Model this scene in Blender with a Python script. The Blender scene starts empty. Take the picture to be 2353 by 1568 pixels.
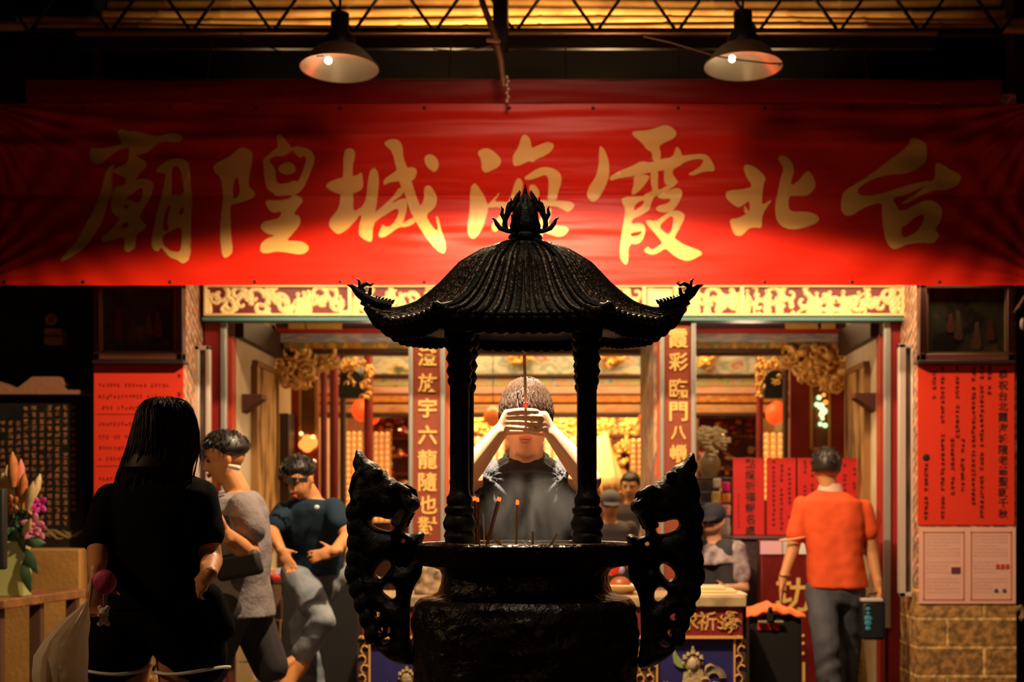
import bpy, bmesh, math, random
import numpy as np
from mathutils import Vector, Matrix, noise
from mathutils.geometry import delaunay_2d_cdt

S = bpy.context.scene
COL = S.collection
F, CX, HZ, CH = 3268.0, 1300.0, 1170.0, 1.25     # focal length in px, vanishing point, camera height
PI = math.pi
rnd = random.Random(7)

def P(px, py, Y):
    return Vector(((px - CX) * Y / F, Y, CH + (HZ - py) * Y / F))

# ---------------------------------------------------------------- camera
cam = bpy.data.cameras.new('camera')
cam.lens = 50; cam.sensor_width = 36
cam.shift_x = -(CX - 1176.5) / 2353
cam.shift_y = (HZ - 784) / 2353
cam.clip_start = 0.05; cam.clip_end = 80
cam.dof.use_dof = True; cam.dof.focus_distance = 4.15; cam.dof.aperture_fstop = 3.6
camo = bpy.data.objects.new('camera', cam); COL.objects.link(camo)
camo.location = (0, 0, CH); camo.rotation_euler = (PI / 2, 0, 0)
S.camera = camo
# ---------------------------------------------------------------- world, exposure
w = bpy.data.worlds.new('night'); S.world = w; w.use_nodes = True
w.node_tree.nodes['Background'].inputs[0].default_value = (1.0, 0.55, 0.3, 1)
w.node_tree.nodes['Background'].inputs[1].default_value = 0.0015
S.view_settings.view_transform = 'Standard'; S.view_settings.look = 'None'
S.view_settings.exposure = 0.0; S.view_settings.gamma = 1
S.view_settings.use_curve_mapping = False
# ---------------------------------------------------------------- lamps of the place, and added fill lights
def light(kind, name, loc, energy, color, aim=None, **kw):
    l = bpy.data.lights.new(name, kind); l.energy = energy; l.color = color
    for k, v in kw.items(): setattr(l, k, v)
    o = bpy.data.objects.new(name, l); COL.objects.link(o); o.location = loc
    if aim is not None:
        o.rotation_euler = (Vector(aim) - Vector(loc)).to_track_quat('-Z', 'Y').to_euler()
    return o
WARM = (1.0, 0.72, 0.42); YEL = (1.0, 0.66, 0.30); ORG = (1.0, 0.5, 0.18)
light('SPOT', 'courtyard_spotlight', (-0.16, 4.42, 3.95), 4300, (1, .82, .60), (-.13, 4.80, 1.40), spot_size=math.radians(27), spot_blend=.5, shadow_soft_size=.05)
light('SPOT', 'burner_spotlight', (-.30, 3.1, 4.6), 130, (1, .78, .54), (-.26, 3.95, 1.8), spot_size=math.radians(22), spot_blend=.6, shadow_soft_size=.03)
light('SPOT', 'forecourt_lamp', (-.20, 6.3, 3.50), 620, (1, .70, .40), (-.20, 6.32, 0), spot_size=math.radians(155), spot_blend=.12, shadow_soft_size=.05)
light('SPOT', 'banner_spotlight', (-.1, 5.6, 4.35), 290, (1, .66, .44), (-.1, 8.25, 2.0), spot_size=math.radians(74), spot_blend=1.0, shadow_soft_size=.3)
light('AREA', 'lintel_tube_light', (.25, 8.98, 2.80), 50, (1, .76, .44), (.25, 9.3, 2.0), shape='RECTANGLE', size=4.7, size_y=.06)
light('AREA', 'hall_ceiling_light', (-.05, 12.4, 3.05), 120, YEL, (-.05, 12.4, 0), shape='RECTANGLE', size=3.4, size_y=1.5)
light('AREA', 'altar_light', (-.35, 14.6, 2.85), 170, YEL, (-.35, 15.8, 1.0), shape='RECTANGLE', size=3.0, size_y=.5)
light('POINT', 'porch_light_west', (-1.3, 10.3, 2.3), 9, WARM, shadow_soft_size=.12)
light('POINT', 'porch_light_east', (1.3, 10.2, 2.3), 9, WARM, shadow_soft_size=.12)
for i_, x_ in enumerate((-1.75, -.75, .25, 1.25)): light('SPOT', 'roof_fill', (x_, 8.98, 3.72), (30, 110, 120, 60)[i_], YEL, (x_, 9.25, 5.0), spot_size=math.radians(125), spot_blend=.6, shadow_soft_size=.1)  # unseen upward spots added to brighten the bamboo poles
light('POINT', 'face_fill', (-.14, 4.36, 1.30), .45, ORG, shadow_soft_size=.08)  # small fill added behind the bowl to warm the praying face
light('SPOT', 'left_fill', (-3.4, 3.7, 2.5), 95, (1, .62, .28), (-1.8, 5.3, .95), spot_size=math.radians(88), spot_blend=.6, shadow_soft_size=.1)  # unseen warm spot added at front left for figures, bag and flower box
light('AREA', 'front_fill', (.8, -2.0, 3.2), 7, ORG, (-.2, 5.0, 1.2), shape='DISK', size=.6)  # weak warm fill added behind the camera

# ---------------------------------------------------------------- materials
MATS = {}
def mat(name, color=(.5, .5, .5), rough=.5, metal=0.0, emit=None, estr=0.0, bump=0.0, bscale=40, var=0.0, vscale=8, color2=None, spec=.5, sheen=0, trans=0, alpha=1):
    if name in MATS: return MATS[name]
    m = bpy.data.materials.new(name); m.use_nodes = True
    nt = m.node_tree; b = nt.nodes['Principled BSDF']
    b.inputs['Base Color'].default_value = (*color, 1)
    b.inputs['Roughness'].default_value = rough
    b.inputs['Metallic'].default_value = metal
    b.inputs['Specular IOR Level'].default_value = spec
    if trans: b.inputs['Transmission Weight'].default_value = trans
    if alpha < 1: b.inputs['Alpha'].default_value = alpha
    if sheen: b.inputs['Sheen Weight'].default_value = sheen
    if emit:
        b.inputs['Emission Color'].default_value = (*emit, 1); b.inputs['Emission Strength'].default_value = estr
    tc = nt.nodes.new('ShaderNodeTexCoord')
    if bump:
        n = nt.nodes.new('ShaderNodeTexNoise'); n.inputs['Scale'].default_value = bscale; n.inputs['Detail'].default_value = 5
        nt.links.new(tc.outputs['Object'], n.inputs['Vector'])
        bp = nt.nodes.new('ShaderNodeBump'); bp.inputs['Strength'].default_value = bump; bp.inputs['Distance'].default_value = .02
        nt.links.new(n.outputs['Fac'], bp.inputs['Height']); nt.links.new(bp.outputs['Normal'], b.inputs['Normal'])
    if var or color2:
        n = nt.nodes.new('ShaderNodeTexNoise'); n.inputs['Scale'].default_value = vscale; n.inputs['Detail'].default_value = 6
        nt.links.new(tc.outputs['Object'], n.inputs['Vector'])
        r = nt.nodes.new('ShaderNodeValToRGB')
        c2 = color2 or tuple(c * (1 - var) for c in color)
        r.color_ramp.elements[0].position = .35; r.color_ramp.elements[1].position = .65
        r.color_ramp.elements[0].color = (*c2, 1); r.color_ramp.elements[1].color = (*color, 1)
        nt.links.new(n.outputs['Fac'], r.inputs['Fac']); nt.links.new(r.outputs['Color'], b.inputs['Base Color'])
    MATS[name] = m
    return m

def ramp_mat(name, cols, scale=6, rough=.5, stretch=(1, 1, 1), kind='NOISE', metal=0, detail=4, bump=0, lo=.3, hi=.7):
    """painted surface: a colour ramp of several paints over noise"""
    m = bpy.data.materials.new(name); m.use_nodes = True; nt = m.node_tree; b = nt.nodes['Principled BSDF']
    b.inputs['Roughness'].default_value = rough; b.inputs['Metallic'].default_value = metal
    tc = nt.nodes.new('ShaderNodeTexCoord'); mp = nt.nodes.new('ShaderNodeMapping'); mp.inputs['Scale'].default_value = stretch
    nt.links.new(tc.outputs['Object'], mp.inputs['Vector'])
    if kind == 'VORONOI':
        n = nt.nodes.new('ShaderNodeTexVoronoi'); n.inputs['Scale'].default_value = scale; out = n.outputs['Color']
        sx = nt.nodes.new('ShaderNodeSeparateColor'); nt.links.new(out, sx.inputs[0]); out = sx.outputs[0]
    else:
        n = nt.nodes.new('ShaderNodeTexNoise'); n.inputs['Scale'].default_value = scale; n.inputs['Detail'].default_value = detail; out = n.outputs['Fac']
    nt.links.new(mp.outputs['Vector'], n.inputs['Vector'])
    r = nt.nodes.new('ShaderNodeValToRGB'); r.color_ramp.interpolation = 'LINEAR'
    while len(r.color_ramp.elements) < len(cols): r.color_ramp.elements.new(.5)
    for i, c in enumerate(cols):
        r.color_ramp.elements[i].position = lo + (hi - lo) * i / max(1, len(cols) - 1)
    for i, c in enumerate(cols):
        r.color_ramp.elements[i].color = (*c, 1)
    nt.links.new(out, r.inputs['Fac']); nt.links.new(r.outputs['Color'], b.inputs['Base Color'])
    if bump:
        bp = nt.nodes.new('ShaderNodeBump'); bp.inputs['Strength'].default_value = bump; bp.inputs['Distance'].default_value = .02
        nt.links.new(out, bp.inputs['Height']); nt.links.new(bp.outputs['Normal'], b.inputs['Normal'])
    MATS[name] = m
    return m

def brick_mat(name, c1, c2, mortar, bw, bh, msize, rough=.8, off=.5, bump=.6, rot=0):
    m = bpy.data.materials.new(name); m.use_nodes = True; nt = m.node_tree; b = nt.nodes['Principled BSDF']
    b.inputs['Roughness'].default_value = rough
    tc = nt.nodes.new('ShaderNodeTexCoord'); sp = nt.nodes.new('ShaderNodeSeparateXYZ'); cb = nt.nodes.new('ShaderNodeCombineXYZ')
    ad = nt.nodes.new('ShaderNodeMath'); ad.operation = 'ADD'
    nt.links.new(tc.outputs['Object'], sp.inputs[0]); nt.links.new(sp.outputs[0], ad.inputs[0]); nt.links.new(sp.outputs[1], ad.inputs[1])
    nt.links.new(ad.outputs[0], cb.inputs[0]); nt.links.new(sp.outputs[2], cb.inputs[1])
    br = nt.nodes.new('ShaderNodeTexBrick'); br.offset = off
    br.inputs['Scale'].default_value = 1; br.inputs['Brick Width'].default_value = bw; br.inputs['Row Height'].default_value = bh
    br.inputs['Mortar Size'].default_value = msize; br.inputs['Mortar Smooth'].default_value = .3
    br.inputs['Color1'].default_value = (*c1, 1); br.inputs['Color2'].default_value = (*c2, 1); br.inputs['Mortar'].default_value = (*mortar, 1)
    src = cb.outputs[0]
    if rot:
        mp = nt.nodes.new('ShaderNodeMapping'); mp.inputs['Rotation'].default_value = (0, 0, rot); nt.links.new(src, mp.inputs[0]); src = mp.outputs[0]
    nt.links.new(src, br.inputs['Vector'])
    n = nt.nodes.new('ShaderNodeTexNoise'); n.inputs['Scale'].default_value = 22; n.inputs['Detail'].default_value = 6
    nt.links.new(tc.outputs['Object'], n.inputs['Vector'])
    r = nt.nodes.new('ShaderNodeValToRGB'); r.color_ramp.elements[0].position = .38; r.color_ramp.elements[1].position = .62
    r.color_ramp.elements[0].color = (.35, .33, .3, 1); r.color_ramp.elements[1].color = (1.25, 1.15, 1, 1)
    nt.links.new(n.outputs['Fac'], r.inputs['Fac'])
    mx = nt.nodes.new('ShaderNodeMixRGB'); mx.blend_type = 'MULTIPLY'; mx.inputs[0].default_value = .8
    nt.links.new(br.outputs['Color'], mx.inputs[1]); nt.links.new(r.outputs['Color'], mx.inputs[2]); nt.links.new(mx.outputs[0], b.inputs['Base Color'])
    bp = nt.nodes.new('ShaderNodeBump'); bp.inputs['Strength'].default_value = bump; bp.inputs['Distance'].default_value = .02
    sb = nt.nodes.new('ShaderNodeMath'); sb.operation = 'SUBTRACT'
    nt.links.new(n.outputs['Fac'], sb.inputs[0]); nt.links.new(br.outputs['Fac'], sb.inputs[1])
    nt.links.new(sb.outputs[0], bp.inputs['Height']); nt.links.new(bp.outputs['Normal'], b.inputs['Normal'])
    MATS[name] = m
    return m

# ---------------------------------------------------------------- objects, labels
def link(o, parent=None):
    COL.objects.link(o)
    if parent is not None:
        o.parent = parent
        o.matrix_parent_inverse = Matrix.Translation(-parent.location) if parent.type == 'EMPTY' and parent.parent is None else Matrix.Identity(4)
    return o
def tag(o, label=None, cat=None, group=None, kind=None):
    if label: o['label'] = label
    if cat: o['category'] = cat
    if group: o['group'] = group
    if kind: o['kind'] = kind
    return o
def thing(name, label, cat, loc=(0, 0, 0), group=None):
    o = bpy.data.objects.new(name, None); COL.objects.link(o); o.location = loc; o.empty_display_size = .05
    return tag(o, label, cat, group)
def struct(name, bm, m, label=None):
    o = mesh(name, bm, m); o['kind'] = 'structure'
    if label: o['label'] = label
    return o

class MB:
    def __init__(s): s.bm = bmesh.new()
    def box(s, a, b):
        x0, x1 = sorted((a[0], b[0])); y0, y1 = sorted((a[1], b[1])); z0, z1 = sorted((a[2], b[2]))
        v = [s.bm.verts.new((x, y, z)) for x in (x0, x1) for y in (y0, y1) for z in (z0, z1)]
        for f in ((0, 1, 3, 2), (4, 6, 7, 5), (0, 4, 5, 1), (2, 3, 7, 6), (0, 2, 6, 4), (1, 5, 7, 3)):
            s.bm.faces.new([v[i] for i in f])
        return s
    def pbox(s, px0, py0, px1, py1, Y, d):
        """box whose front face is seen at those px at distance Y, d deep"""
        a = P(px0, py0, Y); b = P(px1, py1, Y); return s.box(a, (b.x, Y + d, b.z))
    def obox(s, c, ux, uy, uz):
        """oriented box, half-vectors"""
        c, ux, uy, uz = map(Vector, (c, ux, uy, uz))
        v = [s.bm.verts.new(c + ux * i + uy * j + uz * k) for i in (-1, 1) for j in (-1, 1) for k in (-1, 1)]
        for f in ((0, 1, 3, 2), (4, 6, 7, 5), (0, 4, 5, 1), (2, 3, 7, 6), (0, 2, 6, 4), (1, 5, 7, 3)):
            s.bm.faces.new([v[i] for i in f])
        return s
    def ring_loft(s, rings, cap=True, closed=True):
        vs = [[s.bm.verts.new(p) for p in r] for r in rings]
        n = len(vs[0])
        for a, b in zip(vs, vs[1:]):
            for i in range(n if closed else n - 1):
                j = (i + 1) % n
                s.bm.faces.new((a[i], a[j], b[j], b[i]))
        if cap and closed:
            s.bm.faces.new(list(reversed(vs[0]))); s.bm.faces.new(vs[-1])
        return s
    def tube(s, pts, rad, n=8, cap=True, flat=1.0):
        pts = [Vector(p) for p in pts]
        if not hasattr(rad, '__len__'): rad = [rad] * len(pts)
        rings = []; prev = None
        for i, p in enumerate(pts):
            t = (pts[min(i + 1, len(pts) - 1)] - pts[max(i - 1, 0)])
            if t.length < 1e-9: t = Vector((0, 0, 1))
            t.normalize()
            if prev is None:
                u = t.orthogonal().normalized()
                if abs(t.y) < .9: u = (Vector((0, 1, 0)) - t * t.y).normalized()
            else:
                u = (prev - t * prev.dot(t))
                u = u.normalized() if u.length > 1e-6 else t.orthogonal().normalized()
            prev = u; v = t.cross(u)
            rings.append([p + (u * math.cos(a) * flat + v * math.sin(a)) * max(rad[i], 1e-5) for a in [2 * PI * k / n for k in range(n)]])
        return s.ring_loft(rings, cap)
    def capsule(s, p0, p1, r0, r1, n=12, k=4):
        p0, p1 = Vector(p0), Vector(p1); d = (p1 - p0)
        if d.length < 1e-6: d = Vector((0, 0, 1e-4))
        t = d.normalized(); pts = []; rr = []
        for i in range(k + 1):
            a = PI / 2 * (1 - i / k); pts.append(p0 - t * math.sin(a) * r0); rr.append(max(r0 * math.cos(a), r0 * .02))
        for i in range(k + 1):
            a = PI / 2 * i / k; pts.append(p1 + t * math.sin(a) * r1); rr.append(max(r1 * math.cos(a), r1 * .02))
        u = t.orthogonal().normalized(); v = t.cross(u); rings = []
        for p, r in zip(pts, rr):
            rings.append([p + (u * math.cos(a) + v * math.sin(a)) * r for a in [2 * PI * q / n for q in range(n)]])
        return s.ring_loft(rings)
    def ellipsoid(s, c, ax, ay, az, n=14, m=9):
        """ax, ay, az are half-axis vectors"""
        c, ax, ay, az = map(Vector, (c, ax, ay, az)); rings = []
        for i in range(m + 1):
            f = -PI / 2 + PI * i / m; cz = max(math.cos(f), .02)
            rings.append([c + az * math.sin(f) + (ax * math.cos(a) + ay * math.sin(a)) * cz for a in [2 * PI * q / n for q in range(n)]])
        return s.ring_loft(rings)
    def ball(s, c, rx, ry=None, rz=None, n=12, m=8):
        ry = rx if ry is None else ry; rz = rx if rz is None else rz
        return s.ellipsoid(c, (rx, 0, 0), (0, ry, 0), (0, 0, rz), n, m)
    def lathe(s, c, prof, n=32, sx=1, sy=1):
        c = Vector(c)
        return s.ring_loft([[c + Vector((r * math.cos(a) * sx, r * math.sin(a) * sy, z)) for a in [2 * PI * q / n for q in range(n)]] for r, z in prof])
    def prism(s, pts, y0, y1):
        """pts = (x, z) outline extruded in y"""
        a = [s.bm.verts.new((x, y0, z)) for x, z in pts]; b = [s.bm.verts.new((x, y1, z)) for x, z in pts]
        s.bm.faces.new(a); s.bm.faces.new(list(reversed(b))); n = len(a)
        for i in range(n): s.bm.faces.new((a[i], b[i], b[(i + 1) % n], a[(i + 1) % n]))
        return s
    def tris(s, verts, faces):
        vs = [s.bm.verts.new(v) for v in verts]
        for f in faces:
            try: s.bm.faces.new([vs[i] for i in f])
            except ValueError: pass
        return s
    def build(s, name, m, parent=None, smooth=True, bevel=0.0, recalc=True):
        if recalc: bmesh.ops.recalc_face_normals(s.bm, faces=s.bm.faces[:])
        me = bpy.data.meshes.new(name); s.bm.to_mesh(me); s.bm.free()
        me.materials.append(m)
        if smooth:
            me.polygons.foreach_set('use_smooth', [True] * len(me.polygons))
            try: me.set_sharp_from_angle(angle=math.radians(42))
            except Exception: pass
        o = link(bpy.data.objects.new(name, me), parent)
        if bevel:
            b = o.modifiers.new('bevel', 'BEVEL'); b.width = bevel; b.segments = 2; b.limit_method = 'ANGLE'
        return o
def mesh(name, mb, m, parent=None, **k): return mb.build(name, m, parent, **k)

def organic(name, mb, m, parent=None, voxel=.008, smooth=3, disp=None, recalc=True):
    """fuse overlapping closed shapes into one continuous skin"""
    bmesh.ops.recalc_face_normals(mb.bm, faces=mb.bm.faces[:])
    me = bpy.data.meshes.new('tmp'); mb.bm.to_mesh(me); mb.bm.free()
    o = bpy.data.objects.new('tmp', me); COL.objects.link(o)
    r = o.modifiers.new('r', 'REMESH'); r.mode = 'VOXEL'; r.voxel_size = voxel; r.use_smooth_shade = True
    if smooth:
        q = o.modifiers.new('s', 'SMOOTH'); q.iterations = smooth; q.factor = .5
    dg = bpy.context.evaluated_depsgraph_get()
    nm = bpy.data.meshes.new_from_object(o.evaluated_get(dg))
    bpy.data.objects.remove(o); bpy.data.meshes.remove(me)
    nm.name = name; nm.materials.clear(); nm.materials.append(m)
    n = len(nm.vertices)
    if disp and n:
        co = np.empty(n * 3, np.float32); nm.vertices.foreach_get('co', co); co = co.reshape(-1, 3)
        no = np.empty(n * 3, np.float32); nm.vertex_normals.foreach_get('vector', no); no = no.reshape(-1, 3)
        d = np.array([disp(Vector(c)) for c in co.tolist()], np.float32)
        co = co + no * d[:, None]
        nm.vertices.foreach_set('co', co.ravel()); nm.update()
    nm.polygons.foreach_set('use_smooth', [True] * len(nm.polygons))
    return link(bpy.data.objects.new(name, nm), parent)

def chaikin(pts, it=1):
    for _ in range(it):
        q = []
        for a, b in zip(pts, pts[1:] + pts[:1]):
            q.append((a[0] * .75 + b[0] * .25, a[1] * .75 + b[1] * .25)); q.append((a[0] * .25 + b[0] * .75, a[1] * .25 + b[1] * .75))
        pts = q
    return pts
def inside(poly, x, y):
    """vectorised even-odd test, arrays x y"""
    p = np.array(poly); r = np.zeros(x.shape, bool); n = len(p)
    for i in range(n):
        x0, y0 = p[i]; x1, y1 = p[(i + 1) % n]
        if y0 == y1: continue
        c = ((y0 > y) != (y1 > y)) & (x < (x1 - x0) * (y - y0) / (y1 - y0) + x0)
        r ^= c
    return r
def fill2d(outers, holes=(), islands=(), step=None, it=1):
    """triangulates outers minus holes plus islands -> verts2d, tris"""
    outers = [chaikin(list(p), it) for p in outers]; holes = [chaikin(list(p), it) for p in holes]; islands = [chaikin(list(p), it) for p in islands]
    vs = []; es = []
    for poly in outers + holes + islands:
        b = len(vs); vs += [Vector(p) for p in poly]; n = len(poly)
        es += [(b + i, b + (i + 1) % n) for i in range(n)]
    def ins(x, y):
        r = np.zeros(x.shape, bool)
        for p in outers: r |= inside(p, x, y)
        for p in holes: r &= ~inside(p, x, y)
        for p in islands: r |= inside(p, x, y)
        return r
    if step:
        A = np.array([tuple(v) for v in vs]); x0, y0 = A.min(0); x1, y1 = A.max(0)
        gx, gy = np.meshgrid(np.arange(x0, x1, step), np.arange(y0, y1, step)); gx = gx.ravel() + .0137 * step; gy = gy.ravel() + .0171 * step
        k = ins(gx, gy)
        vs += [Vector((a, b)) for a, b in zip(gx[k], gy[k])]
    ov, oe, of, *_ = delaunay_2d_cdt(vs, es, [], 0, 1e-5)
    V = np.array([tuple(v) for v in ov]); T = np.array([f for f in of if len(f) == 3])
    c = V[T].mean(1); T = T[ins(c[:, 0], c[:, 1])]
    return V, T
def boundary_dist(V, T):
    from collections import Counter
    c = Counter()
    for t in T.tolist():
        for i in range(3): c[tuple(sorted((t[i], t[(i + 1) % 3])))] += 1
    be = np.array([e for e, n in c.items() if n == 1])
    a = V[be[:, 0]]; b = V[be[:, 1]]; d = b - a; L = (d ** 2).sum(1) + 1e-12
    out = np.empty(len(V))
    for i, p in enumerate(V):
        t = np.clip(((p - a) * d).sum(1) / L, 0, 1); q = a + d * t[:, None]
        out[i] = np.sqrt(((q - p) ** 2).sum(1)).min()
    bset = set(be.ravel().tolist())
    for i in bset: out[i] = 0
    return out, be
def inflate(mb, V, T, Y, thick, soft, edge=.25, map3=None, wob=0):
    """rounded double-sided relief: V in world x,z"""
    d, be = boundary_dist(V, T)
    h = thick * (edge + (1 - edge) * np.sqrt(np.clip(d / soft, 0, 1) * (2 - np.clip(d / soft, 0, 1))))
    fr = []; bk = []
    for (x, z), q in zip(V.tolist(), h.tolist()):
        ww = wob * noise.noise(Vector((x * 40, z * 40, 1.3))) if wob else 0
        fr.append((x, Y - q - ww, z)); bk.append((x, Y + q + ww, z))
    n = len(fr)
    fs = [tuple(t) for t in T.tolist()] + [tuple(i + n for i in reversed(t)) for t in T.tolist()]
    fs += [(a, b, b + n, a + n) for a, b in be.tolist()]
    mb.tris(fr + bk, fs); return mb

# glyphs of the built-in font, triangulated once
GL = {}
def glyph(ch):
    if ch in GL: return GL[ch]
    c = bpy.data.curves.new('g', 'FONT'); c.body = ch; c.offset = .016 if ord(ch) > 255 else 0; c.resolution_u = 2
    o = bpy.data.objects.new('g', c); COL.objects.link(o)
    dg = bpy.context.evaluated_depsgraph_get(); m = bpy.data.meshes.new_from_object(o.evaluated_get(dg))
    v = np.array([tuple(q.co)[:2] for q in m.vertices]); t = [tuple(p.vertices) for p in m.polygons]
    bpy.data.objects.remove(o); bpy.data.curves.remove(c); bpy.data.meshes.remove(m)
    lo, hi = v.min(0), v.max(0); v = (v - (lo + hi) / 2) / max(hi - lo)
    GL[ch] = (v, t); return GL[ch]
def put_glyph(mb, ch, c, size, sx=1.0):
    v, t = glyph(ch); c = Vector(c)
    mb.tris([(c.x + a * size * sx, c.y, c.z + b * size) for a, b in v], t)
def scrawl(mb, c, w, h, r, n=5):
    """an unreadable small character: a few brush strokes in a cell"""
    c = Vector(c)
    for k in range(n):
        if r.random() < .55:
            z = c.z + r.uniform(-.42, .42) * h; x0 = c.x - r.uniform(.2, .45) * w; x1 = c.x + r.uniform(.2, .45) * w; t = h * .055
            mb.tris([(x0, c.y, z - t), (x1, c.y, z - t * .4), (x1, c.y, z + t), (x0, c.y, z + t * .6)], [(0, 1, 2, 3)])
        else:
            x = c.x + r.uniform(-.35, .35) * w; z0 = c.z - r.uniform(.1, .45) * h; z1 = c.z + r.uniform(.1, .45) * h; t = w * .06
            mb.tris([(x - t, c.y, z0), (x + t, c.y, z0), (x + t * 1.4, c.y, z1), (x - t, c.y, z1)], [(0, 1, 2, 3)])

RED_BANNER = mat('banner_red', (.78, .020, .006), .42, var=.10, vscale=3, spec=.25)
GOLD_PAINT = mat('gold_paint', (.92, .48, .13), .45)
GILT = mat('gilt', (.95, .68, .22), .38, metal=.55, bump=.25, bscale=60)
BRONZE = mat('blackened_bronze', (.009, .008, .007), .5, metal=.0, spec=.22, bump=.25, bscale=90)
DRED = mat('lacquer_red', (.22, .012, .01), .35, var=.3)
BLACK = mat('black', (.008, .008, .008), .6)
# ================================================================ the setting
YF, YP, YB = 9.55, 9.08, 8.3
STONE = brick_mat('stone_blocks', (.55, .30, .10), (.40, .21, .07), (.95, .60, .24), .47, .183, .012, .85, bump=.8)
struct('floor', MB().box((-7, -1, -.2), (7, 19, 0)), mat('floor_stone', (.05, .035, .025), .45, bump=.3, bscale=12, var=.4))
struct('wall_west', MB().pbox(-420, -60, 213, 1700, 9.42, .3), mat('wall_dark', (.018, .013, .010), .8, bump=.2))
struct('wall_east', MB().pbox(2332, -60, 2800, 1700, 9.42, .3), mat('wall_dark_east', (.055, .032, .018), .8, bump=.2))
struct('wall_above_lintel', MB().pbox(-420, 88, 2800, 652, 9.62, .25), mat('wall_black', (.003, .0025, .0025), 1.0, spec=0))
BRK = brick_mat('pink_brick', (.62, .27, .15), (.50, .20, .11), (.80, .62, .48), .20, .055, .008, .7, rot=.5, bump=.4)
def pier(name, x0, x1):
    # stone courses below, a smooth rendered face with brick cheeks above
    b = MB(); b.box((x0, YP, 0), (x1, YF + .2, .78)); struct(name, b, STONE)
    b = MB(); b.box((x0, YP, .78), (x1, YF + .2, 3.9)); o = struct(name + '_upper', b, BRK)
a, b_ = P(215, 0, YP).x, P(422, 0, YP).x
pier('wall_front_west', a, b_)
c, d = P(2108, 0, YP).x, P(2335, 0, YP).x
pier('wall_front_east', c, d)
# hall behind the facade
XW, XE, XM = -2.256, 2.137, 0
PLASTER = mat('old_plaster', (.80, .66, .46), .8, color2=(.55, .38, .20), vscale=1.6)
struct('wall_hall_west', MB().box((XW - .2, YF + .12, 0), (XW, 11.05, 3.0)), PLASTER)
struct('wall_hall_east', MB().box((XE, YF + .12, 0), (XE + .2, 10.85, 3.0)), PLASTER)
PL2 = mat('inner_plaster', (.62, .46, .28), .8, color2=(.45, .28, .12), vscale=2)
struct('wall_inner_west', MB().box((XW - .5, 11.05, 0), (XW - .3, 17, 3.4)), PL2)
struct('wall_inner_east', MB().box((XE + .3, 10.85, 0), (XE + .5, 17, 3.4)), PL2)
struct('wall_back', MB().box((-3, 16.6, 0), (3, 16.8, 3.4)), mat('back_wall', (.42, .22, .06), .6, color2=(.25, .06, .02), vscale=2))
struct('ceiling', MB().box((-3, YF + .3, 3.3), (3, 17, 3.4)), mat('hall_ceiling', (.10, .03, .015), .7))
struct('trim_1', MB().box((XW, YF + .15, 2.42), (XW + .06, 11.05, 2.60)), mat('trim_dark', (.06, .025, .012), .6))
struct('trim_2', MB().box((XE - .06, YF + .15, 2.42), (XE, 10.85, 2.60)), mat('trim_dark'))
struct('roof_above', MB().box((-6, 5.9, 5.2), (6, 12, 5.3)), mat('roof_dark', (.02, .012, .008), .8))

# jambs of the three doorways
TR = mat('pale_metal_trim', (.36, .34, .31), .4, metal=.3); JR = mat('jamb_red', (.32, .014, .014), .4, var=.25, vscale=3)
def vpost(name, label, cat, px0, px1, Y, dep, m, py0=737, z0=0, group=None):
    a = P(px0, py0, Y); b = P(px1, 0, Y); o = mesh(name, MB().box((a.x, Y, z0), (b.x, Y + dep, a.z)), m, bevel=.004)
    return tag(o, label, cat, group)
t = thing('door_jamb', 'dark red door jamb with pale metal edge at the west end of the facade', 'door jamb', P(490, 1700, YF))
a = P(470, 737, YF); b = P(507, 0, YF)
mesh('jamb_post', MB().box((a.x, YF, 0), (b.x, YF + .14, a.z)), JR, t)
a = P(507, 737, YF - .02); b = P(522, 0, YF)
mesh('metal_edge', MB().box((a.x, YF - .03, 0.35), (b.x, YF + .02, a.z)), TR, t, bevel=.006)
a = P(524, 775, 9.66); b = P(538, 0, 9.66)
mesh('inner_post', MB().box((a.x, 9.60, 0), (b.x, 9.72, a.z)), mat('jamb_bright', (.45, .03, .015), .4), t)
t = thing('door_jamb', 'dark red door jamb with pale metal edge at the east end of the facade', 'door jamb', P(2050, 1700, YF))
a = P(2045, 737, YF); b = P(2082, 0, YF)
mesh('jamb_post', MB().box((a.x, YF, 0), (b.x, YF + .14, a.z)), JR, t)
a = P(2030, 737, YF); b = P(2045, 0, YF)
mesh('metal_edge', MB().box((a.x, YF - .03, 0.45), (b.x, YF + .02, a.z)), TR, t, bevel=.006)
a = P(2018, 770, 9.66); b = P(2029, 0, 9.66)
mesh('inner_post', MB().box((a.x, 9.60, 0), (b.x, 9.72, a.z)), MATS['jamb_bright'], t)

# couplet boards between the doorways
BRD = mat('board_brown', (.30, .055, .022), .45, var=.15, vscale=3); CPG = mat('couplet_gold', (.93, .55, .16), .4)
def couplet(px0, px1, chars, ys, label):
    a = P(px0, 738, YF - .05); b = P(px1, 0, YF - .05)
    t = thing('couplet_board', label, 'sign board', ((a.x + b.x) / 2, YF, 0))
    w = (b.x - a.x)
    mesh('board', MB().box((a.x, YF - .05, .3), (b.x, YF + .03, a.z)), BRD, t)
    for s, x0, x1 in ((0, a.x - .028, a.x), (1, b.x, b.x + .032)):
        mesh('metal_edge', MB().box((x0, YF - .075, .3), (x1, YF + .0, a.z)), TR, t, bevel=.008)
    for ch, py in zip(chars, ys):
        g = MB(); put_glyph(g, ch, P((px0 + px1) / 2 + 2, py, YF - .056), .128 if ch not in '八' else .10)
        o = mesh('written_character', g, CPG, t, smooth=False)
        m = o.modifiers.new('thick', 'SOLIDIFY'); m.thickness = .008; m.offset = 0
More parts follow.
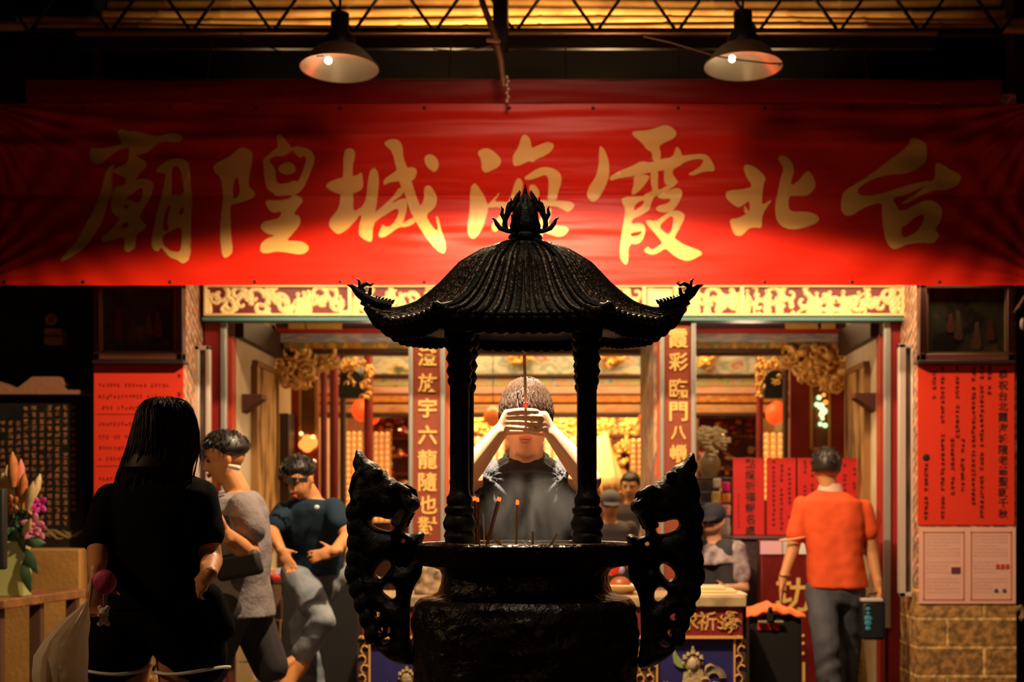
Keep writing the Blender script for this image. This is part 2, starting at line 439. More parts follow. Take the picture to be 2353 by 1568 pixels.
couplet(949, 1012, '海澄放宇六龍隨也對', [762, 820, 880, 938, 1000, 1056, 1108, 1160, 1210], 'brown board with gold calligraphy, left of the praying man, between two doorways')
couplet(1526, 1588, '霞彩臨門八蠟', [778, 832, 893, 946, 995, 1045], 'brown board with gold calligraphy, right of the praying man, above the right-hand dragon')
# painted door leaf folded back beside the east board
PAINTLEAF = ramp_mat('leaf_painting', [(.03, .02, .02), (.45, .22, .10), (.70, .45, .25), (.12, .16, .16), (.5, .12, .05), (.6, .5, .35)], 9, .45, (1, 1, .35))
t = thing('door_leaf', 'tall painted door leaf folded back beside the right couplet board', 'door', P(1505, 1700, 9.9))
a = P(1516, 742, 9.62); b = P(1484, 0, 10.3)
mesh('painted_panel', MB().ring_loft([[(a.x, 9.62, .05), (a.x - .04, 9.62, .05), (b.x - .04, 10.3, .05), (b.x, 10.3, .05)], [(a.x, 9.62, 2.48), (a.x - .04, 9.62, 2.48), (b.x - .04, 10.3, 2.48), (b.x, 10.3, 2.48)]]), PAINTLEAF, t)
mesh('edge_post', MB().box((a.x - .02, 9.56, .05), (a.x + .02, 9.64, 2.5)), mat('orange_lacquer', (.65, .10, .02), .4), t)
t = thing('door_leaf', 'orange red door leaf edge folded back beside the left couplet board', 'door', P(1030, 1700, 9.9))
a = P(1026, 742, 9.62); b = P(1066, 0, 10.3)
mesh('painted_panel', MB().ring_loft([[(a.x, 9.62, .05), (a.x + .04, 9.62, .05), (b.x + .04, 10.3, .05), (b.x, 10.3, .05)], [(a.x, 9.62, 2.48), (a.x + .04, 9.62, 2.48), (b.x + .04, 10.3, 2.48), (b.x, 10.3, 2.48)]]), PAINTLEAF, t)
mesh('edge_post', MB().box((a.x - .02, 9.56, .05), (a.x + .02, 9.64, 2.5)), MATS['orange_lacquer'], t)

# ================================================================ carved lintel
def carve(width, hgt, nx, nz, seed):
    """height field of scrolls, leaves and little figures"""
    r = random.Random(seed); X, Z = np.meshgrid(np.linspace(0, width, nx), np.linspace(0, hgt, nz)); H = np.zeros_like(X)
    def dab(pts, ws, hh=1.0):
        nonlocal H
        for (x, z), w in zip(pts, ws):
            i0 = max(0, int((x - w) / width * nx) - 1); i1 = min(nx, int((x + w) / width * nx) + 2)
            if i1 <= i0: continue
            d = np.hypot(X[:, i0:i1] - x, Z[:, i0:i1] - z) / w
            H[:, i0:i1] = np.maximum(H[:, i0:i1], hh * np.sqrt(np.clip(1 - d * d, 0, 1)))
    x = .02
    while x < width:
        k = r.random()
        if k < .5:      # scroll
            cx, cz = x, r.uniform(.06, hgt - .05); R = r.uniform(.045, .07); a0 = r.uniform(0, 6.28); sg = r.choice((-1, 1)); n = 40
            dab([(cx + R * (1 - .8 * i / n) * math.cos(a0 + sg * 5.5 * i / n), cz + R * (1 - .8 * i / n) * math.sin(a0 + sg * 5.5 * i / n)) for i in range(n)], [.021 - .008 * i / n for i in range(n)], r.uniform(.7, 1))
        elif k < .75:   # little robed figure
            cz = r.uniform(.02, .05); dab([(x + r.uniform(-.004, .004), cz + .014 * i) for i in range(8)], [.030 - .002 * i for i in range(8)], .9)
            dab([(x, cz + .125)], [.017], 1)
            dab([(x + s * (.02 + .004 * i), cz + .085 - .010 * i) for s in (-1, 1) for i in range(4)], [.010] * 8, .9)
        else:           # branch with leaves
            a = r.uniform(.8, 2.3); px, pz = x, .01
            for i in range(22):
                dab([(px, pz)], [.011], .75); px += .010 * math.cos(a); pz += .010 * math.sin(a); a += r.uniform(-.3, .3)
                if i % 4 == 0: dab([(px + r.uniform(-.03, .03), pz + r.uniform(-.01, .02))], [r.uniform(.014, .024)], 1)
        x += r.uniform(.026, .050)
    H *= .82 + .18 * np.sin(X * 210 + Z * 90) * np.sin(Z * 260 + 2)
    return X, Z, H
a = P(470, 728, YF - .08); b = P(2078, 657, YF - .08)
LW, LH = b.x - a.x, b.z - a.z
t = thing('carved_lintel', 'long gilded lintel carved with scrolls and figures on dark red, under the banner', 'lintel', ((a.x + b.x) / 2, YF, a.z))
mesh('backing', MB().box((a.x, YF - .07, a.z), (b.x, YF + .1, b.z + .05)), mat('lintel_ground', (.20, .016, .022), .5), t)
X, Z, H = carve(LW, LH, 1500, 70, 5)
V = [(a.x + x, YF - .066 - .030 * h + (.012 if h < .08 else 0), a.z + z) for x, z, h in zip(X.ravel(), Z.ravel(), H.ravel())]
nx = 1500; Hr = H.ravel()
keep = []
for j in range(69):
    for i in range(nx - 1):
        k = j * nx + i
        if Hr[k] > .06 or Hr[k + 1] > .06 or Hr[k + nx] > .06 or Hr[k + nx + 1] > .06: keep.append((k, k + 1, k + nx + 1, k + nx))
me = bpy.data.meshes.new('relief'); me.from_pydata(V, [], keep); me.update(); me.materials.append(mat('lintel_gold', (.98, .76, .38), .5, metal=.1))
me.polygons.foreach_set('use_smooth', [True] * len(me.polygons)); link(bpy.data.objects.new('gilded_relief', me), t)
fr = MB()
for z0, z1 in ((a.z, a.z + .018), (b.z - .012, b.z + .03)): fr.box((a.x, YF - .115, z0), (b.x, YF - .06, z1))
for x0 in (a.x, b.x - .02): fr.box((x0, YF - .113, a.z), (x0 + .02, YF - .06, b.z))
mesh('gilt_border', fr, mat('lintel_gold'), t, bevel=.006)
for q in (804, 1480, 1553, 1705):
    x = P(q, 0, YF - .1).x; mesh('divider', MB().box((x - .012, YF - .118, a.z), (x + .012, YF - .06, b.z)), mat('lintel_gold'), t, bevel=.005)
x = P(1516, 0, YF - .1).x
mesh('plaque', MB().box((x - .085, YF - .13, a.z + .028), (x + .085, YF - .06, b.z - .022)), mat('lintel_gold'), t, bevel=.02)
e = MB(); e.ball((x, YF - .12, (a.z + b.z) / 2), .065, .03, .075); mesh('plaque_boss', e, mat('lintel_gold'), t)
c0 = P(466, 737, YF - .09); c1 = P(2080, 729, YF - .09)
mesh('teal_strip', MB().box((c0.x, YF - .10, c0.z), (c1.x, YF + .05, c1.z)), mat('teal_paint', (.10, .24, .24), .5), t)

# ================================================================ the banner
BX0, BX1 = P(-40, 0, YB).x, P(2400, 0, YB).x
BZ1, BZ0 = P(0, 238, YB).z, P(0, 656, YB).z
seam = P(0, 441, YB).z
def banner_y(x, z):
    u = (x - BX0) / (BX1 - BX0); v = (BZ1 - z) / (BZ1 - BZ0)
    # two halves hinge at the horizontal seam, which hangs further back than both hems
    if z > seam: q = (BZ1 - z) / (BZ1 - seam); base = .10 * q ** 1.3
    else: q = (z - BZ0) / (seam - BZ0); base = .10 * q ** .9
    y = base
    # pull folds running to the two upper corners and the lower corners
    for cx_, cz_, amp, fr_ in ((BX0, BZ1, .010, 34), (BX1, BZ1, .012, 30), (BX1 + .1, BZ0, .010, 26), (BX0 - .1, BZ0, .008, 28)):
        dx, dz = x - cx_, z - cz_; ang = math.atan2(dz, dx) if abs(dx) > 1e-6 else 0
        y += amp * math.sin(ang * fr_ + cx_) * math.exp(-math.hypot(dx, dz) / 1.7)
    y += .010 * math.exp(-((v - .12 - .05 * math.cos(u * 5)) / .035) ** 2) * (1.2 - u * .3)
    y -= .012 * math.exp(-((v - .21 - .03 * math.cos(u * 4 + 1)) / .05) ** 2)
    y += .006 * math.exp(-abs(z - seam) / .012)
    y += .010 * noise.noise(Vector((x * .9, z * 7, 3))) + .004 * noise.noise(Vector((x * 2.2, z * 22, 9)))
    y += .0022 * noise.noise(Vector((x * 5, z * 60, 5))) * math.exp(-((z - seam) / .2) ** 2)
    y += .004 * noise.noise(Vector((x * 3, z * 9, 1)))
    # a slack belly low on the left that catches the lamp
    y += -.030 * math.exp(-((x + .95) / .34) ** 2 - ((z - (BZ0 + .30)) / .055) ** 2)
    return YB + y
nx, nz = 560, 150; zs = sorted(set(list(np.linspace(BZ0, BZ1, nz)) + [seam]))
VV = [(x, banner_y(x, z), z) for z in zs for x in np.linspace(BX0, BX1, nx)]
FF = [(j * nx + i, j * nx + i + 1, (j + 1) * nx + i + 1, (j + 1) * nx + i) for j in range(len(zs) - 1) for i in range(nx - 1)]
t = thing('banner', 'wide red cloth banner with seven large golden calligraphy characters above the temple front', 'banner', ((BX0 + BX1) / 2, YB, BZ0))
me = bpy.data.meshes.new('cloth'); me.from_pydata(VV, [], FF); me.materials.append(RED_BANNER); me.polygons.foreach_set('use_smooth', [True] * len(me.polygons))
link(bpy.data.objects.new('cloth', me), t)
Z1 = lambda p: (100 + p[0] * .28049, 240 + p[1] * .28049)
Z2 = lambda p: (700 + p[0] * .28049, 240 + p[1] * .28049)
Z3 = lambda p: (1300 + p[0] * .28049, 240 + p[1] * .28049)
Z4 = lambda p: (1700 + p[0] * .29335, 200 + p[1] * .29335)
BANNER_CHARS = [
('miao', Z1, [
 [(590,210),(625,192),(680,212),(760,212),(850,240),(930,250),(985,240),(1040,226),(1095,235),(1140,265),(1110,298),(1060,302),(990,292),(935,302),(890,338),(840,375),(780,398),(735,402),(700,345),(650,350),(580,375),(500,425),(455,470),(415,482),(380,465),(362,420),(358,370),(375,340),(420,348),(470,352),(560,340),(640,316),(600,250)],
 [(690,335),(740,402),(765,425),(805,440),(825,470),(812,500),(762,535),(735,585),(690,620),(640,640),(635,610),(650,580),(600,560),(545,535),(540,515),(600,490),(660,460),(680,410)],
 [(555,460),(545,520),(525,590),(520,680),(490,800),(460,900),(400,1040),(330,1150),(230,1240),(150,1280),(115,1278),(180,1200),(250,1100),(320,960),(380,820),(420,700),(450,610),(500,510)],
 [(600,640),(700,600),(790,580),(850,600),(875,635),(850,700),(810,780),(770,860),(750,900),(800,960),(820,970),(795,1025),(745,1040),(735,1100),(730,1165),(700,1180),(690,1195),(650,1198),(638,1160),(645,1070),(560,1095),(490,1120),(450,1105),(450,1075),(500,1030),(570,950),(600,905),(545,885),(520,820),(512,740),(525,680),(560,640)],
 [(895,520),(960,465),(1020,435),(1090,425),(1150,440),(1182,490),(1175,640),(1182,800),(1185,1000),(1188,1250),(1160,1290),(1130,1302),(1090,1270),(1030,1250),(985,1210),(945,1155),(930,1185),(905,1195),(870,1170),(862,1110),(880,1000),(890,880),(920,760),(945,660),(980,560),(975,545),(905,540)]],
 [[(620,745),(690,700),(780,645),(775,700),(745,785),(690,760)],[(612,805),(640,792),(668,815),(640,835)],[(588,1000),(655,925),(678,985),(640,995)],
  [(1028,540),(1040,492),(1090,492),(1110,550),(1118,712),(1060,708),(1003,718),(1020,620)],[(972,830),(1010,792),(1000,860),(985,920),(990,970),(1012,1002),(958,1032),(952,940)],[(1070,882),(1112,795),(1122,885)],[(960,1050),(1050,1005),(1108,983),(1110,1100),(1102,1197),(1060,1200),(1000,1180),(950,1120)]],[]),
('huang', Z1, [
 [(1362,495),(1400,460),(1480,425),(1550,380),(1590,345),(1640,342),(1690,365),(1700,400),(1685,480),(1665,560),(1655,650),(1700,685),(1705,720),(1680,745),(1620,765),(1560,785),(1505,790),(1500,850),(1510,950),(1520,1080),(1535,1170),(1530,1215),(1480,1255),(1455,1235),(1440,1180),(1425,1050),(1430,850),(1440,700),(1430,580),(1385,540)],
 [(1905,255),(1930,238),(1980,280),(2010,330),(2022,345),(2045,335),(2100,335),(2170,355),(2210,400),(2205,460),(2170,540),(2120,640),(2080,690),(2000,725),(2000,712),(1880,725),(1845,690),(1805,665),(1790,590),(1785,500),(1780,430),(1830,400),(1870,365),(1910,345),(1915,310)],
 [(1790,755),(1900,760),(2000,740),(2010,715),(2060,715),(2105,755),(2070,810),(2025,880),(2070,885),(2090,930),(2070,990),(2010,1060),(1975,1105),(2050,1105),(2120,1115),(2170,1160),(2145,1205),(2100,1222),(2040,1215),(1960,1200),(1890,1195),(1830,1212),(1780,1210),(1760,1180),(1770,1120),(1820,1080),(1885,1058),(1810,1045),(1750,990),(1775,940),(1850,925),(1915,905),(1930,850),(1860,868),(1820,840),(1795,790)]],
 [[(1520,740),(1525,640),(1562,555),(1577,620),(1580,700),(1545,745)],[(1822,440),(1880,405),(1945,412),(2000,385),(2030,358),(2060,400),(2090,425),(2125,400),(2142,430),(2112,520),(2070,612),(2030,600),(1990,620),(1900,630),(1885,590),(1880,500)]],
 [[(1895,495),(1960,458),(2010,452),(2048,490),(2048,530),(1990,558),(1925,545)]]),
('cheng', Z2, [
 [(310,370),(365,342),(408,370),(400,430),(380,490),(380,620),(378,710),(380,860),(440,830),(430,900),(380,960),(330,1020),(265,1055),(230,1030),(180,980),(190,920),(230,870),(265,810),(272,710),(300,600)],
 [(148,640),(200,600),(300,575),(420,560),(455,528),(465,600),(460,660),(410,695),(300,712),(240,700),(180,670)],
 [(515,540),(555,495),(590,530),(595,600),(580,720),(565,850),(560,960),(548,1000),(550,1110),(520,1120),(470,1090),(435,1060),(435,960),(455,880),(390,900),(380,860),(470,800),(490,690)],
 [(630,640),(635,590),(700,550),(770,505),(840,500),(890,495),(915,530),(890,590),(850,605),(760,605),(680,615)],
 [(645,310),(680,285),(725,277),(775,290),(800,340),(800,420),(830,495),(865,610),(890,690),(915,760),(935,810),(965,750),(965,660),(995,632),(1030,650),(1070,720),(1072,770),(1050,830),(980,880),(1020,960),(1080,1030),(1085,990),(1060,890),(1085,900),(1110,1010),(1150,1120),(1155,1180),(1140,1218),(1100,1205),(1050,1160),(980,1070),(930,990),(880,900),(850,850),(820,740),(800,700),(770,640),(735,480),(715,380),(670,340)],
 [(770,640),(800,700),(740,740),(680,790),(780,740),(825,740),(825,830),(800,930),(790,960),(880,900),(930,890),(900,950),(830,990),(760,990),(700,1050),(640,1085),(600,1080),(605,1030),(630,960),(650,990),(700,980),(740,920),(760,850),(740,820),(650,880),(590,920),(555,960),(560,860),(620,810),(700,730)],
 [(970,420),(1010,392),(1060,405),(1090,450),(1090,500),(1060,538),(1020,520),(985,480)]],[],[]),
('hai', Z2, [
 [(1405,375),(1480,343),(1540,365),(1600,420),(1608,460),(1580,500),(1530,520),(1480,542),(1445,520),(1445,440)],
 [(1345,660),(1385,615),(1410,640),(1460,710),(1480,760),(1500,830),(1480,900),(1465,960),(1430,1040),(1380,1095),(1340,1070),(1325,1000),(1330,940),(1345,850)],
 [(1592,682),(1580,720),(1545,770),(1640,770),(1640,815),(1520,820),(1440,835),(1500,790),(1545,740)],
 [(1775,260),(1800,240),(1835,260),(1855,300),(1855,345),(1900,330),(1960,305),(2010,300),(2045,320),(2030,360),(1980,400),(1900,430),(1870,460),(1835,445),(1780,475),(1720,492),(1703,470),(1703,400),(1745,350)],
 [(1790,580),(1850,540),(1920,500),(1980,492),(2050,510),(2100,550),(2105,610),(2080,680),(2060,770),(1985,760),(1995,690),(2000,600),(1980,550),(1900,580),(1820,600)],
 [(1715,620),(1750,572),(1785,610),(1780,680),(1740,760),(1700,830),(1660,900),(1610,960),(1570,1030),(1530,1020),(1525,970),(1550,930),(1600,880),(1640,800),(1680,740)],
 [(1830,640),(1880,628),(1915,670),(1925,720),(1890,750),(1850,720)],
 [(1540,770),(1680,775),(1900,755),(2050,760),(2150,765),(2190,775),(2220,810),(2160,865),(2120,840),(2050,810),(1950,815),(1750,825),(1560,825)],
 [(1950,820),(2025,820),(2015,900),(1990,970),(2080,975),(2140,980),(2170,1010),(2130,1060),(2080,1075),(2010,1050),(1950,1030),(1945,1085),(1900,1050),(1870,1000),(1930,930)],
 [(1540,960),(1700,985),(1850,980),(1990,970),(1990,1020),(1850,1030),(1640,1020)]],[],[]),
('xia', Z3, [
 [(540,235),(560,215),(680,210),(760,185),(815,165),(880,190),(912,230),(890,275),(820,300),(765,330),(785,380),(780,440),(715,450),(712,375),(670,360),(630,310),(570,265)],
 [(360,570),(430,530),(560,480),(620,445),(700,460),(780,430),(885,415),(900,350),(918,330),(950,370),(955,405),(1040,395),(1130,388),(1180,410),(1225,480),(1230,530),(1180,525),(1120,535),(1050,562),(1005,550),(1060,520),(1110,490),(1140,440),(1120,430),(1050,432),(980,455),(930,490),(890,510),(760,525),(560,565),(440,580),(370,605)],
 [(275,345),(290,325),(330,370),(358,460),(360,560),(340,620),(300,700),(260,760),(220,775),(190,750),(173,710),(190,650),(250,570),(272,480)],
 [(560,560),(640,550),(690,560),(690,580),(650,640),(600,690),(560,715),(543,705),(565,620)],
 [(700,515),(765,515),(760,640),(770,680),(830,640),(915,625),(905,640),(820,690),(770,715),(700,740),(660,740),(640,715),(700,690),(720,680),(700,600)],
 [(812,505),(900,500),(875,540),(925,600),(925,622),(880,632),(825,640),(812,590)],
 [(750,720),(860,670),(930,655),(965,680),(965,720),(930,790),(890,850),(830,868),(765,860),(740,835),(770,805),(840,790),(870,760),(860,745),(790,750)],
 [(460,730),(640,725),(740,715),(720,750),(700,810),(690,850),(620,890),(545,925),(545,965),(600,950),(645,965),(660,1000),(650,1060),(625,1110),(590,1135),(520,1130),(515,1270),(500,1310),(475,1300),(440,1240),(455,1080),(475,960),(495,830),(470,800)],
 [(660,935),(680,930),(740,940),(800,900),(860,855),(920,845),(975,870),(985,905),(950,980),(905,1060),(895,1080),(960,1130),(1050,1165),(1110,1190),(1128,1215),(1080,1245),(1030,1270),(985,1278),(920,1250),(870,1210),(820,1165),(760,1210),(705,1225),(650,1200),(645,1185),(675,1150),(710,1185),(760,1150),(800,1125),(760,1070),(710,1010),(670,965)]],
 [[(575,790),(652,752),(640,800),(557,862)],[(530,1040),(645,1018),(600,1062),(540,1072)],[(768,985),(830,920),(877,892),(892,920),(877,1010),(850,1052),(815,1032)]],[]),
('bei', Z3, [
 [(1465,500),(1485,472),(1550,485),(1610,530),(1655,580),(1635,630),(1628,740),(1625,800),(1700,750),(1705,765),(1660,820),(1620,900),(1620,1000),(1560,990),(1510,1000),(1460,1055),(1425,1065),(1390,1050),(1370,1000),(1350,920),(1420,915),(1495,875),(1520,860),(1525,755),(1470,800),(1430,822),(1390,800),(1330,745),(1322,690),(1370,675),(1450,670),(1530,655),(1535,630),(1490,570)],
 [(1472,795),(1500,830),(1540,880),(1480,885)],
 [(1750,420),(1775,398),(1830,415),(1870,460),(1885,530),(1865,600),(1862,640),(1910,620),(1950,570),(1995,518),(2035,550),(2060,610),(2068,650),(2030,700),(2000,720),(1900,720),(1848,720),(1845,830),(1880,855),(1980,850),(2060,870),(2098,910),(2080,950),(2000,985),(1930,1005),(1870,1012),(1810,1000),(1760,960),(1735,900),(1735,800),(1755,700),(1775,580),(1800,500),(1760,450)]],[],[]),
('tai', Z4, [
 [(1335,440),(1335,390),(1400,400),(1460,430),(1485,480),(1480,570),(1440,600),(1380,640),(1320,660),(1180,665),(1080,690),(980,745),(945,780),(950,810),(1000,828),(1120,815),(1230,780),(1340,745),(1450,720),(1530,705),(1520,725),(1430,770),(1330,815),(1220,845),(1255,900),(1265,950),(1330,940),(1400,900),(1470,865),(1540,868),(1600,905),(1618,960),(1600,1030),(1560,1080),(1550,1120),(1580,1145),(1555,1195),(1520,1215),(1440,1205),(1340,1215),(1270,1245),(1220,1265),(1185,1240),(1155,1180),(1140,1070),(1135,960),(1138,880),(1040,905),(960,945),(900,985),(860,992),(825,970),(812,920),(820,840),(840,790),(920,740),(1050,660),(1180,560),(1280,490)],
 [(1550,600),(1560,570),(1610,590),(1700,640),(1750,670),(1762,705),(1730,750),(1640,785),(1540,785),(1460,815),(1380,865),(1310,895),(1295,885),(1340,850),(1430,800),(1480,745),(1550,700),(1555,655)]],
 [[(1282,1080),(1320,1070),(1370,1020),(1440,980),(1478,983),(1462,1040),(1412,1112),(1350,1152),(1293,1172)]],[]),
]

for (nm, zf, outs, hs, isl) in BANNER_CHARS:
    cv = lambda poly: [(lambda q: (P(q[0], q[1], YB).x, P(q[0], q[1], YB).z))(zf(p)) for p in poly]
    V, T = fill2d([cv(p) for p in outs], [cv(p) for p in hs], [cv(p) for p in isl], step=.022)
    mb = MB(); mb.tris([(x, banner_y(x, z) - .0035, z) for x, z in V.tolist()], [tuple(q) for q in T.tolist()])
    mesh('calligraphy_character', mb, GOLD_PAINT, t)
# eyelets along both hems
EY = mat('eyelet', (.03, .02, .02), .4, metal=.5)
for i, px in enumerate([12, 192, 390, 586, 782, 975, 1170, 1363, 1558, 1757, 1958, 2160]):
    for z in (BZ1 - .025, BZ0 + .02):
        x = P(px, 0, YB).x; mesh('eyelet', MB().ball((x, banner_y(x, z) - .002, z), .011, .004, .011, 10, 5), EY, t)
# dark red cloth strip above
t = thing('valance', 'narrow dark red cloth strip stretched along a rail just above the banner', 'cloth', P(1200, 235, 8.55))
a = P(60, 236, 8.55); b = P(2300, 186, 8.55)
v = []
for i in range(201):
    x = a.x + (b.x - a.x) * i / 200
    for j in range(9): v.append((x, 8.55 - .02 + .03 * (1 - (j / 8)) ** 2 + .008 * noise.noise(Vector((x * 2, j * .6, 0))), a.z + (b.z - a.z) * j / 8))
mb = MB(); mb.tris(v, [(i * 9 + j, (i + 1) * 9 + j, (i + 1) * 9 + j + 1, i * 9 + j + 1) for i in range(200) for j in range(8)])
mesh('cloth', mb, mat('valance_red', (.45, .012, .01), .5), t)
mesh('rail', MB().tube([(a.x, 8.54, b.z), (b.x, 8.54, b.z)], .009), mat('rail_iron', (.10, .05, .03), .4, metal=.6), t)

for px in (480, 1034, 1300, 1560, 1990): x = P(px, 0, 8.6).x; mesh('hanger', MB().tube([(x, 8.54, b.z), (x, 8.70, P(0, 84, 8.7).z)], .005, 6), mat('rail_iron'), t)
# ================================================================ roof structure
STEEL = mat('dark_steel', (.035, .024, .018), .5, metal=.3)
BAM = mat('bamboo', (.85, .45, .12), .5, color2=(.55, .24, .05), vscale=5)
for k, (py, Y) in enumerate(((64, 9.05), (49, 9.35), (30, 9.65), (8, 9.95), (-14, 10.25))):
    c = P(1200, py, Y); t = thing('bamboo_pole', ['lowest', 'second lowest', 'middle', 'second highest', 'topmost'][k] + ' of the amber bamboo poles lying side by side under the roof', 'bamboo pole', c, 'bamboo poles under the roof')
    xs = [-3.6, 3.3]; pts = []; rr = []; x = -3.6; i = 0
    sag = lambda x: .012 * math.sin(x * 1.3 + k)
    while x < 3.35:
        nd = .42 + .05 * math.sin(i * 2.1 + k)
        for q, r_ in ((0, .034), (.02, .029), (nd - .02, .029), (nd, .034)):
            pts.append((x + q, Y, c.z + sag(x + q))); rr.append(r_)
        x += nd + .004; i += 1
    mesh('culm', MB().tube(pts, rr, 12), BAM, t)
t = thing('roof_truss', 'long dark steel lattice truss with zigzag web bars at the top of the view', 'truss', P(1200, 78, 8.8))
a = P(60, 78, 8.8); b = P(2300, 78, 8.8)
mesh('lower_chord', MB().box((a.x, 8.77, a.z - .012), (b.x, 8.83, a.z + .028)), STEEL, t)
mesh('upper_chord', MB().box((a.x, 8.77, a.z + .35), (b.x, 8.83, a.z + .39)), STEEL, t)
for i in range(13):
    x = P(68 + i * 186, 0, 8.8).x; h = .36
    for s in (-1, 1):
        mesh('web_bar', MB().tube([(x, 8.8, a.z + .01), (x + s * .25, 8.8, a.z + h)], .011, 6), STEEL, t)
t = thing('steel_beam', 'dark steel beam with an edge coloured as if lit running across under the truss', 'beam', P(1200, 92, 8.7))
a = P(180, 92, 8.7); b = P(2150, 82, 8.7)
mesh('web', MB().box((a.x, 8.70, a.z - .05), (b.x, 8.74, b.z)), STEEL, t)
mesh('flange', MB().box((a.x, 8.64, b.z - .004), (b.x, 8.8, b.z + .01)), mat('lit_edge_steel', (.45, .22, .10), .4, metal=.4), t)  # flange coloured bright to stand in for a lit edge
# crossbeam stub and the leaning pole
mesh_ = mesh('crossbeam', MB().pbox(1132, -40, 1166, 96, 8.45, .2), STEEL); tag(mesh_, 'short dark crossbeam end hanging at the top centre beside the brown pole', 'beam')
t = thing('hanging_pole', 'slightly bent brown pole hanging down from the roof to the red strip', 'pole', P(1160, 210, 8.2))
mesh('shaft', MB().tube([P(1098, -30, 8.2), P(1110, 10, 8.2), P(1125, 50, 8.2), P(1140, 92, 8.2), P(1151, 140, 8.2), P(1158, 200, 8.2)], [.018, .019, .020, .020, .018, .014], 10), mat('pole_brown', (.42, .15, .06), .5, var=.4, vscale=20), t)
mesh('clamp', MB().tube([P(1118, 92, 8.17), P(1150, 96, 8.17)], .012, 8), mat('clamp_pale', (.6, .4, .25), .4, metal=.5), t)
ch = MB()
for i in range(7): ch.ball(P(1165 + (i % 2) * 3, 178 + i * 9, 8.2), .010, .008, .014, 8, 5)
mesh('chain', ch, mat('clamp_pale'), t)
# cables
def cable(label, pts, r, m):
    q = []
    for (p0, p1) in zip(pts, pts[1:]):
        for i in range(8): q.append(Vector(p0).lerp(Vector(p1), i / 8))
    q.append(Vector(pts[-1])); tag(mesh('cable', MB().tube(q, r, 6), m), label, 'cable')
CB = mat('cable_brown', (.16, .07, .04), .5)
cable('thin dark cable drooping from the steel beam across the right pendant lamp', [P(1478, 84, 7.4), P(1540, 98, 7.4), P(1640, 128, 7.4), P(1700, 138, 7.4), P(1770, 146, 7.4), P(1805, 146, 7.5)], .004, CB)
cable('thin brown cable drooping left of the brown pole', [P(1140, 104, 8.2), P(1100, 112, 8.2), P(1050, 117, 8.2), P(995, 113, 8.3)], .004, CB)
cable('thin blue cable running down to the left pendant lamp', [P(555, 85, 8.68), P(600, 103, 8.4), P(690, 133, 7.75), P(745, 128, 7.6)], .004, mat('cable_blue', (.03, .12, .35), .5))
cable('thin blue cable right of the right pendant lamp', [P(1790, 150, 7.6), P(1850, 132, 8.1), P(1900, 118, 8.4), P(1985, 86, 8.68)], .004, mat('cable_blue'))
# pendant lamps
SH = mat('shade_enamel', (.30, .19, .10), .35, metal=.5); SHI = mat('shade_inside', (.85, .74, .52), .28, metal=.5)
BULB = mat('bulb_glow', (1, .8, .6), .3, emit=(1, .78, .5), estr=40)
def pendant(px, py, Y, label, lean):
    c = P(px, py, Y); t = thing('pendant_lamp', label, 'pendant lamp', c, 'bell-shaped lamps hung under the roof beam')
    R = 91 * Y / F; M = Matrix.Translation(c) @ Matrix.Rotation(lean, 4, 'X') 
    out = [(R, 0), (R * .985, .012), (R * .90, .030), (R * .78, .062), (R * .64, .094), (R * .50, .114), (R * .42, .120)]
    inn = [(R * .985, .002), (R * .88, .026), (R * .76, .056), (R * .62, .087), (R * .48, .107), (.01, .112)]
    for nm, pr, m in (('shade', out, SH), ('reflector', inn, SHI)):
        b = MB(); b.lathe((0, 0, 0), pr, 40) if nm == 'shade' else b.ring_loft([[(r * math.cos(a), r * math.sin(a), z) for a in [2 * PI * q / 40 for q in range(40)]] for r, z in pr], cap=False)
        if nm == 'shade': b.bm.free(); b.bm = bmesh.new(); b.ring_loft([[(r * math.cos(a), r * math.sin(a), z) for a in [2 * PI * q / 40 for q in range(40)]] for r, z in out], cap=False)
        b.bm.transform(M); mesh(nm, b, m, t)
    b = MB(); b.lathe((0, 0, 0), [(.085, .118), (.085, .16), (.05, .20), (.05, .30)], 20); b.bm.transform(M); so = mesh('socket', b, STEEL, t)
    b = MB(); b.tube([(0, 0, .29), (0, 0, .95)], .007, 8); b.bm.transform(M); mesh('stem', b, STEEL, t)
    b = MB(); b.ball((-.06, 0, .045), .018, .018, .018); b.bm.transform(M); mesh('bulb', b, BULB, so)
pendant(780, 158, 7.6, 'left pendant lamp with a wide metal bell shade above the banner', math.radians(-4))
pendant(1708, 154, 7.6, 'right pendant lamp with a wide metal bell shade, a cable hanging across it', math.radians(-4))
# ================================================================ the great incense burner
QX, QY = P(1207, 0, 4.0).x, 4.0
t = thing('incense_burner', 'large blackened bronze incense burner with ribbed pagoda roof and dragon handles in the centre foreground', 'incense burner', (QX, QY, 0))
zq = lambda py, Y=QY: CH + (HZ - py) * Y / F
def hexr(th, flat):
    """radius factor of the six-sided roof, rounded towards a circle when flat = 0"""
    a = (th % (PI / 3)) - PI / 6
    return 1 + flat * (math.cos(PI / 6) / math.cos(a) - 1) * 1.0
prof = [(37, 564), (60, 570), (99, 583), (147, 610), (176, 639), (209, 672), (249, 703), (289, 722), (330, 731), (352, 733)]
prof = [(r / F * QY, zq(py)) for r, py in prof]
def prof_at(s):
    k = s * (len(prof) - 1); i = min(int(k), len(prof) - 2); f = k - i
    return tuple(prof[i][q] * (1 - f) + prof[i + 1][q] * f for q in (0, 1))
def corner(th):
    a = abs((th % (PI / 3))); a = min(a, PI / 3 - a)
    return max(0, 1 - a / .36) ** 2
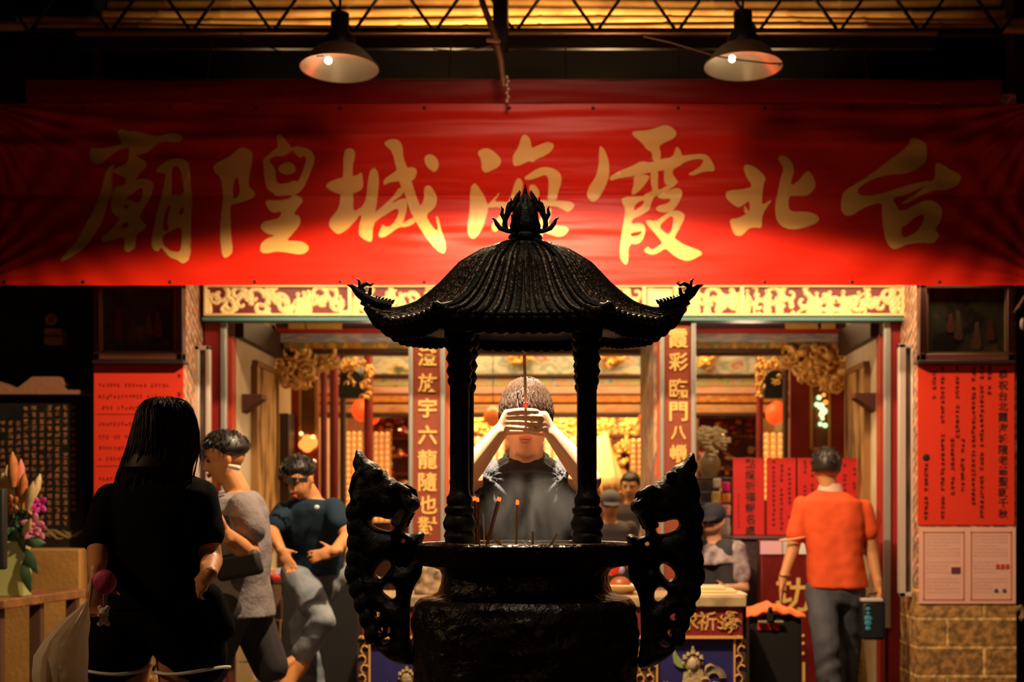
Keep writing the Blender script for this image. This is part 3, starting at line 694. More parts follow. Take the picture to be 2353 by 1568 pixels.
def roofp(s, th, lift=0):
    r, z = prof_at(s); k = hexr(th, min(1, s * 1.6)); sq = .60 + .40 * (1 - s); c = corner(th) * max(0, (s - .55) / .45) ** 2
    # mid-eaves hang a little lower than the corners
    side = .22 + .78 * max(0, abs(math.cos(th)) * 2 - 1)
    r2 = r * k * (1 + .05 * c); z2 = z - .020 * s * s + .058 * c * side + lift
    return Vector((QX + r2 * math.cos(th), QY + r2 * sq * math.sin(th), z2))
NT = 240; NS = 28
b = MB(); rings = []
for i in range(NS + 1):
    s = i / NS; rings.append([roofp(s, 2 * PI * j / NT) for j in range(NT)])
for i in range(NS, -1, -1): rings.append([roofp(i / NS, 2 * PI * j / NT, -.012) for j in range(NT)])
b.ring_loft(rings, cap=True); mesh('roof_slope', b, BRONZE, t)
RIDGEM = mat('ridge_bronze', (.085, .055, .036), .36, metal=.55, bump=.35, bscale=70, var=.7, vscale=14)  # lighter, shinier bronze for the tile ridges, varied by noise
for j in range(72):
    th = 2 * PI * (j + .5) / 72; s0 = .10 if j % 3 == 0 else (.22 if j % 3 == 1 else .34)
    pts = [roofp(s0 + (1.01 - s0) * i / 22, th, .004) for i in range(23)]
    b = MB(); b.tube(pts, [.0035] + [.0075] * 21 + [.0085], 8); e = pts[-1]; b.ball(e, .0115, .0115, .0115, 8, 6)
    mesh('tile_ridge', b, RIDGEM, t)
for j in range(6):
    th = PI / 3 * j; pts = [roofp(.06 + .96 * i / 24, th, .008) for i in range(25)]
    hr = mesh('hip_ridge', MB().tube(pts, [.008] * 12 + [.010] * 13, 8), BRONZE, t)
    # upturned dragon finial at the corner
    d = Vector((math.cos(th), math.sin(th), 0)); u = Vector((0, 0, 1)); p = roofp(1.0, th); k = F / QY * (1 if j % 3 == 0 else 3.2)
    def dr(x, z, y=0): return p + d * (x / k) + u * (z / k) + d.cross(u) * y
    b = MB()
    b.tube([dr(-62, -2), dr(-30, 4), dr(-6, 14), dr(14, 30), dr(28, 44), dr(40, 47)], [.012, .016, .016, .013, .007, .001], 10)
    b.tube([dr(0, 16), dr(2, 34), dr(10, 44), dr(12, 56), dr(18, 62)], [.012, .008, .006, .004, .001], 8)
    b.tube([dr(8, 44), dr(-6, 50), dr(-14, 46), dr(-22, 52)], [.006, .006, .004, .001], 8)
    b.tube([dr(-8, 12), dr(-12, 24), dr(-14, 40)], [.008, .006, .004], 8)
    for q in range(7): b.tube([dr(-14 - q * 8, 8 - q * .5), dr(-18 - q * 8, 20 - q * 1.6), dr(-22 - q * 8, 24 - q * 1.9)], [.006, .004, .001], 6)
    mesh('corner_dragon', b, BRONZE, t)
# scalloped valance under the eaves
rings_t, rings_b, rings_i = [], [], []
NV = 720
b = MB()
def val(j, drop, ins):
    th = 2 * PI * j / NV; v = roofp(1.0, th); c = Vector((QX, QY, v.z)); q = c + (v - c) * (1 - ins); q.z = v.z - drop; return q
per = NV / 78
sc = lambda j: .0065 * (abs(math.sin(PI * j / per)) - 1)
b.ring_loft([[val(j, -.002, .002) for j in range(NV)], [val(j, .012, -.006) for j in range(NV)], [val(j, .030, .02) for j in range(NV)], [val(j, .050 + sc(j), .035) for j in range(NV)],
             [val(j, .050 + sc(j), .055) for j in range(NV)], [val(j, .02, .06) for j in range(NV)]], cap=False)
b.ring_loft([[val(j, .02, .06) for j in range(NV)], [val(j, .0, .5) for j in range(NV)]], cap=False)
mesh('eaves_valance', b, BRONZE, t)
# finial: collar, bulb and a crown of flames
cz = lambda py: zq(py)
pr = [(40, 566), (36, 560), (33, 556), (39, 550), (39, 544), (35, 540), (27, 535), (27, 531), (34, 527), (36, 520), (31, 505), (30, 494), (26, 478), (17, 465), (9, 452), (4, 444), (1, 425)]
mesh('finial', MB().lathe((QX, QY, 0), [(r / F * QY, cz(py)) for r, py in pr], 28), BRONZE, t)
k = F / QY
FL = [  # (x offset px, py) polylines from root to tip, radii px
 ([(-24, 533), (-42, 530), (-58, 524), (-66, 514), (-71, 504), (-78, 500)], [6, 6, 6, 5, 3, .4]),
 ([(-44, 530), (-47, 516), (-46, 505), (-54, 492), (-52, 481), (-56, 473)], [6, 6, 6, 5, 3, .4]),
 ([(-46, 504), (-40, 490), (-38, 478), (-36, 468), (-31, 462), (-34, 454)], [6, 7, 7, 5, 3, .4]),
 ([(-36, 484), (-24, 472), (-20, 458), (-16, 448), (-13, 441), (-13, 437)], [7, 8, 7, 5, 3, .4]),
 ([(0, 470), (0, 455), (0, 442), (0, 432), (0, 421)], [9, 8, 5, 2.5, .4])]
for plane in (0, PI / 3, -PI / 3):
    for s in (-1, 1):
        for pts, rr in FL[:4] if plane else FL:
            f = .78 if plane else 1.0
            qs = [(x * f * s, 535 + (py - 535) * (.9 if plane else 1)) for x, py in pts]
            b = MB(); b.tube([Vector((QX + x / k * math.cos(plane), QY + x / k * math.sin(plane), cz(py))) for x, py in chaikin_open(qs)] if False else
                             [Vector((QX + x / k * math.cos(plane), QY + x / k * math.sin(plane), cz(py))) for x, py in qs], [r / k for r in rr], 8)
            mesh('flame', b, BRONZE, t)
# four columns
def turned(x, y):
    r0 = .0265; z0, z1 = zq(1247), zq(770); L = z1 - z0
    pr = [(.040, 0), (.040, .012), (.044, .020), (.038, .034), (.044, .044), (.046, .056), (.040, .070), (.036, .078), (.041, .086), (.041, .096), (.033, .104), (.036, .112), (.036, .126), (r0 + .003, .134), (r0, .15)]
    pr += [(r0, L - .155), (r0 + .003, L - .15), (.033, L - .142), (.033, L - .134), (.029, L - .128), (.037, L - .112), (.030, L - .094), (.038, L - .078), (.031, L - .060), (.040, L - .046), (.034, L - .03), (.042, L - .018), (.042, L + .01)]
    mesh('column', MB().lathe((x, y, z0), pr, 20), BRONZE, t)
for y in (3.90, 4.10):
    turned(P(1056, 0, 3.90).x, y); turned(P(1349, 0, 3.90).x, y)
# bowl
pr = [(.02, .50), (.16, .50), (.20, .53), (.27, .62), (.300, .70), (.313, .80), (.317, .90), (.316, .945), (.308, .985), (.295, 1.000), (.262, 1.008), (.245, 1.018), (.237, 1.04), (.234, 1.065), (.240, 1.080), (.262, 1.088), (.300, 1.094),
      (.303, 1.100), (.303, 1.128), (.306, 1.134), (.306, 1.150), (.298, 1.156), (.285, 1.154), (.28, 1.14), (.01, 1.135)]
bw = MB().lathe((QX, QY, 0), pr, 96); bmesh.ops.subdivide_edges(bw.bm, edges=[e for e in bw.bm.edges if e.calc_length() > .03 and abs(e.verts[0].co.z - e.verts[1].co.z) > .01], cuts=4)
for v in bw.bm.verts:
    z = v.co.z
    if .66 < z < 1.0:
        n = noise.noise(v.co * 22) + .6 * noise.noise(v.co * 48); f = min(1, (z - .66) * 10, (1.0 - z) * 30)
        d = Vector((v.co.x - QX, v.co.y - QY, 0)).normalized(); v.co += d * (.010 * n * f)
mesh('bowl', bw, mat('relief_bronze', (.020, .015, .012), .30, metal=.35, bump=.6, bscale=34), t)
mesh('ash', MB().lathe((QX, QY, 0), [(.281, 1.138), (.25, 1.146), (.12, 1.149), (.01, 1.150)], 40), mat('ash', (.30, .26, .22), .9, bump=.5), t)
for a in (PI * 1.5, PI / 6, PI * 5 / 6):
    x, y = QX + .2 * math.cos(a), QY + .2 * math.sin(a); d = Vector((math.cos(a), math.sin(a), 0))
    mesh('leg', MB().tube([Vector((x, y, .60)), Vector((x, y, .45)) + d * .05, Vector((x, y, .22)) + d * .04, Vector((x, y, .08)) + d * .07, Vector((x, y, .0)) + d * .09], [.07, .06, .042, .045, .06], 12), BRONZE, t)
# dragon handles
ZD = lambda p: (780 + p[0] * .36549, 1020 + p[1] * .36549)
D_OUT = [(105,38),(128,36),(150,62),(180,100),(232,120),(258,150),(300,190),(322,206),(352,226),(382,252),(412,262),(440,285),(446,312),(490,335),(508,362),(506,402),(468,430),(440,462),(422,512),(404,560),(460,570),(500,546),(536,560),(530,600),(512,640),(520,700),(522,760),(516,830),(480,880),(455,940),(444,1010),(440,1200),(450,1290),(462,1350),(455,1392),(425,1400),(380,1390),(300,1350),(230,1290),(190,1220),(172,1130),(150,1030),(138,960),(105,900),(103,800),(105,700),(92,620),(70,520),(55,430),(64,370),(90,290),(84,230),(108,190),(98,170),(80,122),(98,90)]
D_H = [[(195,460),(255,460),(300,478),(355,475),(345,552),(285,545),(212,520)],[(385,595),(430,600),(410,625),(388,630)],[(360,735),(380,690),(420,648),(455,662),(470,692),(450,740)],[(215,812),(250,760),(308,728),(328,762),(305,805),(262,848)],
 [(258,915),(318,878),(356,900),(356,980),(310,962)],[(215,1038),(272,1070),(240,1092),(217,1088)],[(172,1020),(186,1030),(206,1120),(186,1085)],[(235,1148),(275,1150),(276,1184),(250,1192)],[(302,1145),(320,1148),(322,1195),(300,1192)],[(275,1232),(322,1200),(318,1245),(290,1258),(248,1262)]]
TEETH = [(205,545),(230,560),(255,550),(275,562),(300,552),(322,560),(340,550)]
def dragon(mirror, label=None):
    f = (lambda p: (2336 - p[0], p[1] + 18)) if mirror else (lambda p: p)
    cv = lambda poly: [(lambda q: (P(q[0], q[1], 3.98).x, P(q[0], q[1], 3.98).z))(ZD(f(p))) for p in poly]
    o = [cv(D_OUT)]; hs = [cv(h) for h in D_H]
    V, T = fill2d(o, hs, step=.009)
    b = MB(); inflate(b, V, T, 3.98, .055, .05, edge=.12, wob=.006)
    def q3(u, v, y): q = ZD(f((u, v))); w_ = P(q[0], q[1], 3.98); w_.y = 3.98 + y; return w_
    # horns, whiskers, mane, scales of the back stand out of the plate
    for s in (-1, 1):
        b.tube([q3(330, 300, s * .04), q3(390, 270, s * .07), q3(450, 300, s * .085), q3(480, 350, s * .07)], [.016, .014, .010, .002], 8)
        b.tube([q3(150, 150, s * .03), q3(120, 210, s * .07), q3(90, 300, s * .06), q3(95, 380, s * .045)], [.010, .009, .007, .002], 8)
        b.ball(q3(255, 190, s * .045), .016)
        for i in range(9): b.ball(q3(95 + 8 * math.sin(i), 430 + i * 95, s * .045) + Vector(((.012 if not mirror else -.012) * (i > 4) * (i - 4), 0, 0)), .02, .014, .03)
        for i in range(5): b.tube([q3(400 - i * 14, 400 + i * 22, s * .045), q3(440 - i * 10, 440 + i * 20, s * .065), q3(470 - i * 10, 430 + i * 22, s * .05)], [.010, .008, .002], 6)
    for u, v in TEETH: b.tube([q3(u, v + 14, -.02), q3(u + 4, v - 8, -.025)], [.004, .001], 5)
    organic('dragon_handle', b, BRONZE, t, voxel=.0045, smooth=1)
dragon(False); dragon(True)
# arms by which each handle grips the rim
for s in (-1, 1):
    mesh('handle_arm', MB().tube([Vector((QX + s * .29, 3.98, 1.12)), Vector((QX + s * .36, 3.98, 1.115))], [.035, .03], 10), BRONZE, t)
    mesh('handle_arm', MB().tube([Vector((QX + s * .29, 3.98, .70)), Vector((QX + s * .37, 3.98, .69))], [.03, .03], 10), BRONZE, t)
# burning incense sticks standing in the ash
STK = mat('incense_brown', (.30, .09, .04), .7); STP = mat('incense_stub', (.60, .36, .16), .7); EMB = mat('ember', (.9, .2, .05), .5, emit=(1, .16, .03), estr=1.6); ASHT = mat('ash_tip', (.65, .5, .42), .9)
def stick(px0, py0, px1, py1, Y, label, rad=.0028, m=STK, lit=True, z0=None):
    a = P(px0, py0, Y); c = P(px1, py1, Y); a = a + (a - c).normalized() * .0
    d = (c - a).normalized(); a = a - d * ((a.z - 1.145) / max(d.z, .2))
    s = thing('incense_stick', label, 'incense stick', a, 'incense sticks burning in the bronze bowl')
    mesh('stick', MB().tube([a, c], rad, 7), m, s)
    if lit:
        mesh('ember', MB().capsule(c, c + d * .008, rad * 1.3, rad * 1.2, 8, 3), EMB, s)
        mesh('ash_tip', MB().tube([c + d * .008, c + d * .016 + Vector((.003, 0, 0))], [rad * 1.1, rad * .6], 7), ASHT, s)
stick(1090, 1243, 1086, 1150, 4.05, 'leftmost tall stick of the close bundle beside the left column', .0032)
stick(1096, 1243, 1092, 1149, 4.08, 'middle tall stick of the close bundle beside the left column', .0032)
stick(1101, 1243, 1098, 1152, 4.02, 'rightmost tall stick of the close bundle beside the left column', .0032)
stick(1088, 1243, 1072, 1203, 4.06, 'short thin stick leaning left against the left column', .0022, lit=False)
stick(1120, 1243, 1144, 1150, 4.0, 'left stick of the leaning pair, tilted to the right', .0028)
stick(1124, 1243, 1148, 1151, 4.05, 'right stick of the leaning pair, tilted to the right', .0028)
stick(1186, 1243, 1189, 1158, 4.04, 'single upright stick in the middle with a crooked ash tip', .004, STP)
stick(1113, 1243, 1110, 1180, 4.15, 'pale thin stick behind the close bundle', .002, STP, lit=False)
stick(1224, 1243, 1224, 1222, 3.95, 'upright pale stub right of the middle', .0035, STP, lit=False)
stick(1272, 1243, 1281, 1228, 3.95, 'pale stub leaning right near the right column', .0035, STP, lit=False)
stick(1139, 1243, 1133, 1236, 3.95, 'tiny pale stub leaning left below the leaning pair', .0028, STP, lit=False)
stick(1146, 1243, 1143, 1235, 3.93, 'tiny upright pale stub below the leaning pair', .0035, STP, lit=False)
# smoke
m = bpy.data.materials.new('smoke'); m.use_nodes = True; nt = m.node_tree; nt.nodes.remove(nt.nodes['Principled BSDF'])
vs = nt.nodes.new('ShaderNodeVolumePrincipled'); vs.inputs['Color'].default_value = (.74, .82, 1, 1); vs.inputs['Anisotropy'].default_value = .0
tc = nt.nodes.new('ShaderNodeTexCoord'); mp = nt.nodes.new('ShaderNodeMapping'); mp.inputs['Scale'].default_value = (1, 1, .55); mp.inputs['Rotation'].default_value = (0, .5, 0)
n = nt.nodes.new('ShaderNodeTexNoise'); n.inputs['Scale'].default_value = 8; n.inputs['Detail'].default_value = 4; n.inputs['Distortion'].default_value = 1.2
r = nt.nodes.new('ShaderNodeMapRange'); r.inputs['From Min'].default_value = .49; r.inputs['From Max'].default_value = .72; r.inputs['To Max'].default_value = 75
nt.links.new(tc.outputs['Object'], mp.inputs['Vector']); nt.links.new(mp.outputs[0], n.inputs['Vector']); nt.links.new(n.outputs['Fac'], r.inputs['Value'])
# denser low over the ash, fading with height and to the sides
sp = nt.nodes.new('ShaderNodeSeparateXYZ'); nt.links.new(tc.outputs['Generated'], sp.inputs[0])
h = nt.nodes.new('ShaderNodeMapRange'); h.inputs['From Min'].default_value = 1.0; h.inputs['From Max'].default_value = .3; nt.links.new(sp.outputs[2], h.inputs['Value'])
mu = nt.nodes.new('ShaderNodeMath'); mu.operation = 'MULTIPLY'; ctr = nt.nodes.new('ShaderNodeVectorMath'); ctr.operation = 'DISTANCE'; ctr.inputs[1].default_value = (.5, .5, .45); nt.links.new(tc.outputs['Generated'], ctr.inputs[0])
fo = nt.nodes.new('ShaderNodeMapRange'); fo.inputs['From Min'].default_value = .47; fo.inputs['From Max'].default_value = .12; nt.links.new(ctr.outputs['Value'], fo.inputs['Value'])
m2 = nt.nodes.new('ShaderNodeMath'); m2.operation = 'MULTIPLY'; nt.links.new(r.outputs[0], m2.inputs[0]); nt.links.new(fo.outputs[0], m2.inputs[1])
nt.links.new(m2.outputs[0], mu.inputs[0]); nt.links.new(h.outputs[0], mu.inputs[1]); nt.links.new(mu.outputs[0], vs.inputs['Density'])
nt.links.new(vs.outputs[0], nt.nodes['Material Output'].inputs['Volume']); MATS['smoke'] = m
sm = MB(); sm.ball(P(1222, 1168, 4.08), .165, .12, .135, 24, 16); o = mesh('smoke', sm, m)
tag(o, 'thin grey smoke drifting above the burner between its columns', 'smoke', kind='stuff')
# ================================================================ pier fronts: pictures, notices
WOODF = mat('frame_dark_wood', (.10, .03, .018), .45)
def picture(px0, py0, px1, py1, label, seed):
    Y = YP - .07; a = P(px0, py1, Y); b = P(px1, py0, Y); t = thing('framed_picture', label, 'picture', ((a.x + b.x) / 2, YP, a.z))
    fr = MB(); w = .045
    fr.box((a.x, Y - .015, a.z), (b.x, Y + .07, a.z + w)); fr.box((a.x, Y - .015, b.z - w), (b.x, Y + .07, b.z)); fr.box((a.x, Y - .015, a.z), (a.x + w, Y + .07, b.z)); fr.box((b.x - w, Y - .015, a.z), (b.x, Y + .07, b.z))
    mesh('frame', fr, WOODF, t, bevel=.006)
    lf = MB(); q = w; lf.box((a.x + q, Y - .005, a.z + q), (b.x - q, Y + .01, a.z + q + .012)); lf.box((a.x + q, Y - .005, a.z + q), (a.x + q + .012, Y + .01, b.z - q)); lf.box((b.x - q - .012, Y - .005, a.z + q), (b.x - q, Y + .01, b.z - q))
    mesh('inner_fillet', lf, mat('fillet_gold', (.42, .24, .12), .4, metal=.3), t)
    mesh('picture_panel', MB().box((a.x + w, Y + .012, a.z + w), (b.x - w, Y + .05, b.z - w)), ramp_mat('old_painting_%d' % seed, [(.012, .010, .008), (.05, .045, .02), (.03, .05, .03), (.16, .08, .04), (.30, .14, .07)], 4.5 + seed, .5, lo=.4, hi=.75), t)
    r = random.Random(seed)
    for k in range(4):  # painted figures: robed shapes
        x = a.x + (b.x - a.x) * (.3 + .15 * k + r.uniform(-.04, .04)); z = a.z + (b.z - a.z) * r.uniform(.25, .5); h = r.uniform(.06, .11)
        V, T = fill2d([[(x - .03, z - h), (x + .035, z - h), (x + .02, z), (x + .012, z + h * .6), (x + .014, z + h * .9), (x - .006, z + h), (x - .016, z + h * .7), (x - .012, z + .5 * h), (x - .022, z)]])
        g = MB(); g.tris([(p[0], Y + .010, p[1]) for p in V.tolist()], [tuple(q) for q in T.tolist()]); mesh('painted_figure', g, mat('painted_robe_%d' % (k % 3), [(.14, .03, .02), (.10, .055, .025), (.15, .07, .04)][k % 3], .6), t, smooth=False)
picture(215, 648, 421, 828, 'dark framed temple picture on the left pier above the red notices', 1)
picture(2112, 648, 2330, 830, 'dark framed temple picture on the right pier above the red notice', 2)
SHELF = WOODF
for px0, px1, lab in ((214, 424, 'dark wooden ledge under the left framed picture'), (2108, 2332, 'dark wooden ledge under the right framed picture')):
    a = P(px0, 836, YP - .10); b = P(px1, 829, YP - .10); tag(mesh('picture_ledge', MB().box((a.x, YP - .12, a.z), (b.x, YP, b.z)), mat('ledge_black', (.02, .012, .01), .5), bevel=.003), lab, 'ledge')
NRED = mat('notice_red', (.90, .042, .012), .6); INK = mat('ink', (.03, .008, .006), .7); INKR = mat('ink_faded', (.36, .02, .012), .7)
Yn = YP - .012
t = thing('red_notice', 'tall red notice with columns of black calligraphy on the right pier', 'notice', P(2220, 1210, Yn))
a = P(2109, 1207, Yn); b = P(2331, 838, Yn); mesh('paper', MB().box((a.x, Yn, a.z), (b.x, Yn + .011, b.z)), NRED, t)
big = '恭祝台北霞海城隍老爺聖誕千秋'
for i, ch in enumerate(big):
    g = MB(); put_glyph(g, ch, P(2305, 861 + i * 24.6, Yn - .003), .062); mesh('written_character', g, INK, t, smooth=False)
r = random.Random(3)
for k, (px, y0, y1) in enumerate(((2274, 848, 910), (2256, 846, 1196), (2237, 850, 1166), (2212, 1014, 1134), (2200, 848, 1006), (2189, 1012, 1134), (2166, 848, 1195), (2146, 858, 924), (2128, 1070, 1196))):
    g = MB(); y = y0
    while y < y1:
        if r.random() > .08: scrawl(g, P(px, y, Yn - .003), .032, .030, r, 7)
        y += 11
    mesh('writing_column', g, INK, t, smooth=False)
g = MB(); g.ball(P(2128, 1052, Yn - .002), .024, .004, .024); mesh('round_seal', g, INK, t)
YG = Yn
t = thing('red_notice', 'red notices with rows of faint small writing on the left pier behind the long-haired woman', 'notice', P(318, 1290, Yn))
a = P(216, 1290, Yn); b = P(421, 838, Yn); mesh('paper', MB().box((a.x, Yn, a.z), (b.x, Yn + .011, b.z)), NRED, t)
for py in (886, 912, 938, 975, 1005, 1030, 1055, 1100, 1130, 1160):
    g = MB()
    for i in range(20):
        if r.random() > .12: scrawl(g, P(230 + i * 8.6, py, Yn - .003), .020, .032, r, 6)
    mesh('writing_row', g, INKR, t, smooth=False)
g = MB()
for py in (863, 908, 1010): scrawl(g, P(412, py, Yn - .003), .028, .04, r, 8)
mesh('side_writing', g, INKR, t, smooth=False)
g = MB()
for py in (952, 1071, 1180): g.pbox(222, py - 1, 416, py + 1, Yn - .004, .004)
mesh('ruled_line', g, INKR, t, smooth=False)
# pink sheet with two ruled pages
PINK = mat('pink_paper', (.95, .52, .42), .6); PL = mat('pink_line', (.62, .22, .14), .7); GR = mat('faded_ink', (.42, .20, .16), .7)
t = thing('pink_notice', 'large pink printed sheet of two bordered pages below the red notice on the right pier', 'notice', P(2224, 1388, Yn))
a = P(2112, 1388, Yn); b = P(2334, 1212, Yn); mesh('paper', MB().box((a.x, Yn, a.z), (b.x, Yn + .008, b.z)), PINK, t)
for x0, x1 in ((2121, 2216), (2230, 2325)):
    g = MB()
    for (u0, v0, u1, v1) in ((x0, 1222, x1, 1225), (x0, 1377, x1, 1380), (x0, 1222, x0 + 3, 1380), (x1 - 3, 1222, x1, 1380)): g.pbox(u0, v0, u1, v1, Yn - .003, .003)
    mesh('page_border', g, PL, t, smooth=False)
    for k in range(18):
        g = MB(); y = 1232 + k * 7.6; x = x0 + 8
        if k in (7, 12): continue
        while x < x1 - 8 - (25 if k % 4 == 3 else 0):
            if x0 < 2200 and 8 < k < 12 and x > 2180: break
            if x0 > 2200 and (k in (8, 9) and x > 2288 or k in (15, 16) and x > 2278): break
            scrawl(g, P(x, y, Yn - .003), .010, .012, r, 3); x += 5
        mesh('printed_line', g, GR, t, smooth=False)
mesh('printed_emblem', MB().pbox(2186, 1304, 2207, 1319, Yn - .004, .004), mat('print_purple', (.16, .03, .06), .7), t)
for x in (2293, 2304, 2315): mesh('red_block', MB().pbox(x - 4, 1297, x + 4, 1308, Yn - .004, .004), mat('print_red', (.6, .05, .03), .7), t)
for x in (2289, 2308): mesh('round_stamp', MB().ball(P(x, 1358, Yn - .002), .014, .003, .014), mat('print_grey', (.10, .08, .12), .7), t)
# narrow glass notice cases on the piers' inner edges
def case(px0, px1, py0, py1, Y, label, west):
    a = P(px0, py1, Y); b = P(px1, py0, Y); t = thing('notice_case', label, 'notice case', ((a.x + b.x) / 2, Y, a.z)); w = .028
    fr = MB(); fr.box((a.x, Y, a.z), (a.x + w * 1.6, Y + .05, b.z)); fr.box((b.x - w, Y, a.z), (b.x, Y + .05, b.z)); fr.box((a.x, Y, a.z), (b.x, Y + .05, a.z + w)); fr.box((a.x, Y, b.z - w), (b.x, Y + .05, b.z))
    mesh('frame', fr, mat('case_frame', (.62, .52, .45), .4, metal=.2), t, bevel=.004)
    mesh('glass_pane', MB().box((a.x + w, Y + .02, a.z + w), (b.x - w, Y + .028, b.z - w)), ramp_mat('case_dark_' + ('w' if west else 'e'), [(.03, .02, .018), (.08, .05, .04), (.30, .16, .08)], 5, .12, (3, 1, .6), lo=.4, hi=.8), t)
    mesh('hinge', MB().box((b.x - .012, Y - .012, (a.z + b.z) / 2), (b.x + .006, Y, (a.z + b.z) / 2 + .03)), mat('brass', (.7, .4, .12), .3, metal=.8), t)
case(442, 482, 795, 1240, 9.35, 'narrow upright glass case beside the left pier', True)
case(2066, 2104, 790, 1372, 9.2, 'narrow upright glass case beside the right pier', False)

# ================================================================ the hall
PBE = ramp_mat('beam_painted_pale', [(.10, .12, .06), (.60, .42, .10), (.72, .58, .34), (.66, .58, .46), (.28, .34, .24), (.58, .50, .36), (.50, .12, .05), (.42, .40, .34)], 3.6, .5, (1.2, 1, 2.2), lo=.28, hi=.72)
PBG = ramp_mat('beam_painted_green', [(.12, .18, .08), (.46, .36, .08), (.30, .34, .16), (.62, .20, .05), (.36, .38, .30), (.16, .22, .18)], 5, .5, (2, 1, 3), lo=.3, hi=.7)
PBR = ramp_mat('beam_painted_orange', [(.28, .06, .015), (.66, .26, .04), (.50, .14, .02), (.78, .40, .08)], 6, .5, (1.4, 1, 3), lo=.3, hi=.7)
PPK = ramp_mat('beam_painted_pink', [(.56, .22, .16), (.70, .36, .24), (.50, .30, .26)], 3, .5, (1, 1, 6))
PBL = ramp_mat('beam_painted_lilac', [(.36, .30, .30), (.60, .50, .42), (.26, .28, .34), (.66, .44, .28)], 4, .5, (1, 1, 5))
FRG = ramp_mat('beam_fringe', [(.10, .06, .015), (.70, .42, .05), (.50, .18, .02), (.16, .20, .06), (.80, .52, .10)], 9, .5, (1.5, 1, .8))
DK = mat('dark_wood', (.06, .018, .010), .5)  # plain dark brown for thin bands, posts, shelves and cords
def beam(px0, px1, py0, py1, Y, d, m, parent, name='painted_band', bev=.01):
    mesh(name, MB().pbox(px0, py0, px1, py1, Y, d), m, parent, bevel=bev)
t = thing('painted_crossbeam', 'near painted crossbeam with a lilac band and yellow fringe spanning the hall behind the lintel', 'beam', P(1290, 810, 10.95))
beam(632, 1947, 740, 752, 10.92, .3, mat('beam_indigo', (.10, .05, .09), .5), t); beam(632, 1947, 752, 765, 10.9, .3, mat('beam_red', (.42, .03, .015), .45), t)
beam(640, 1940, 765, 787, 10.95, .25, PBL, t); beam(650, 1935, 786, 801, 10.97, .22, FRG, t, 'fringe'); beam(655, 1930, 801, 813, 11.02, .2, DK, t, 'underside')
for px0, px1 in ((662, 700), (703, 785), (1805, 1880), (1888, 1920)): beam(px0, px1, 741, 756, 10.88, .03, mat('beam_gold_key', (.80, .45, .08), .4, bump=.8, bscale=50), t, 'gold_pattern', .004)
t = thing('painted_crossbeam', 'far painted crossbeam stack of pale, green, pink and orange bands above the praying man', 'beam', P(1290, 956, 13.5))
beam(722, 1888, 806, 861, 13.5, .3, PBE, t); beam(722, 1888, 785, 804, 13.45, .3, PBR, t); beam(722, 1888, 861, 867, 13.46, .3, DK, t, 'dark_band')
beam(722, 1888, 867, 889, 13.5, .3, PBG, t); beam(722, 1888, 889, 906, 13.48, .3, PPK, t); beam(722, 1888, 907, 926, 13.5, .3, PBR, t); beam(722, 1888, 926, 930, 13.6, .2, DK, t, 'dark_band')  # thin dark bands separate the painted ones
beam(722, 1888, 930, 950, 13.5, .3, ramp_mat('beam_painted_brown', [(.45, .16, .05), (.62, .30, .12), (.38, .22, .12)], 5, .5, (1, 1, 3)), t); beam(722, 1888, 950, 957, 13.47, .3, DK, t, 'dark_band')
GC = mat('carved_gold', (.85, .48, .12), .38, metal=.35, bump=.5, bscale=50)
def carving(px0, py0, px1, py1, Y, n, seed, name, label, shape=None, rmin=.018, rmax=.040, parent=None, m=None):
    """pierced gilt carving: a tangle of curling leaves and knobs"""
    r = random.Random(seed); mb = MB(); i = 0
    while i < n:
        px, py = r.uniform(px0, px1), r.uniform(py0, py1)
        if shape and not shape((px - px0) / (px1 - px0), (py - py0) / (py1 - py0)): continue
        i += 1; c = P(px, py, Y + r.uniform(-.08, .08)); rr = r.uniform(rmin, rmax)
        if r.random() < .6:
            a0 = r.uniform(0, 6.28); sg = r.choice((-1, 1)); R = rr * 1.7
            mb.tube([c + Vector((R * (1 - .75 * k / 6) * math.cos(a0 + sg * 4.6 * k / 6), -.02 * k / 6, R * (1 - .75 * k / 6) * math.sin(a0 + sg * 4.6 * k / 6))) for k in range(7)], [rr * .25, rr * .5, rr * .5, rr * .45, rr * .4, rr * .4, rr * .5], 6)
        else: mb.ball(c, rr, rr * .8, rr * r.uniform(.6, 1.1), 9, 6)
    if parent is not None: return mesh(name, mb, m or GC, parent)
    o = mesh(name, mb, m or GC); return tag(o, label, 'carving')
carving(638, 796, 778, 893, 11.1, 170, 11, 'gilded_bracket', 'cluster of gilded leaf carving under the near crossbeam at the left', lambda u, v: v < 1 - abs(u - .28) ** 1.5 * 1.3, rmin=.02, rmax=.045)
carving(1800, 796, 1942, 893, 10.95, 170, 12, 'gilded_bracket', 'cluster of gilded leaf carving under the near crossbeam at the right', lambda u, v: v < 1 - abs(u - .70) ** 1.5 * 1.2, rmin=.02, rmax=.045)
for k, (px, lab) in enumerate(((1194, 'left of the two gilded lion bosses on the pale beam, above the praying man'), (1397, 'gilded lion boss on the pale beam just right of the burner column'), (1621, 'gilded lion boss on the pale beam seen in the right doorway'))):
    carving(px - 28, 805, px + 28, 838, 13.38, 34, 20 + k, 'lion_boss', lab, lambda u, v: (u - .5) ** 2 + (v - .5) ** 2 < .26, .016, .036)
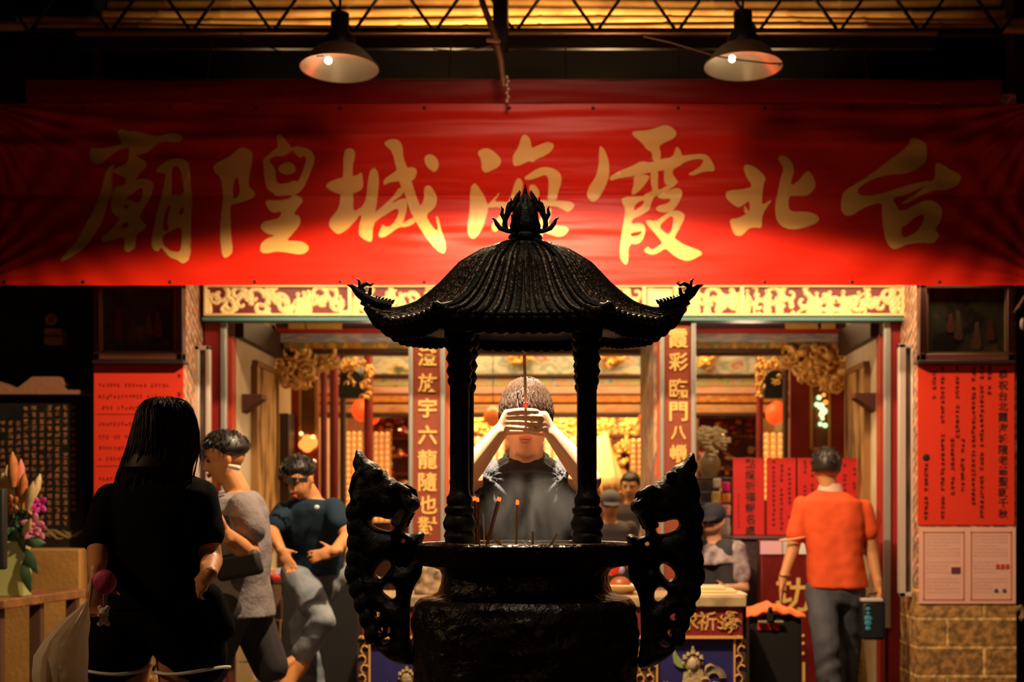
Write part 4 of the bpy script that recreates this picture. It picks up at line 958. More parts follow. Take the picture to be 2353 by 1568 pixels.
# red doors folded open either side
def hall_door(x0, x1, Y, wx0, wx1, label, glow, lights):
    a = P(x0, 878, Y); b = P(x1, 0, Y); t = thing('hall_door', label, 'door', ((a.x + b.x) / 2, Y, 0)); z1 = P(0, 830, Y).z; w0 = P(wx0, 1032, Y); w1 = P(wx1, 878, Y)
    m = mat('door_lacquer', (.30, .018, .012), .3, var=.35, vscale=4)
    fr = MB(); fr.box((a.x, Y, 0), (w0.x, Y + .05, z1)); fr.box((w1.x, Y, 0), (b.x, Y + .05, z1)); fr.box((w0.x, Y, 0), (w1.x, Y + .05, w0.z)); fr.box((w0.x, Y, w1.z), (w1.x, Y + .05, z1))
    mesh('door_panel', fr, m, t, bevel=.008)
    mesh('glass_pane', MB().box((w0.x, Y + .02, w0.z), (w1.x, Y + .03, w1.z)), mat('brown_glass', (.16, .055, .015), .12), t)
    mo = MB()
    for x in (w0.x, w1.x): mo.box((x - .012, Y - .012, w0.z), (x + .012, Y, w1.z))
    mo.box((w0.x, Y - .012, w0.z - .012), (w1.x, Y, w0.z + .012)); mesh('moulding', mo, mat('door_gold_line', (.55, .25, .06), .4), t)
    return t
hall_door(668, 732, 11.6, 690, 727, 'red door with a glazed upper panel glowing orange at its foot, in the left doorway', 1, 0)
hall_door(1815, 1945, 11.4, 1864, 1905, 'dark red door with a glazed upper panel catching pale green lights, in the right doorway', 0, 1)
g = MB(); rr = random.Random(4)
OG = mat('orange_glow', (1, .35, .08), .4, emit=(1, .30, .05), estr=1.6); YG_ = mat('yellow_glow', (1, .7, .3), .4, emit=(1, .62, .22), estr=2.6); GG = mat('green_glow', (.7, 1, .7), .4, emit=(.55, .85, .42), estr=1.6)
t = thing('glass_glow', 'orange glow in the glass of the left red door, made of emissive balls', 'lamp', P(708, 1030, 11.55))
for px, py, s, m in ((706, 1012, .045, OG), (716, 1018, .05, OG), (697, 1022, .04, OG), (692, 997, .016, YG_), (719, 1005, .018, YG_), (706, 1026, .05, OG), (720, 1062, .022, YG_)): mesh('glow_ball', MB().ball(P(px, py, 11.56), s, .02, s), m, t)  # emissive balls on the pane stand in for the orange glow
t = thing('glass_reflections', 'pale green and white reflections in the glass of the right red door, made of emissive balls', 'lights', P(1885, 990, 11.36))
for px, py, s, m in ((1882, 914, .02, GG), (1893, 908, .016, OG), (1886, 934, .028, GG), (1877, 930, .02, GG), (1893, 945, .03, GG), (1888, 953, .022, YG_), (1885, 975, .018, GG), (1896, 978, .02, GG), (1897, 925, .02, OG), (1890, 962, .016, GG)): mesh('glow_ball', MB().ball(P(px, py, 11.37), s, .015, s), m, t)  # emissive balls on the pane stand in for reflected lights
for k, (px0, px1, Y, lab) in enumerate(((736, 752, 12.0, 'slim red lacquered post right of the glazed left door'), (757, 778, 12.2, 'broad red lacquered post beside the dark arch in the left doorway'), (781, 795, 12.8, 'near-black post standing left of the leftmost lantern'),
        (836, 857, 12.6, 'dark red round column crossing in front of the two lanterns'), (1738, 1754, 12.6, 'dark red round column left of the large lantern in the right doorway'), (1798, 1812, 12.2, 'near-black post right of the gold lamp tower in the right doorway'))):
    a = P(px0, 800, Y); b = P(px1, 0, Y); m = DK if 'near-black' in lab else mat('post_red', (.26, .014, .012), .35, var=.3)
    tag(mesh('hall_column', MB().lathe(((a.x + b.x) / 2, Y, 0), [((b.x - a.x) / 2 * q, z) for q, z in ((1.25, 0), (1.25, .12), (1, .16), (1, 2.72))], 20), m), lab, 'column')
# dark arches with gilt surrounds
for px, Y, lab, sd in ((806, 12.5, 'dark arched niche with gilt leaf surround in the left doorway', 31), (1783, 12.3, 'dark arched niche with gilt leaf surround in the right doorway', 32)):
    t = thing('arched_niche', lab, 'niche', P(px, 915, Y)); ax = [(px - 28, 915), (px - 28, 878)] + [(px - 28 * math.cos(a), 878 - 27 * math.sin(a)) for a in [PI * i / 12 for i in range(1, 12)]] + [(px + 28, 878), (px + 28, 915)]
    mesh('niche_panel', MB().prism([(P(u, v, Y).x, P(u, v, Y).z) for u, v in ax], Y, Y + .12), BLACK, t)
    carving(px - 46, 826, px + 50, 915, Y - .05, 90, sd, 'gilt_surround', '', lambda u, v: (abs(u - .48) > .30 or v < .28) and abs(u - .48) < .46, .012, .024, parent=t)
    carving(px - 8, 862, px + 12, 895, Y - .03, 8, sd + 5, 'small_figure', '', None, .010, .02, parent=t)
# egg-shaped paper lanterns
LN = mat('lantern_red', (.95, .10, .02), .45, emit=(1, .09, .012), estr=.75); LN2 = mat('lantern_orange', (.95, .22, .05), .2, emit=(1, .16, .02), estr=.35, spec=.8)
def lantern(px, py, r, Y, label, m=LN, tilt=0):
    c = P(px, py, Y); R = r * Y / F; t = thing('paper_lantern', label, 'lantern', c)
    pr = [(R * max(.06, math.sin(a) * (1 + .16 * math.cos(a) * -1)), -R * 1.12 * math.cos(a)) for a in [PI * i / 12 for i in range(13)]]
    pr = [(rr_ * (1 - .25 * max(0, z / R)), z) for rr_, z in pr]
    b = MB(); b.lathe((0, 0, 0), pr, 20); b.bm.transform(Matrix.Translation(c) @ Matrix.Rotation(tilt, 4, 'Y')); mesh('lantern_shade', b, m, t)
    b = MB(); b.tube([c + Vector((R * .9 * math.sin(tilt), 0, R * 1.05 * math.cos(tilt))), Vector((c.x + R * .9 * math.sin(tilt), c.y, 3.31))], .004, 6); mesh('hanging_cord', b, DK, t)
lantern(830, 943, 24, 13.2, 'left of the two glowing red lanterns in the left doorway, partly behind a column')
lantern(853, 951, 24, 14.0, 'right of the two glowing red lanterns in the left doorway, partly behind a column')
lantern(1133, 957, 22, 12.0, 'shiny orange lantern beside the praying man\'s head', LN2)
lantern(1783, 950, 25, 13.0, 'large glowing red lantern hanging in the right doorway', LN, .35)
lantern(1478, 963, 12, 12.9, 'small red lantern just left of the painted door leaf')
# towers of little gold lamps: one tower one thing
LAMP = mat('lamp_tower_gold', (1, .62, .2), .35, metal=.2, emit=(1, .50, .13), estr=.55)
TB = mat('tower_back', (.40, .14, .03), .5)
def tower(px0, px1, py0, py1, Y, cols, rows, label, m=LAMP, back=TB):
    a = P(px0, py1, Y); b = P(px1, py0, Y); t = thing('lamp_tower', label, 'lamp tower', ((a.x + b.x) / 2, Y, a.z))
    mesh('backboard', MB().box((a.x, Y, a.z), (b.x, Y + .1, b.z)), back, t)
    w, h = (b.x - a.x) / cols, (b.z - a.z) / rows
    mesh('plinth', MB().box((a.x, Y, 0), (b.x, Y + .1, a.z)), DK, t)
    for j in range(rows):
        g = MB(); z = a.z + (j + .5) * h; g.box((a.x, Y - .05, a.z + j * h), (b.x, Y, a.z + j * h + h * .12))
        for i in range(cols): g.ball((a.x + (i + .5) * w, Y - .03, z + h * .05), w * .40, .03, h * .34, 8, 6)
        mesh('lamp_row', g, m, t)
tower(795, 834, 990, 1318, 13.6, 3, 24, 'tall gold lamp tower left of the dark red column, beside the left-hand dragon')
tower(858, 897, 992, 1200, 14.0, 3, 15, 'tall gold lamp tower right of the dark red column, above the left-hand dragon')
tower(1752, 1800, 993, 1150, 13.6, 3, 11, 'gold lamp tower under the large lantern in the right doorway')
tower(1448, 1477, 1008, 1130, 14.6, 2, 10, 'slim gold lamp tower left of the painted door leaf')
LAMPB = mat('lamp_tower_bright', (1, .72, .34), .35, emit=(1, .60, .20), estr=.85)
tower(1072, 1160, 1004, 1262, 15.0, 5, 18, 'broad bright gold lamp tower left of the praying man', LAMPB)
tower(1250, 1345, 1004, 1262, 15.0, 5, 18, 'broad bright gold lamp tower right of the praying man', LAMPB)
# altar in the middle
t = thing('altar', 'gilded altar with carved panels at the far end of the hall', 'altar', P(1290, 1250, 15.6))
carving(1078, 960, 1160, 1000, 15.3, 70, 41, 'gilt_panel', '', None, .02, .05, parent=t); carving(1270, 960, 1335, 1002, 15.3, 90, 42, 'gilt_panel', '', None, .02, .045, parent=t)
carving(1370, 960, 1412, 998, 15.3, 60, 43, 'gilt_panel', '', None, .02, .04, parent=t); carving(1428, 962, 1465, 996, 15.3, 50, 44, 'gilt_panel', '', None, .015, .035, parent=t)
carving(1412, 1008, 1450, 1042, 15.3, 40, 45, 'gilt_panel', '', None, .015, .03, parent=t); carving(1412, 1050, 1436, 1138, 15.3, 50, 46, 'gilt_panel', '', None, .015, .03, parent=t)
carving(1376, 1004, 1402, 1020, 15.3, 24, 47, 'gilt_panel', '', None, .015, .03, parent=t)
mesh('back_panel', MB().pbox(900, 955, 1740, HZ + CH * F / 15.7, 15.7, .1), mat('altar_brown', (.26, .07, .015), .5, var=.6, vscale=3), t)
mesh('shelf', MB().pbox(1060, 1000, 1490, 1005, 15.25, .3), DK, t); pass
tag(organic('altar_drape', MB().capsule(P(1385, 1018, 15.15), P(1400, 1110, 15.0), .10, .16).capsule(P(1375, 1100, 15.0), P(1412, 1130, 15.0), .12, .08), mat('drape_cream', (.85, .50, .20), .6), None, .02, 2, lambda v: .02 * math.sin(v.x * 50 + v.z * 9)), 'pale cloth drape hanging beside the altar, right of the burner column', 'drape')
# red shelves and altar vessels in the side bays
sr = random.Random(9)
def bay(px0, px1, py0, py1, Y, label):
    t = thing('side_altar', label, 'altar', P((px0 + px1) / 2, py1, Y)); mesh('cabinet', MB().pbox(px0, py0, px1, HZ + CH * F / Y, Y, .3), mat('side_altar_dark', (.13, .018, .012), .5, var=.5), t)
    cols = [mat('bay_red', (.60, .03, .015), .4), GC, mat('bay_orange', (.8, .25, .03), .4), YG_, mat('bay_brown', (.25, .07, .02), .5), mat('bay_pale', (.7, .45, .3), .5)]
    n = int((px1 - px0) * (py1 - py0) / 420)
    for k in range(n):
        px, py = sr.uniform(px0 + 4, px1 - 4), sr.uniform(py0 + 6, py1 - 4); s = sr.uniform(.015, .04)
        m = cols[sr.choice((0, 0, 1, 1, 2, 4, 4, 3 if sr.random() < .4 else 0, 5))]
        b = MB(); b.lathe(P(px, py, Y - .06), [(s * .7, -s), (s, -s * .3), (s * .5, s * .5), (s * .7, s), (.003, s * 1.3)], 10) if k % 2 else b.ball(P(px, py, Y - .06), s * 1.3, s * .6, s * .6)
        mesh('vessel', b, m, t)
    for py in np.linspace(py0 + 20, py1 - 10, 5): mesh('shelf', MB().pbox(px0, py, px1, py + 4, Y - .1, .1), cols[4], t)
bay(856, 940, 905, 1260, 14.4, 'dim red side altar with small vessels and lamps in the left doorway')
bay(1605, 1738, 905, 1240, 14.2, 'dim red side altar with small vessels and lamps in the right doorway')
# pictures on the side walls
SCR = ramp_mat('scroll_painting', [(.03, .02, .01), (.20, .09, .02), (.50, .27, .08), (.62, .36, .12)], 4, .5, (1, 2.2, .6), lo=.32, hi=.6)
def wallpic(x, y0, y1, z0, z1, label, s):
    t = thing('wall_painting', label, 'painting', (x, (y0 + y1) / 2, z0))
    mesh('painted_panel', MB().box((x, y0, z0), (x + s * .03, y1, z1)), SCR, t)
    f = MB(); f.box((x, y0 - .03, z0), (x + s * .045, y0, z1)); f.box((x, y1, z0), (x + s * .045, y1 + .03, z1)); f.box((x, y0, z1), (x + s * .045, y1, z1 + .04)); mesh('frame', f, mat('painting_frame', (.30, .14, .04), .5), t)
wallpic(XW, 10.22, 10.95, .95, 2.28, 'tall brown painted panel on the left side wall of the hall', 1)
wallpic(XE, 10.0, 10.65, .95, 2.25, 'tall brown painted panel on the right side wall of the hall', -1)
for s, x, y, lab in ((1, XW, 9.95, 'small dark wooden shelf on the left side wall'), (-1, XE, 9.85, 'small dark wooden shelf on the right side wall')):
    tag(mesh('wall_shelf', MB().prism([(x, 1.92), (x + s * .14, 2.02), (x + s * .14, 2.05), (x, 2.05)], y - .05, y + .12), WOODF), lab, 'shelf')
tag(mesh('black_cabinet', MB().box((XE - .22, 10.36, 0), (XE - .04, 10.8, 1.42)), mat('cab_black', (.012, .012, .014), .4), bevel=.01), 'black cabinet against the right side wall behind the man in the orange shirt', 'cabinet')
tag(mesh('dark_cupboard', MB().pbox(636, 950, 664, 1320, 11.3, .24), mat('cupboard_brown', (.05, .022, .012), .5), bevel=.008), 'dark cupboard beside the glazed left door', 'cupboard')

# red folding screen of four notices
t0 = [(1685, 1757), (1762, 1829), (1834, 1898), (1903, 1980)]
scr = '點燈祈福報名處'
labs = ['leftmost red notice of the row behind the cabinets, bearing seven large characters', 'second red notice of the row behind the cabinets, with three columns of small writing', 'third red notice of the row, half hidden by the man in the orange shirt', 'rightmost red notice of the row, right of the man in the orange shirt']
for k, (u0, u1) in enumerate(t0):
    t = thing('standing_notice', labs[k], 'notice', P((u0 + u1) / 2, 1232, 10.3)); mesh('panel', MB().pbox(u0, 1053, u1, 1230, 10.3, .03), mat('screen_red', (.62, .014, .012), .5), t, bevel=.003)
    if k == 0:
        for i, ch in enumerate(scr): g = MB(); put_glyph(g, ch, P(1724, 1066 + i * 25.5, 10.296), .072); mesh('written_character', g, INK, t, smooth=False)
        g = MB(); [scrawl(g, P(1697, 1140 + i * 9, 10.296), .018, .022, r, 5) for i in range(9)]; mesh('writing_column', g, INK, t, smooth=False)
    else:
        for c in range(3):
            g = MB(); x = u0 + 16 + c * (u1 - u0 - 24) / 2.4; y = 1063 + 8 * c
            while y < 1222:
                if r.random() > .12: scrawl(g, P(x, y, 10.296), .028, .028, r, 7)
                y += 11
            mesh('writing_column', g, INK, t, smooth=False)
# cabinets under the screen
t = thing('reception_cabinet', 'dark purple-brown cabinet under the red notices', 'cabinet', P(1675, 1600, 10.02))
a = P(1652, 1240, 10.02); b = P(1748, 0, 10.02); mesh('carcass', MB().box((a.x, 10.02, 0), (b.x, 10.28, a.z)), mat('cab_purple', (.055, .03, .035), .5, var=.4, bump=.3), t, bevel=.01); mesh('worktop', MB().box((a.x - .01, 9.99, a.z), (P(1875, 0, 9.95).x, 10.3, a.z + .02)), mat('cab_top', (.10, .05, .06), .35), t, bevel=.005)
t = thing('donation_box', 'tall maroon wooden donation box with a gold character on its front', 'donation box', P(1800, 1600, 9.7))
a = P(1748, 1243, 9.7); b = P(1880, 0, 9.7); mesh('carcass', MB().box((a.x, 9.7, 0), (b.x, 9.9, a.z)), mat('box_maroon', (.16, .012, .010), .3, var=.3), t, bevel=.01)
g = MB(); put_glyph(g, '功', P(1822, 1368, 9.695), .235); mesh('written_character', g, mat('gold_letter', (.75, .45, .12), .4), t, smooth=False)
g = MB(); [g.ball(P(1846, y, 9.69), .010, .01, .013) for y in (1462, 1480, 1503)]; g.pbox(1844, 1523, 1850, 1568, 9.69, .01); mesh('gold_studs', g, mat('gold_letter'), t)
for u0, u1, lab, c in ((1747, 1797, 'pink paper label', (.75, .42, .52)), (1799, 1830, 'pale printed label', (.55, .52, .52)), (1836, 1858, 'white paper label', (.75, .70, .66))):
    o = mesh('paper_label', MB().pbox(u0, 1244, u1, 1274, 9.69, .008), mat(lab.replace(' ', '_'), c, .6), t); o['label'] = lab
# flower vase, dark stand, goods
t = thing('flower_vase', 'bulbous vase of cream flowers on a tall dark stand in the right doorway', 'vase', P(1632, 1200, 10.8))
fl = MB(); rv = random.Random(8)
for i in range(70):
    c = P(1632 + rv.gauss(0, 13), 1012 + rv.gauss(0, 11), 10.8 + rv.uniform(-.08, .08)); s = rv.uniform(.014, .028)
    for q in range(4): a_ = q * PI / 2 + rv.uniform(0, 1); fl.ball(c + Vector((s * math.cos(a_), -.01, s * math.sin(a_))), s, s * .5, s * .6, 7, 5)
mesh('flowers', fl, mat('flower_cream', (.80, .68, .38), .6, var=.4, vscale=20), t)
mesh('vase', MB().lathe(P(1630, 1070, 10.8), [(.05, -.10), (.075, -.04), (.085, .03), (.06, .08), (.05, .10)], 20), mat('vase_brown', (.30, .20, .10), .3, var=.5), t)
mesh('stand', MB().lathe((P(1628, 0, 10.8).x, 10.8, 0), [(.10, 0), (.08, .1), (.055, .9), (.06, 1.25), (.09, 1.42), (.085, 1.46)], 18), mat('stand_black', (.02, .02, .024), .5), t)
GC_ = [((.75, .02, .22), 'magenta'), ((.75, .55, .15), 'yellow'), ((.80, .35, .30), 'pink'), ((.55, .5, .5), 'grey'), ((.8, .3, .05), 'orange'), ((.70, .62, .50), 'cream')]
for k, (u0, v0, u1, v1, c, lab) in enumerate(((1660, 1108, 1678, 1132, 0, 'magenta packet on the goods stand left of the red notices'), (1640, 1100, 1658, 1122, 5, 'cream packet on the goods stand'), (1637, 1130, 1657, 1158, 1, 'yellow packet on the goods stand, below the cream one'),
        (1650, 1160, 1680, 1186, 2, 'pink packet topmost of the lower goods'), (1660, 1134, 1680, 1156, 4, 'orange packet below the magenta one'), (1655, 1190, 1678, 1232, 3, 'grey and red bag hanging low on the goods stand'))):
    a = P(u0, v1, 10.45); b = P(u1, v0, 10.45); tag(mesh('goods_packet', MB().box((a.x, 10.45, a.z), (b.x, 10.5, b.z)), mat('packet_' + GC_[c][1], GC_[c][0], .4, var=.4, vscale=18), bevel=.01), lab, 'packet', 'packets on the goods stand')
t = thing('goods_stand', 'wire stand holding coloured packets left of the red notices', 'stand', P(1660, 1600, 10.5))
g = MB()
for px in (1600, 1682): g.tube([(P(px, 0, 10.52).x, 10.52, 0), (P(px, 0, 10.52).x, 10.52, P(0, 1095, 10.52).z)], .01)
for py in (1100, 1133, 1158, 1188, 1234): g.tube([P(1600, py, 10.52), P(1682, py, 10.52)], .008)
mesh('wire_frame', g, STEEL, t)
# ================================================================ people
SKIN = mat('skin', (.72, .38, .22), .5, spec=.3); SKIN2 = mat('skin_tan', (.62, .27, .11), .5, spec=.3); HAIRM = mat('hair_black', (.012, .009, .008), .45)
LIP = mat('lips', (.52, .22, .14), .5); EYEM = mat('eye_dark', (.02, .015, .012), .2)
def lerp(a, b, t): return Vector(a).lerp(Vector(b), t)
class Frame:
    def __init__(s, f, u=(0, 0, 1)):
        s.f = Vector(f).normalized(); s.r = s.f.cross(Vector(u)).normalized(); s.u = s.r.cross(s.f).normalized()   # r = the person's right hand side
    def p(s, c, x, y, z): return Vector(c) + s.r * x + s.f * y + s.u * z
def head_prims(b, c, fr, k=1.0):
    r, f, u = fr.r * k, fr.f * k, fr.u * k; c = Vector(c)
    b.ellipsoid(c + u * .028 - f * .008, r * .076, f * .094, u * .088, 18, 12)
    b.ellipsoid(c - u * .030 + f * .018, r * .064, f * .070, u * .082, 16, 10)
    b.ellipsoid(c - u * .085 + f * .046, r * .030, f * .026, u * .022)
    b.capsule(c + u * .012 + f * .084, c - u * .026 + f * .100, .008 * k, .0125 * k)
    for s in (-1, 1):
        b.ball(c + r * s * .013 - u * .030 + f * .092, .009 * k)
        b.ellipsoid(c + r * s * .079 - u * .004 - f * .006, r * .010, f * .018, u * .032, 10, 8)
        b.ellipsoid(c + r * s * .030 + u * .026 + f * .078, r * .026, f * .010, u * .008, 10, 6)
        b.capsule(c + r * s * .060 - u * .02 + f * .01, c + r * s * .028 - u * .088 + f * .040, .018 * k, .018 * k)
def face_parts(t, c, fr, k=1.0, eyes=True, m=LIP):
    r, f, u = fr.r * k, fr.f * k, fr.u * k; c = Vector(c)
    b = MB(); b.ellipsoid(c - u * .0525 + f * .088, r * .024, f * .009, u * .0050, 12, 8); b.ellipsoid(c - u * .062 + f * .087, r * .020, f * .009, u * .0065, 12, 8); mesh('lips', b, m, t)
    if eyes:
        for s in (-1, 1):
            mesh('eye', MB().ellipsoid(c + r * s * .031 + u * .006 + f * .078, r * .014, f * .008, u * .0055, 10, 6), EYEM, t)
            mesh('eyebrow', MB().ellipsoid(c + r * s * .032 + u * .028 + f * .084, r * .022, f * .006, u * .0035, 10, 6), HAIRM, t)
def hair_cap(t, c, fr, m, k=1.0, th=.016, low=-.03, name='hair', tufts=0, seed=1, tuft=.012, length=.05, fringe=.05):
    """cap of hair that thins to nothing over the face and neck"""
    r, f, u = fr.r, fr.f, fr.u; c = Vector(c); b = MB(); rd = random.Random(seed)
    def skull(d, ex): 
        return c + (u * .028 - f * .008) * k + r * (d.x * (.076 + ex) * k) + f * (d.y * (.094 + ex) * k) + u * (d.z * (.088 + ex) * k)
    rings = []
    for i in range(25):
        a = -PI / 2 + PI * i / 24; ring = []
        for j in range(40):
            h = 2 * PI * j / 40; d = Vector((math.cos(a) * math.sin(h), math.cos(a) * math.cos(h), math.sin(a)))
            fz = max(0, min(1, (d.y - .15) / .45)); line = (low * 9 - .15 + max(0, d.y) * .6) * (1 - fz) + fringe * 7 * fz   # hairline height as a fraction
            e = max(-.03, min(th, (d.z - line) * .10)); e += .004 * noise.noise(d * 9 + Vector((seed, 0, 0))) if e > 0 else 0
            ring.append(skull(d, e))
        rings.append(ring)
    b.ring_loft(rings)
    for q in range(tufts):
        a = rd.uniform(.12, 1.45); h = rd.uniform(0, 2 * PI); d = Vector((math.cos(a) * math.sin(h), math.cos(a) * math.cos(h), math.sin(a)))
        part = Vector((.15, -.3, 1)); flow = (d - part * .9); flow -= d * flow.dot(d); flow.normalize(); L = length * rd.uniform(.6, 1.2)
        pts = []; dd = d.copy()
        for s in range(6):
            pts.append(skull(dd, th * (1.0 + .25 * math.sin(s)) + .002 * rd.random() + (.003 if s == 2 else 0))); dd = (dd + flow * (L / .09 / 5)).normalized(); flow -= dd * flow.dot(dd); flow.normalize()
        b.tube(pts, [tuft * .25, tuft * .45, tuft * .5, tuft * .42, tuft * .25, .0004], 5, flat=.7)
    return mesh(name, b, m, t)
def finger(b, p, d, n, L, r, curl):
    """three segments from knuckle p along d, bending towards n"""
    seg = [L * .45, L * .30, L * .25]; q = Vector(p); dd = Vector(d).normalized(); n = Vector(n).normalized(); rr = r
    for i, s in enumerate(seg):
        e = q + dd * s; b.capsule(q, e, rr, rr * .92, 8, 3); q = e; rr *= .90
        ax = dd.cross(n)
        if ax.length > 1e-4: ax.normalize(); c, si = math.cos(curl[i]), math.sin(curl[i]); dn = dd * c + ax.cross(dd) * si; n = (Matrix.Rotation(0, 3, 'X') @ n); n2 = n - dn * n.dot(dn); dd = dn.normalized(); n = n2.normalized() if n2.length > 1e-4 else n
def hand(b, w, d, side, k=1.0, curl=(.35, .45, .35), spread=.12):
    """w wrist, d direction of the hand, side = towards the thumb; palm faces d x side"""
    w = Vector(w); d = Vector(d).normalized(); side = Vector(side); side = (side - d * side.dot(d)).normalized(); n = d.cross(side).normalized()
    b.capsule(w - d * .03 * k, w + d * .015 * k, .026 * k, .026 * k, 10, 3)
    b.ellipsoid(w + d * .05 * k, d * .052 * k, side * .040 * k, n * .017 * k, 12, 8)
    for i, (o, L) in enumerate(((.030, .070), (.010, .078), (-.010, .073), (-.029, .058))):
        finger(b, w + d * .088 * k + side * o * k, d + side * o / .03 * spread, n, L * k, .0085 * k, curl)
    finger(b, w + d * .022 * k + side * .034 * k, d * .75 + side * .75, n, .062 * k, .0105 * k, (.3, .3, .2))
def torso_loft(b, nk, shc, hp, right, fw, W, n=24, up=None):
    """W rows: fraction neck->hip, half width, half depth"""
    rings = []
    nk, hp = Vector(nk), Vector(hp)
    for s, a, d in W:
        c = nk.lerp(hp, s); rings.append([c + right * a * math.copysign(abs(math.cos(q)) ** .8, math.cos(q)) + fw * d * math.copysign(abs(math.sin(q)) ** .9, math.sin(q)) for q in [2 * PI * i / n for i in range(n)]])
    b.ring_loft(rings)
def limb(b, pts, rr, n=14):
    for (p, q), (r0, r1) in zip(zip(pts, pts[1:]), zip(rr, rr[1:])): b.capsule(p, q, r0, r1, n, 4)

def shoe(t, heel, d, k=1.0, m=None, L=.26):
    d = Vector(d).normalized(); b = MB(); b.capsule(Vector(heel) + Vector((0, 0, .04)), Vector(heel) + d * L * .8 + Vector((0, 0, .015)), .045 * k, .036 * k); b.capsule(heel + Vector((0, 0, .05)), heel + Vector((0, 0, .10)), .045, .042)
    organic('shoe', b, m or mat('shoe_dark', (.03, .025, .02), .5), t, .009, 2)

# ---------------------------------------------------------------- the praying man
fr = Frame((0, -1, 0), (0, .12, 1)); fr.r = fr.r * .84; hc = P(1209, 971, 4.76)
t = thing('person', 'person in a black t-shirt praying behind the burner, hands folded before the eyes with incense', 'person', (hc.x, 4.82, 0))
b = MB(); head_prims(b, hc, fr, 1.1)
nb = P(1209, 1054, 4.83); hp = Vector((nb.x, 4.86, .98))
b.capsule(nb - Vector((0, 0, .05)), hc + Vector((0, .01, -.06)), .062, .056)
sl, srr = P(1122, 1094, 4.84), P(1296, 1094, 4.84); el, er = P(1060, 1106, 4.60), P(1354, 1104, 4.60); wl, wr = P(1149, 992, 4.575), P(1268, 996, 4.575)
torso_loft(b, nb, None, hp, Vector((1, 0, 0)), Vector((0, 1, 0)), [(0, .06, .05), (.06, .13, .075), (.2, .155, .10), (.5, .14, .10), (.75, .125, .095), (1, .15, .10)])
for s_, e_, w_ in ((sl, el, wl), (srr, er, wr)):
    limb(b, [s_, e_], [.050, .040]); limb(b, [e_, lerp(e_, w_, .3), w_], [.040, .041, .026])
for s in (-1, 1):
    hj = hp + Vector((s * .09, 0, -.04)); kn = Vector((hp.x + s * .10, 4.84, .50)); an = Vector((hp.x + s * .11, 4.90, .09)); limb(b, [hj, kn, an], [.085, .055, .04]); b.capsule(an - Vector((0, 0, .03)), an + Vector((0, -.14, -.05)), .035, .03)
# palms: backs towards the lamp, fingers of both hands laid across one another in front of the brow
kl = [P(1164, py, 4.565) for py in (949, 959, 970, 981)]; kr = [P(1252, py, 4.56) for py in (953, 963, 973, 984)]
for wq, ks in ((wl, kl), (wr, kr)):
    cpalm = (wq + ks[1] + ks[2]) / 3
    for i, kk in enumerate(ks): b.capsule(lerp(wq, kk, .15), kk, .019, .012, 10, 3)
def fingers_across(ks, sgn, Ls, y0, dz, droop):
    for i, (kk, L) in enumerate(zip(ks, Ls)):
        p = Vector(kk); q = p + Vector((sgn * L * .42, y0, dz[i])); q2 = q + Vector((sgn * L * .32, y0 * .3, dz[i] * .2 - droop)); q3 = q2 + Vector((sgn * L * .26, .004, -droop))
        b.capsule(p, q, .0108, .0096, 10, 3); b.capsule(q, q2, .0096, .0088, 10, 3); b.capsule(q2, q3, .0088, .0074, 10, 3)
fingers_across(kl, 1, (.098, .106, .102, .086), -.016, (.006, .003, -.001, -.004), .0015)
fingers_across(kr, -1, (.070, .078, .074, .064), -.002, (.003, .0, -.003, -.006), .0012)
# thumbs closing the lower edge of the hands
b.capsule(lerp(wl, kl[3], .35) + Vector((0, .012, -.004)), P(1196, 992, 4.60), .015, .011, 10, 3); b.capsule(P(1196, 992, 4.60), P(1214, 990, 4.60), .011, .009, 10, 3)
b.capsule(lerp(wr, kr[3], .35) + Vector((0, .012, -.004)), P(1228, 993, 4.60), .015, .011, 10, 3); b.capsule(P(1228, 993, 4.60), P(1212, 991, 4.605), .011, .009, 10, 3)
organic('body', b, SKIN, t, .0042, 2)
face_parts(t, hc, fr, 1.1)
for ks, sgn in ((kl, 1),):
    for i, kk in enumerate(ks): pass
hair_cap(t, hc, fr, mat('hair_brown', (.042, .020, .010), .6, spec=.15), 1.1, .016, .00, tufts=1700, seed=5, tuft=.0042, length=.075, fringe=-.07)
b = MB()
torso_loft(b, nb, None, hp - Vector((0, 0, .12)), Vector((1, 0, 0)), Vector((0, 1, 0)), [(-.005, .082, .066), (.02, .105, .080), (.05, .145, .095), (.10, .172, .110), (.18, .178, .128), (.35, .170, .130), (.6, .163, .122), (.85, .165, .122), (1, .172, .128)], 40)
for s_, e_ in ((sl, el), (srr, er)):
    e2 = lerp(s_, e_, .50); b.capsule(s_, e2, .060, .058, 18, 4)
def folds(v):
    s = 1 if v.x > nb.x else -1; sh = sl if s < 0 else srr; dx, dz = v.x - sh.x, v.z - sh.z
    a = math.atan2(dz, -dx * s); d = math.hypot(dx, dz)
    y = .0085 * math.sin(a * 15 + d * 10) * math.exp(-((d - .09) / .10) ** 2)
    nd = math.hypot(v.x - nb.x, (v.z - nb.z) * 1.2); y += .006 * math.sin(nd * 130) * math.exp(-((nd - .15) / .06) ** 2) * (1 if v.z < nb.z + .02 else 0)
    return (y + .006 * noise.noise(v * 9) + .003 * noise.noise(v * 24)) * max(0, min(1, (nb.z + .01 - v.z) / .05))
TSH = mat('tshirt_black', (.034, .033, .037), .85, bump=.35, bscale=220, spec=.2, sheen=.12)
organic('t_shirt', b, TSH, t, .0065, 2, folds)
b = MB(); n = 48; rg = []
for k in range(9):
    a = 2 * PI * k / 8; rg.append([nb + Vector(((.072 + .010 * math.cos(a)) * math.cos(q), -.004 + (.066 + .008 * math.cos(a)) * math.sin(q), -.004 + .028 * (math.sin(q)) + .014 * math.sin(a))) for q in [2 * PI * i / n for i in range(n)]])
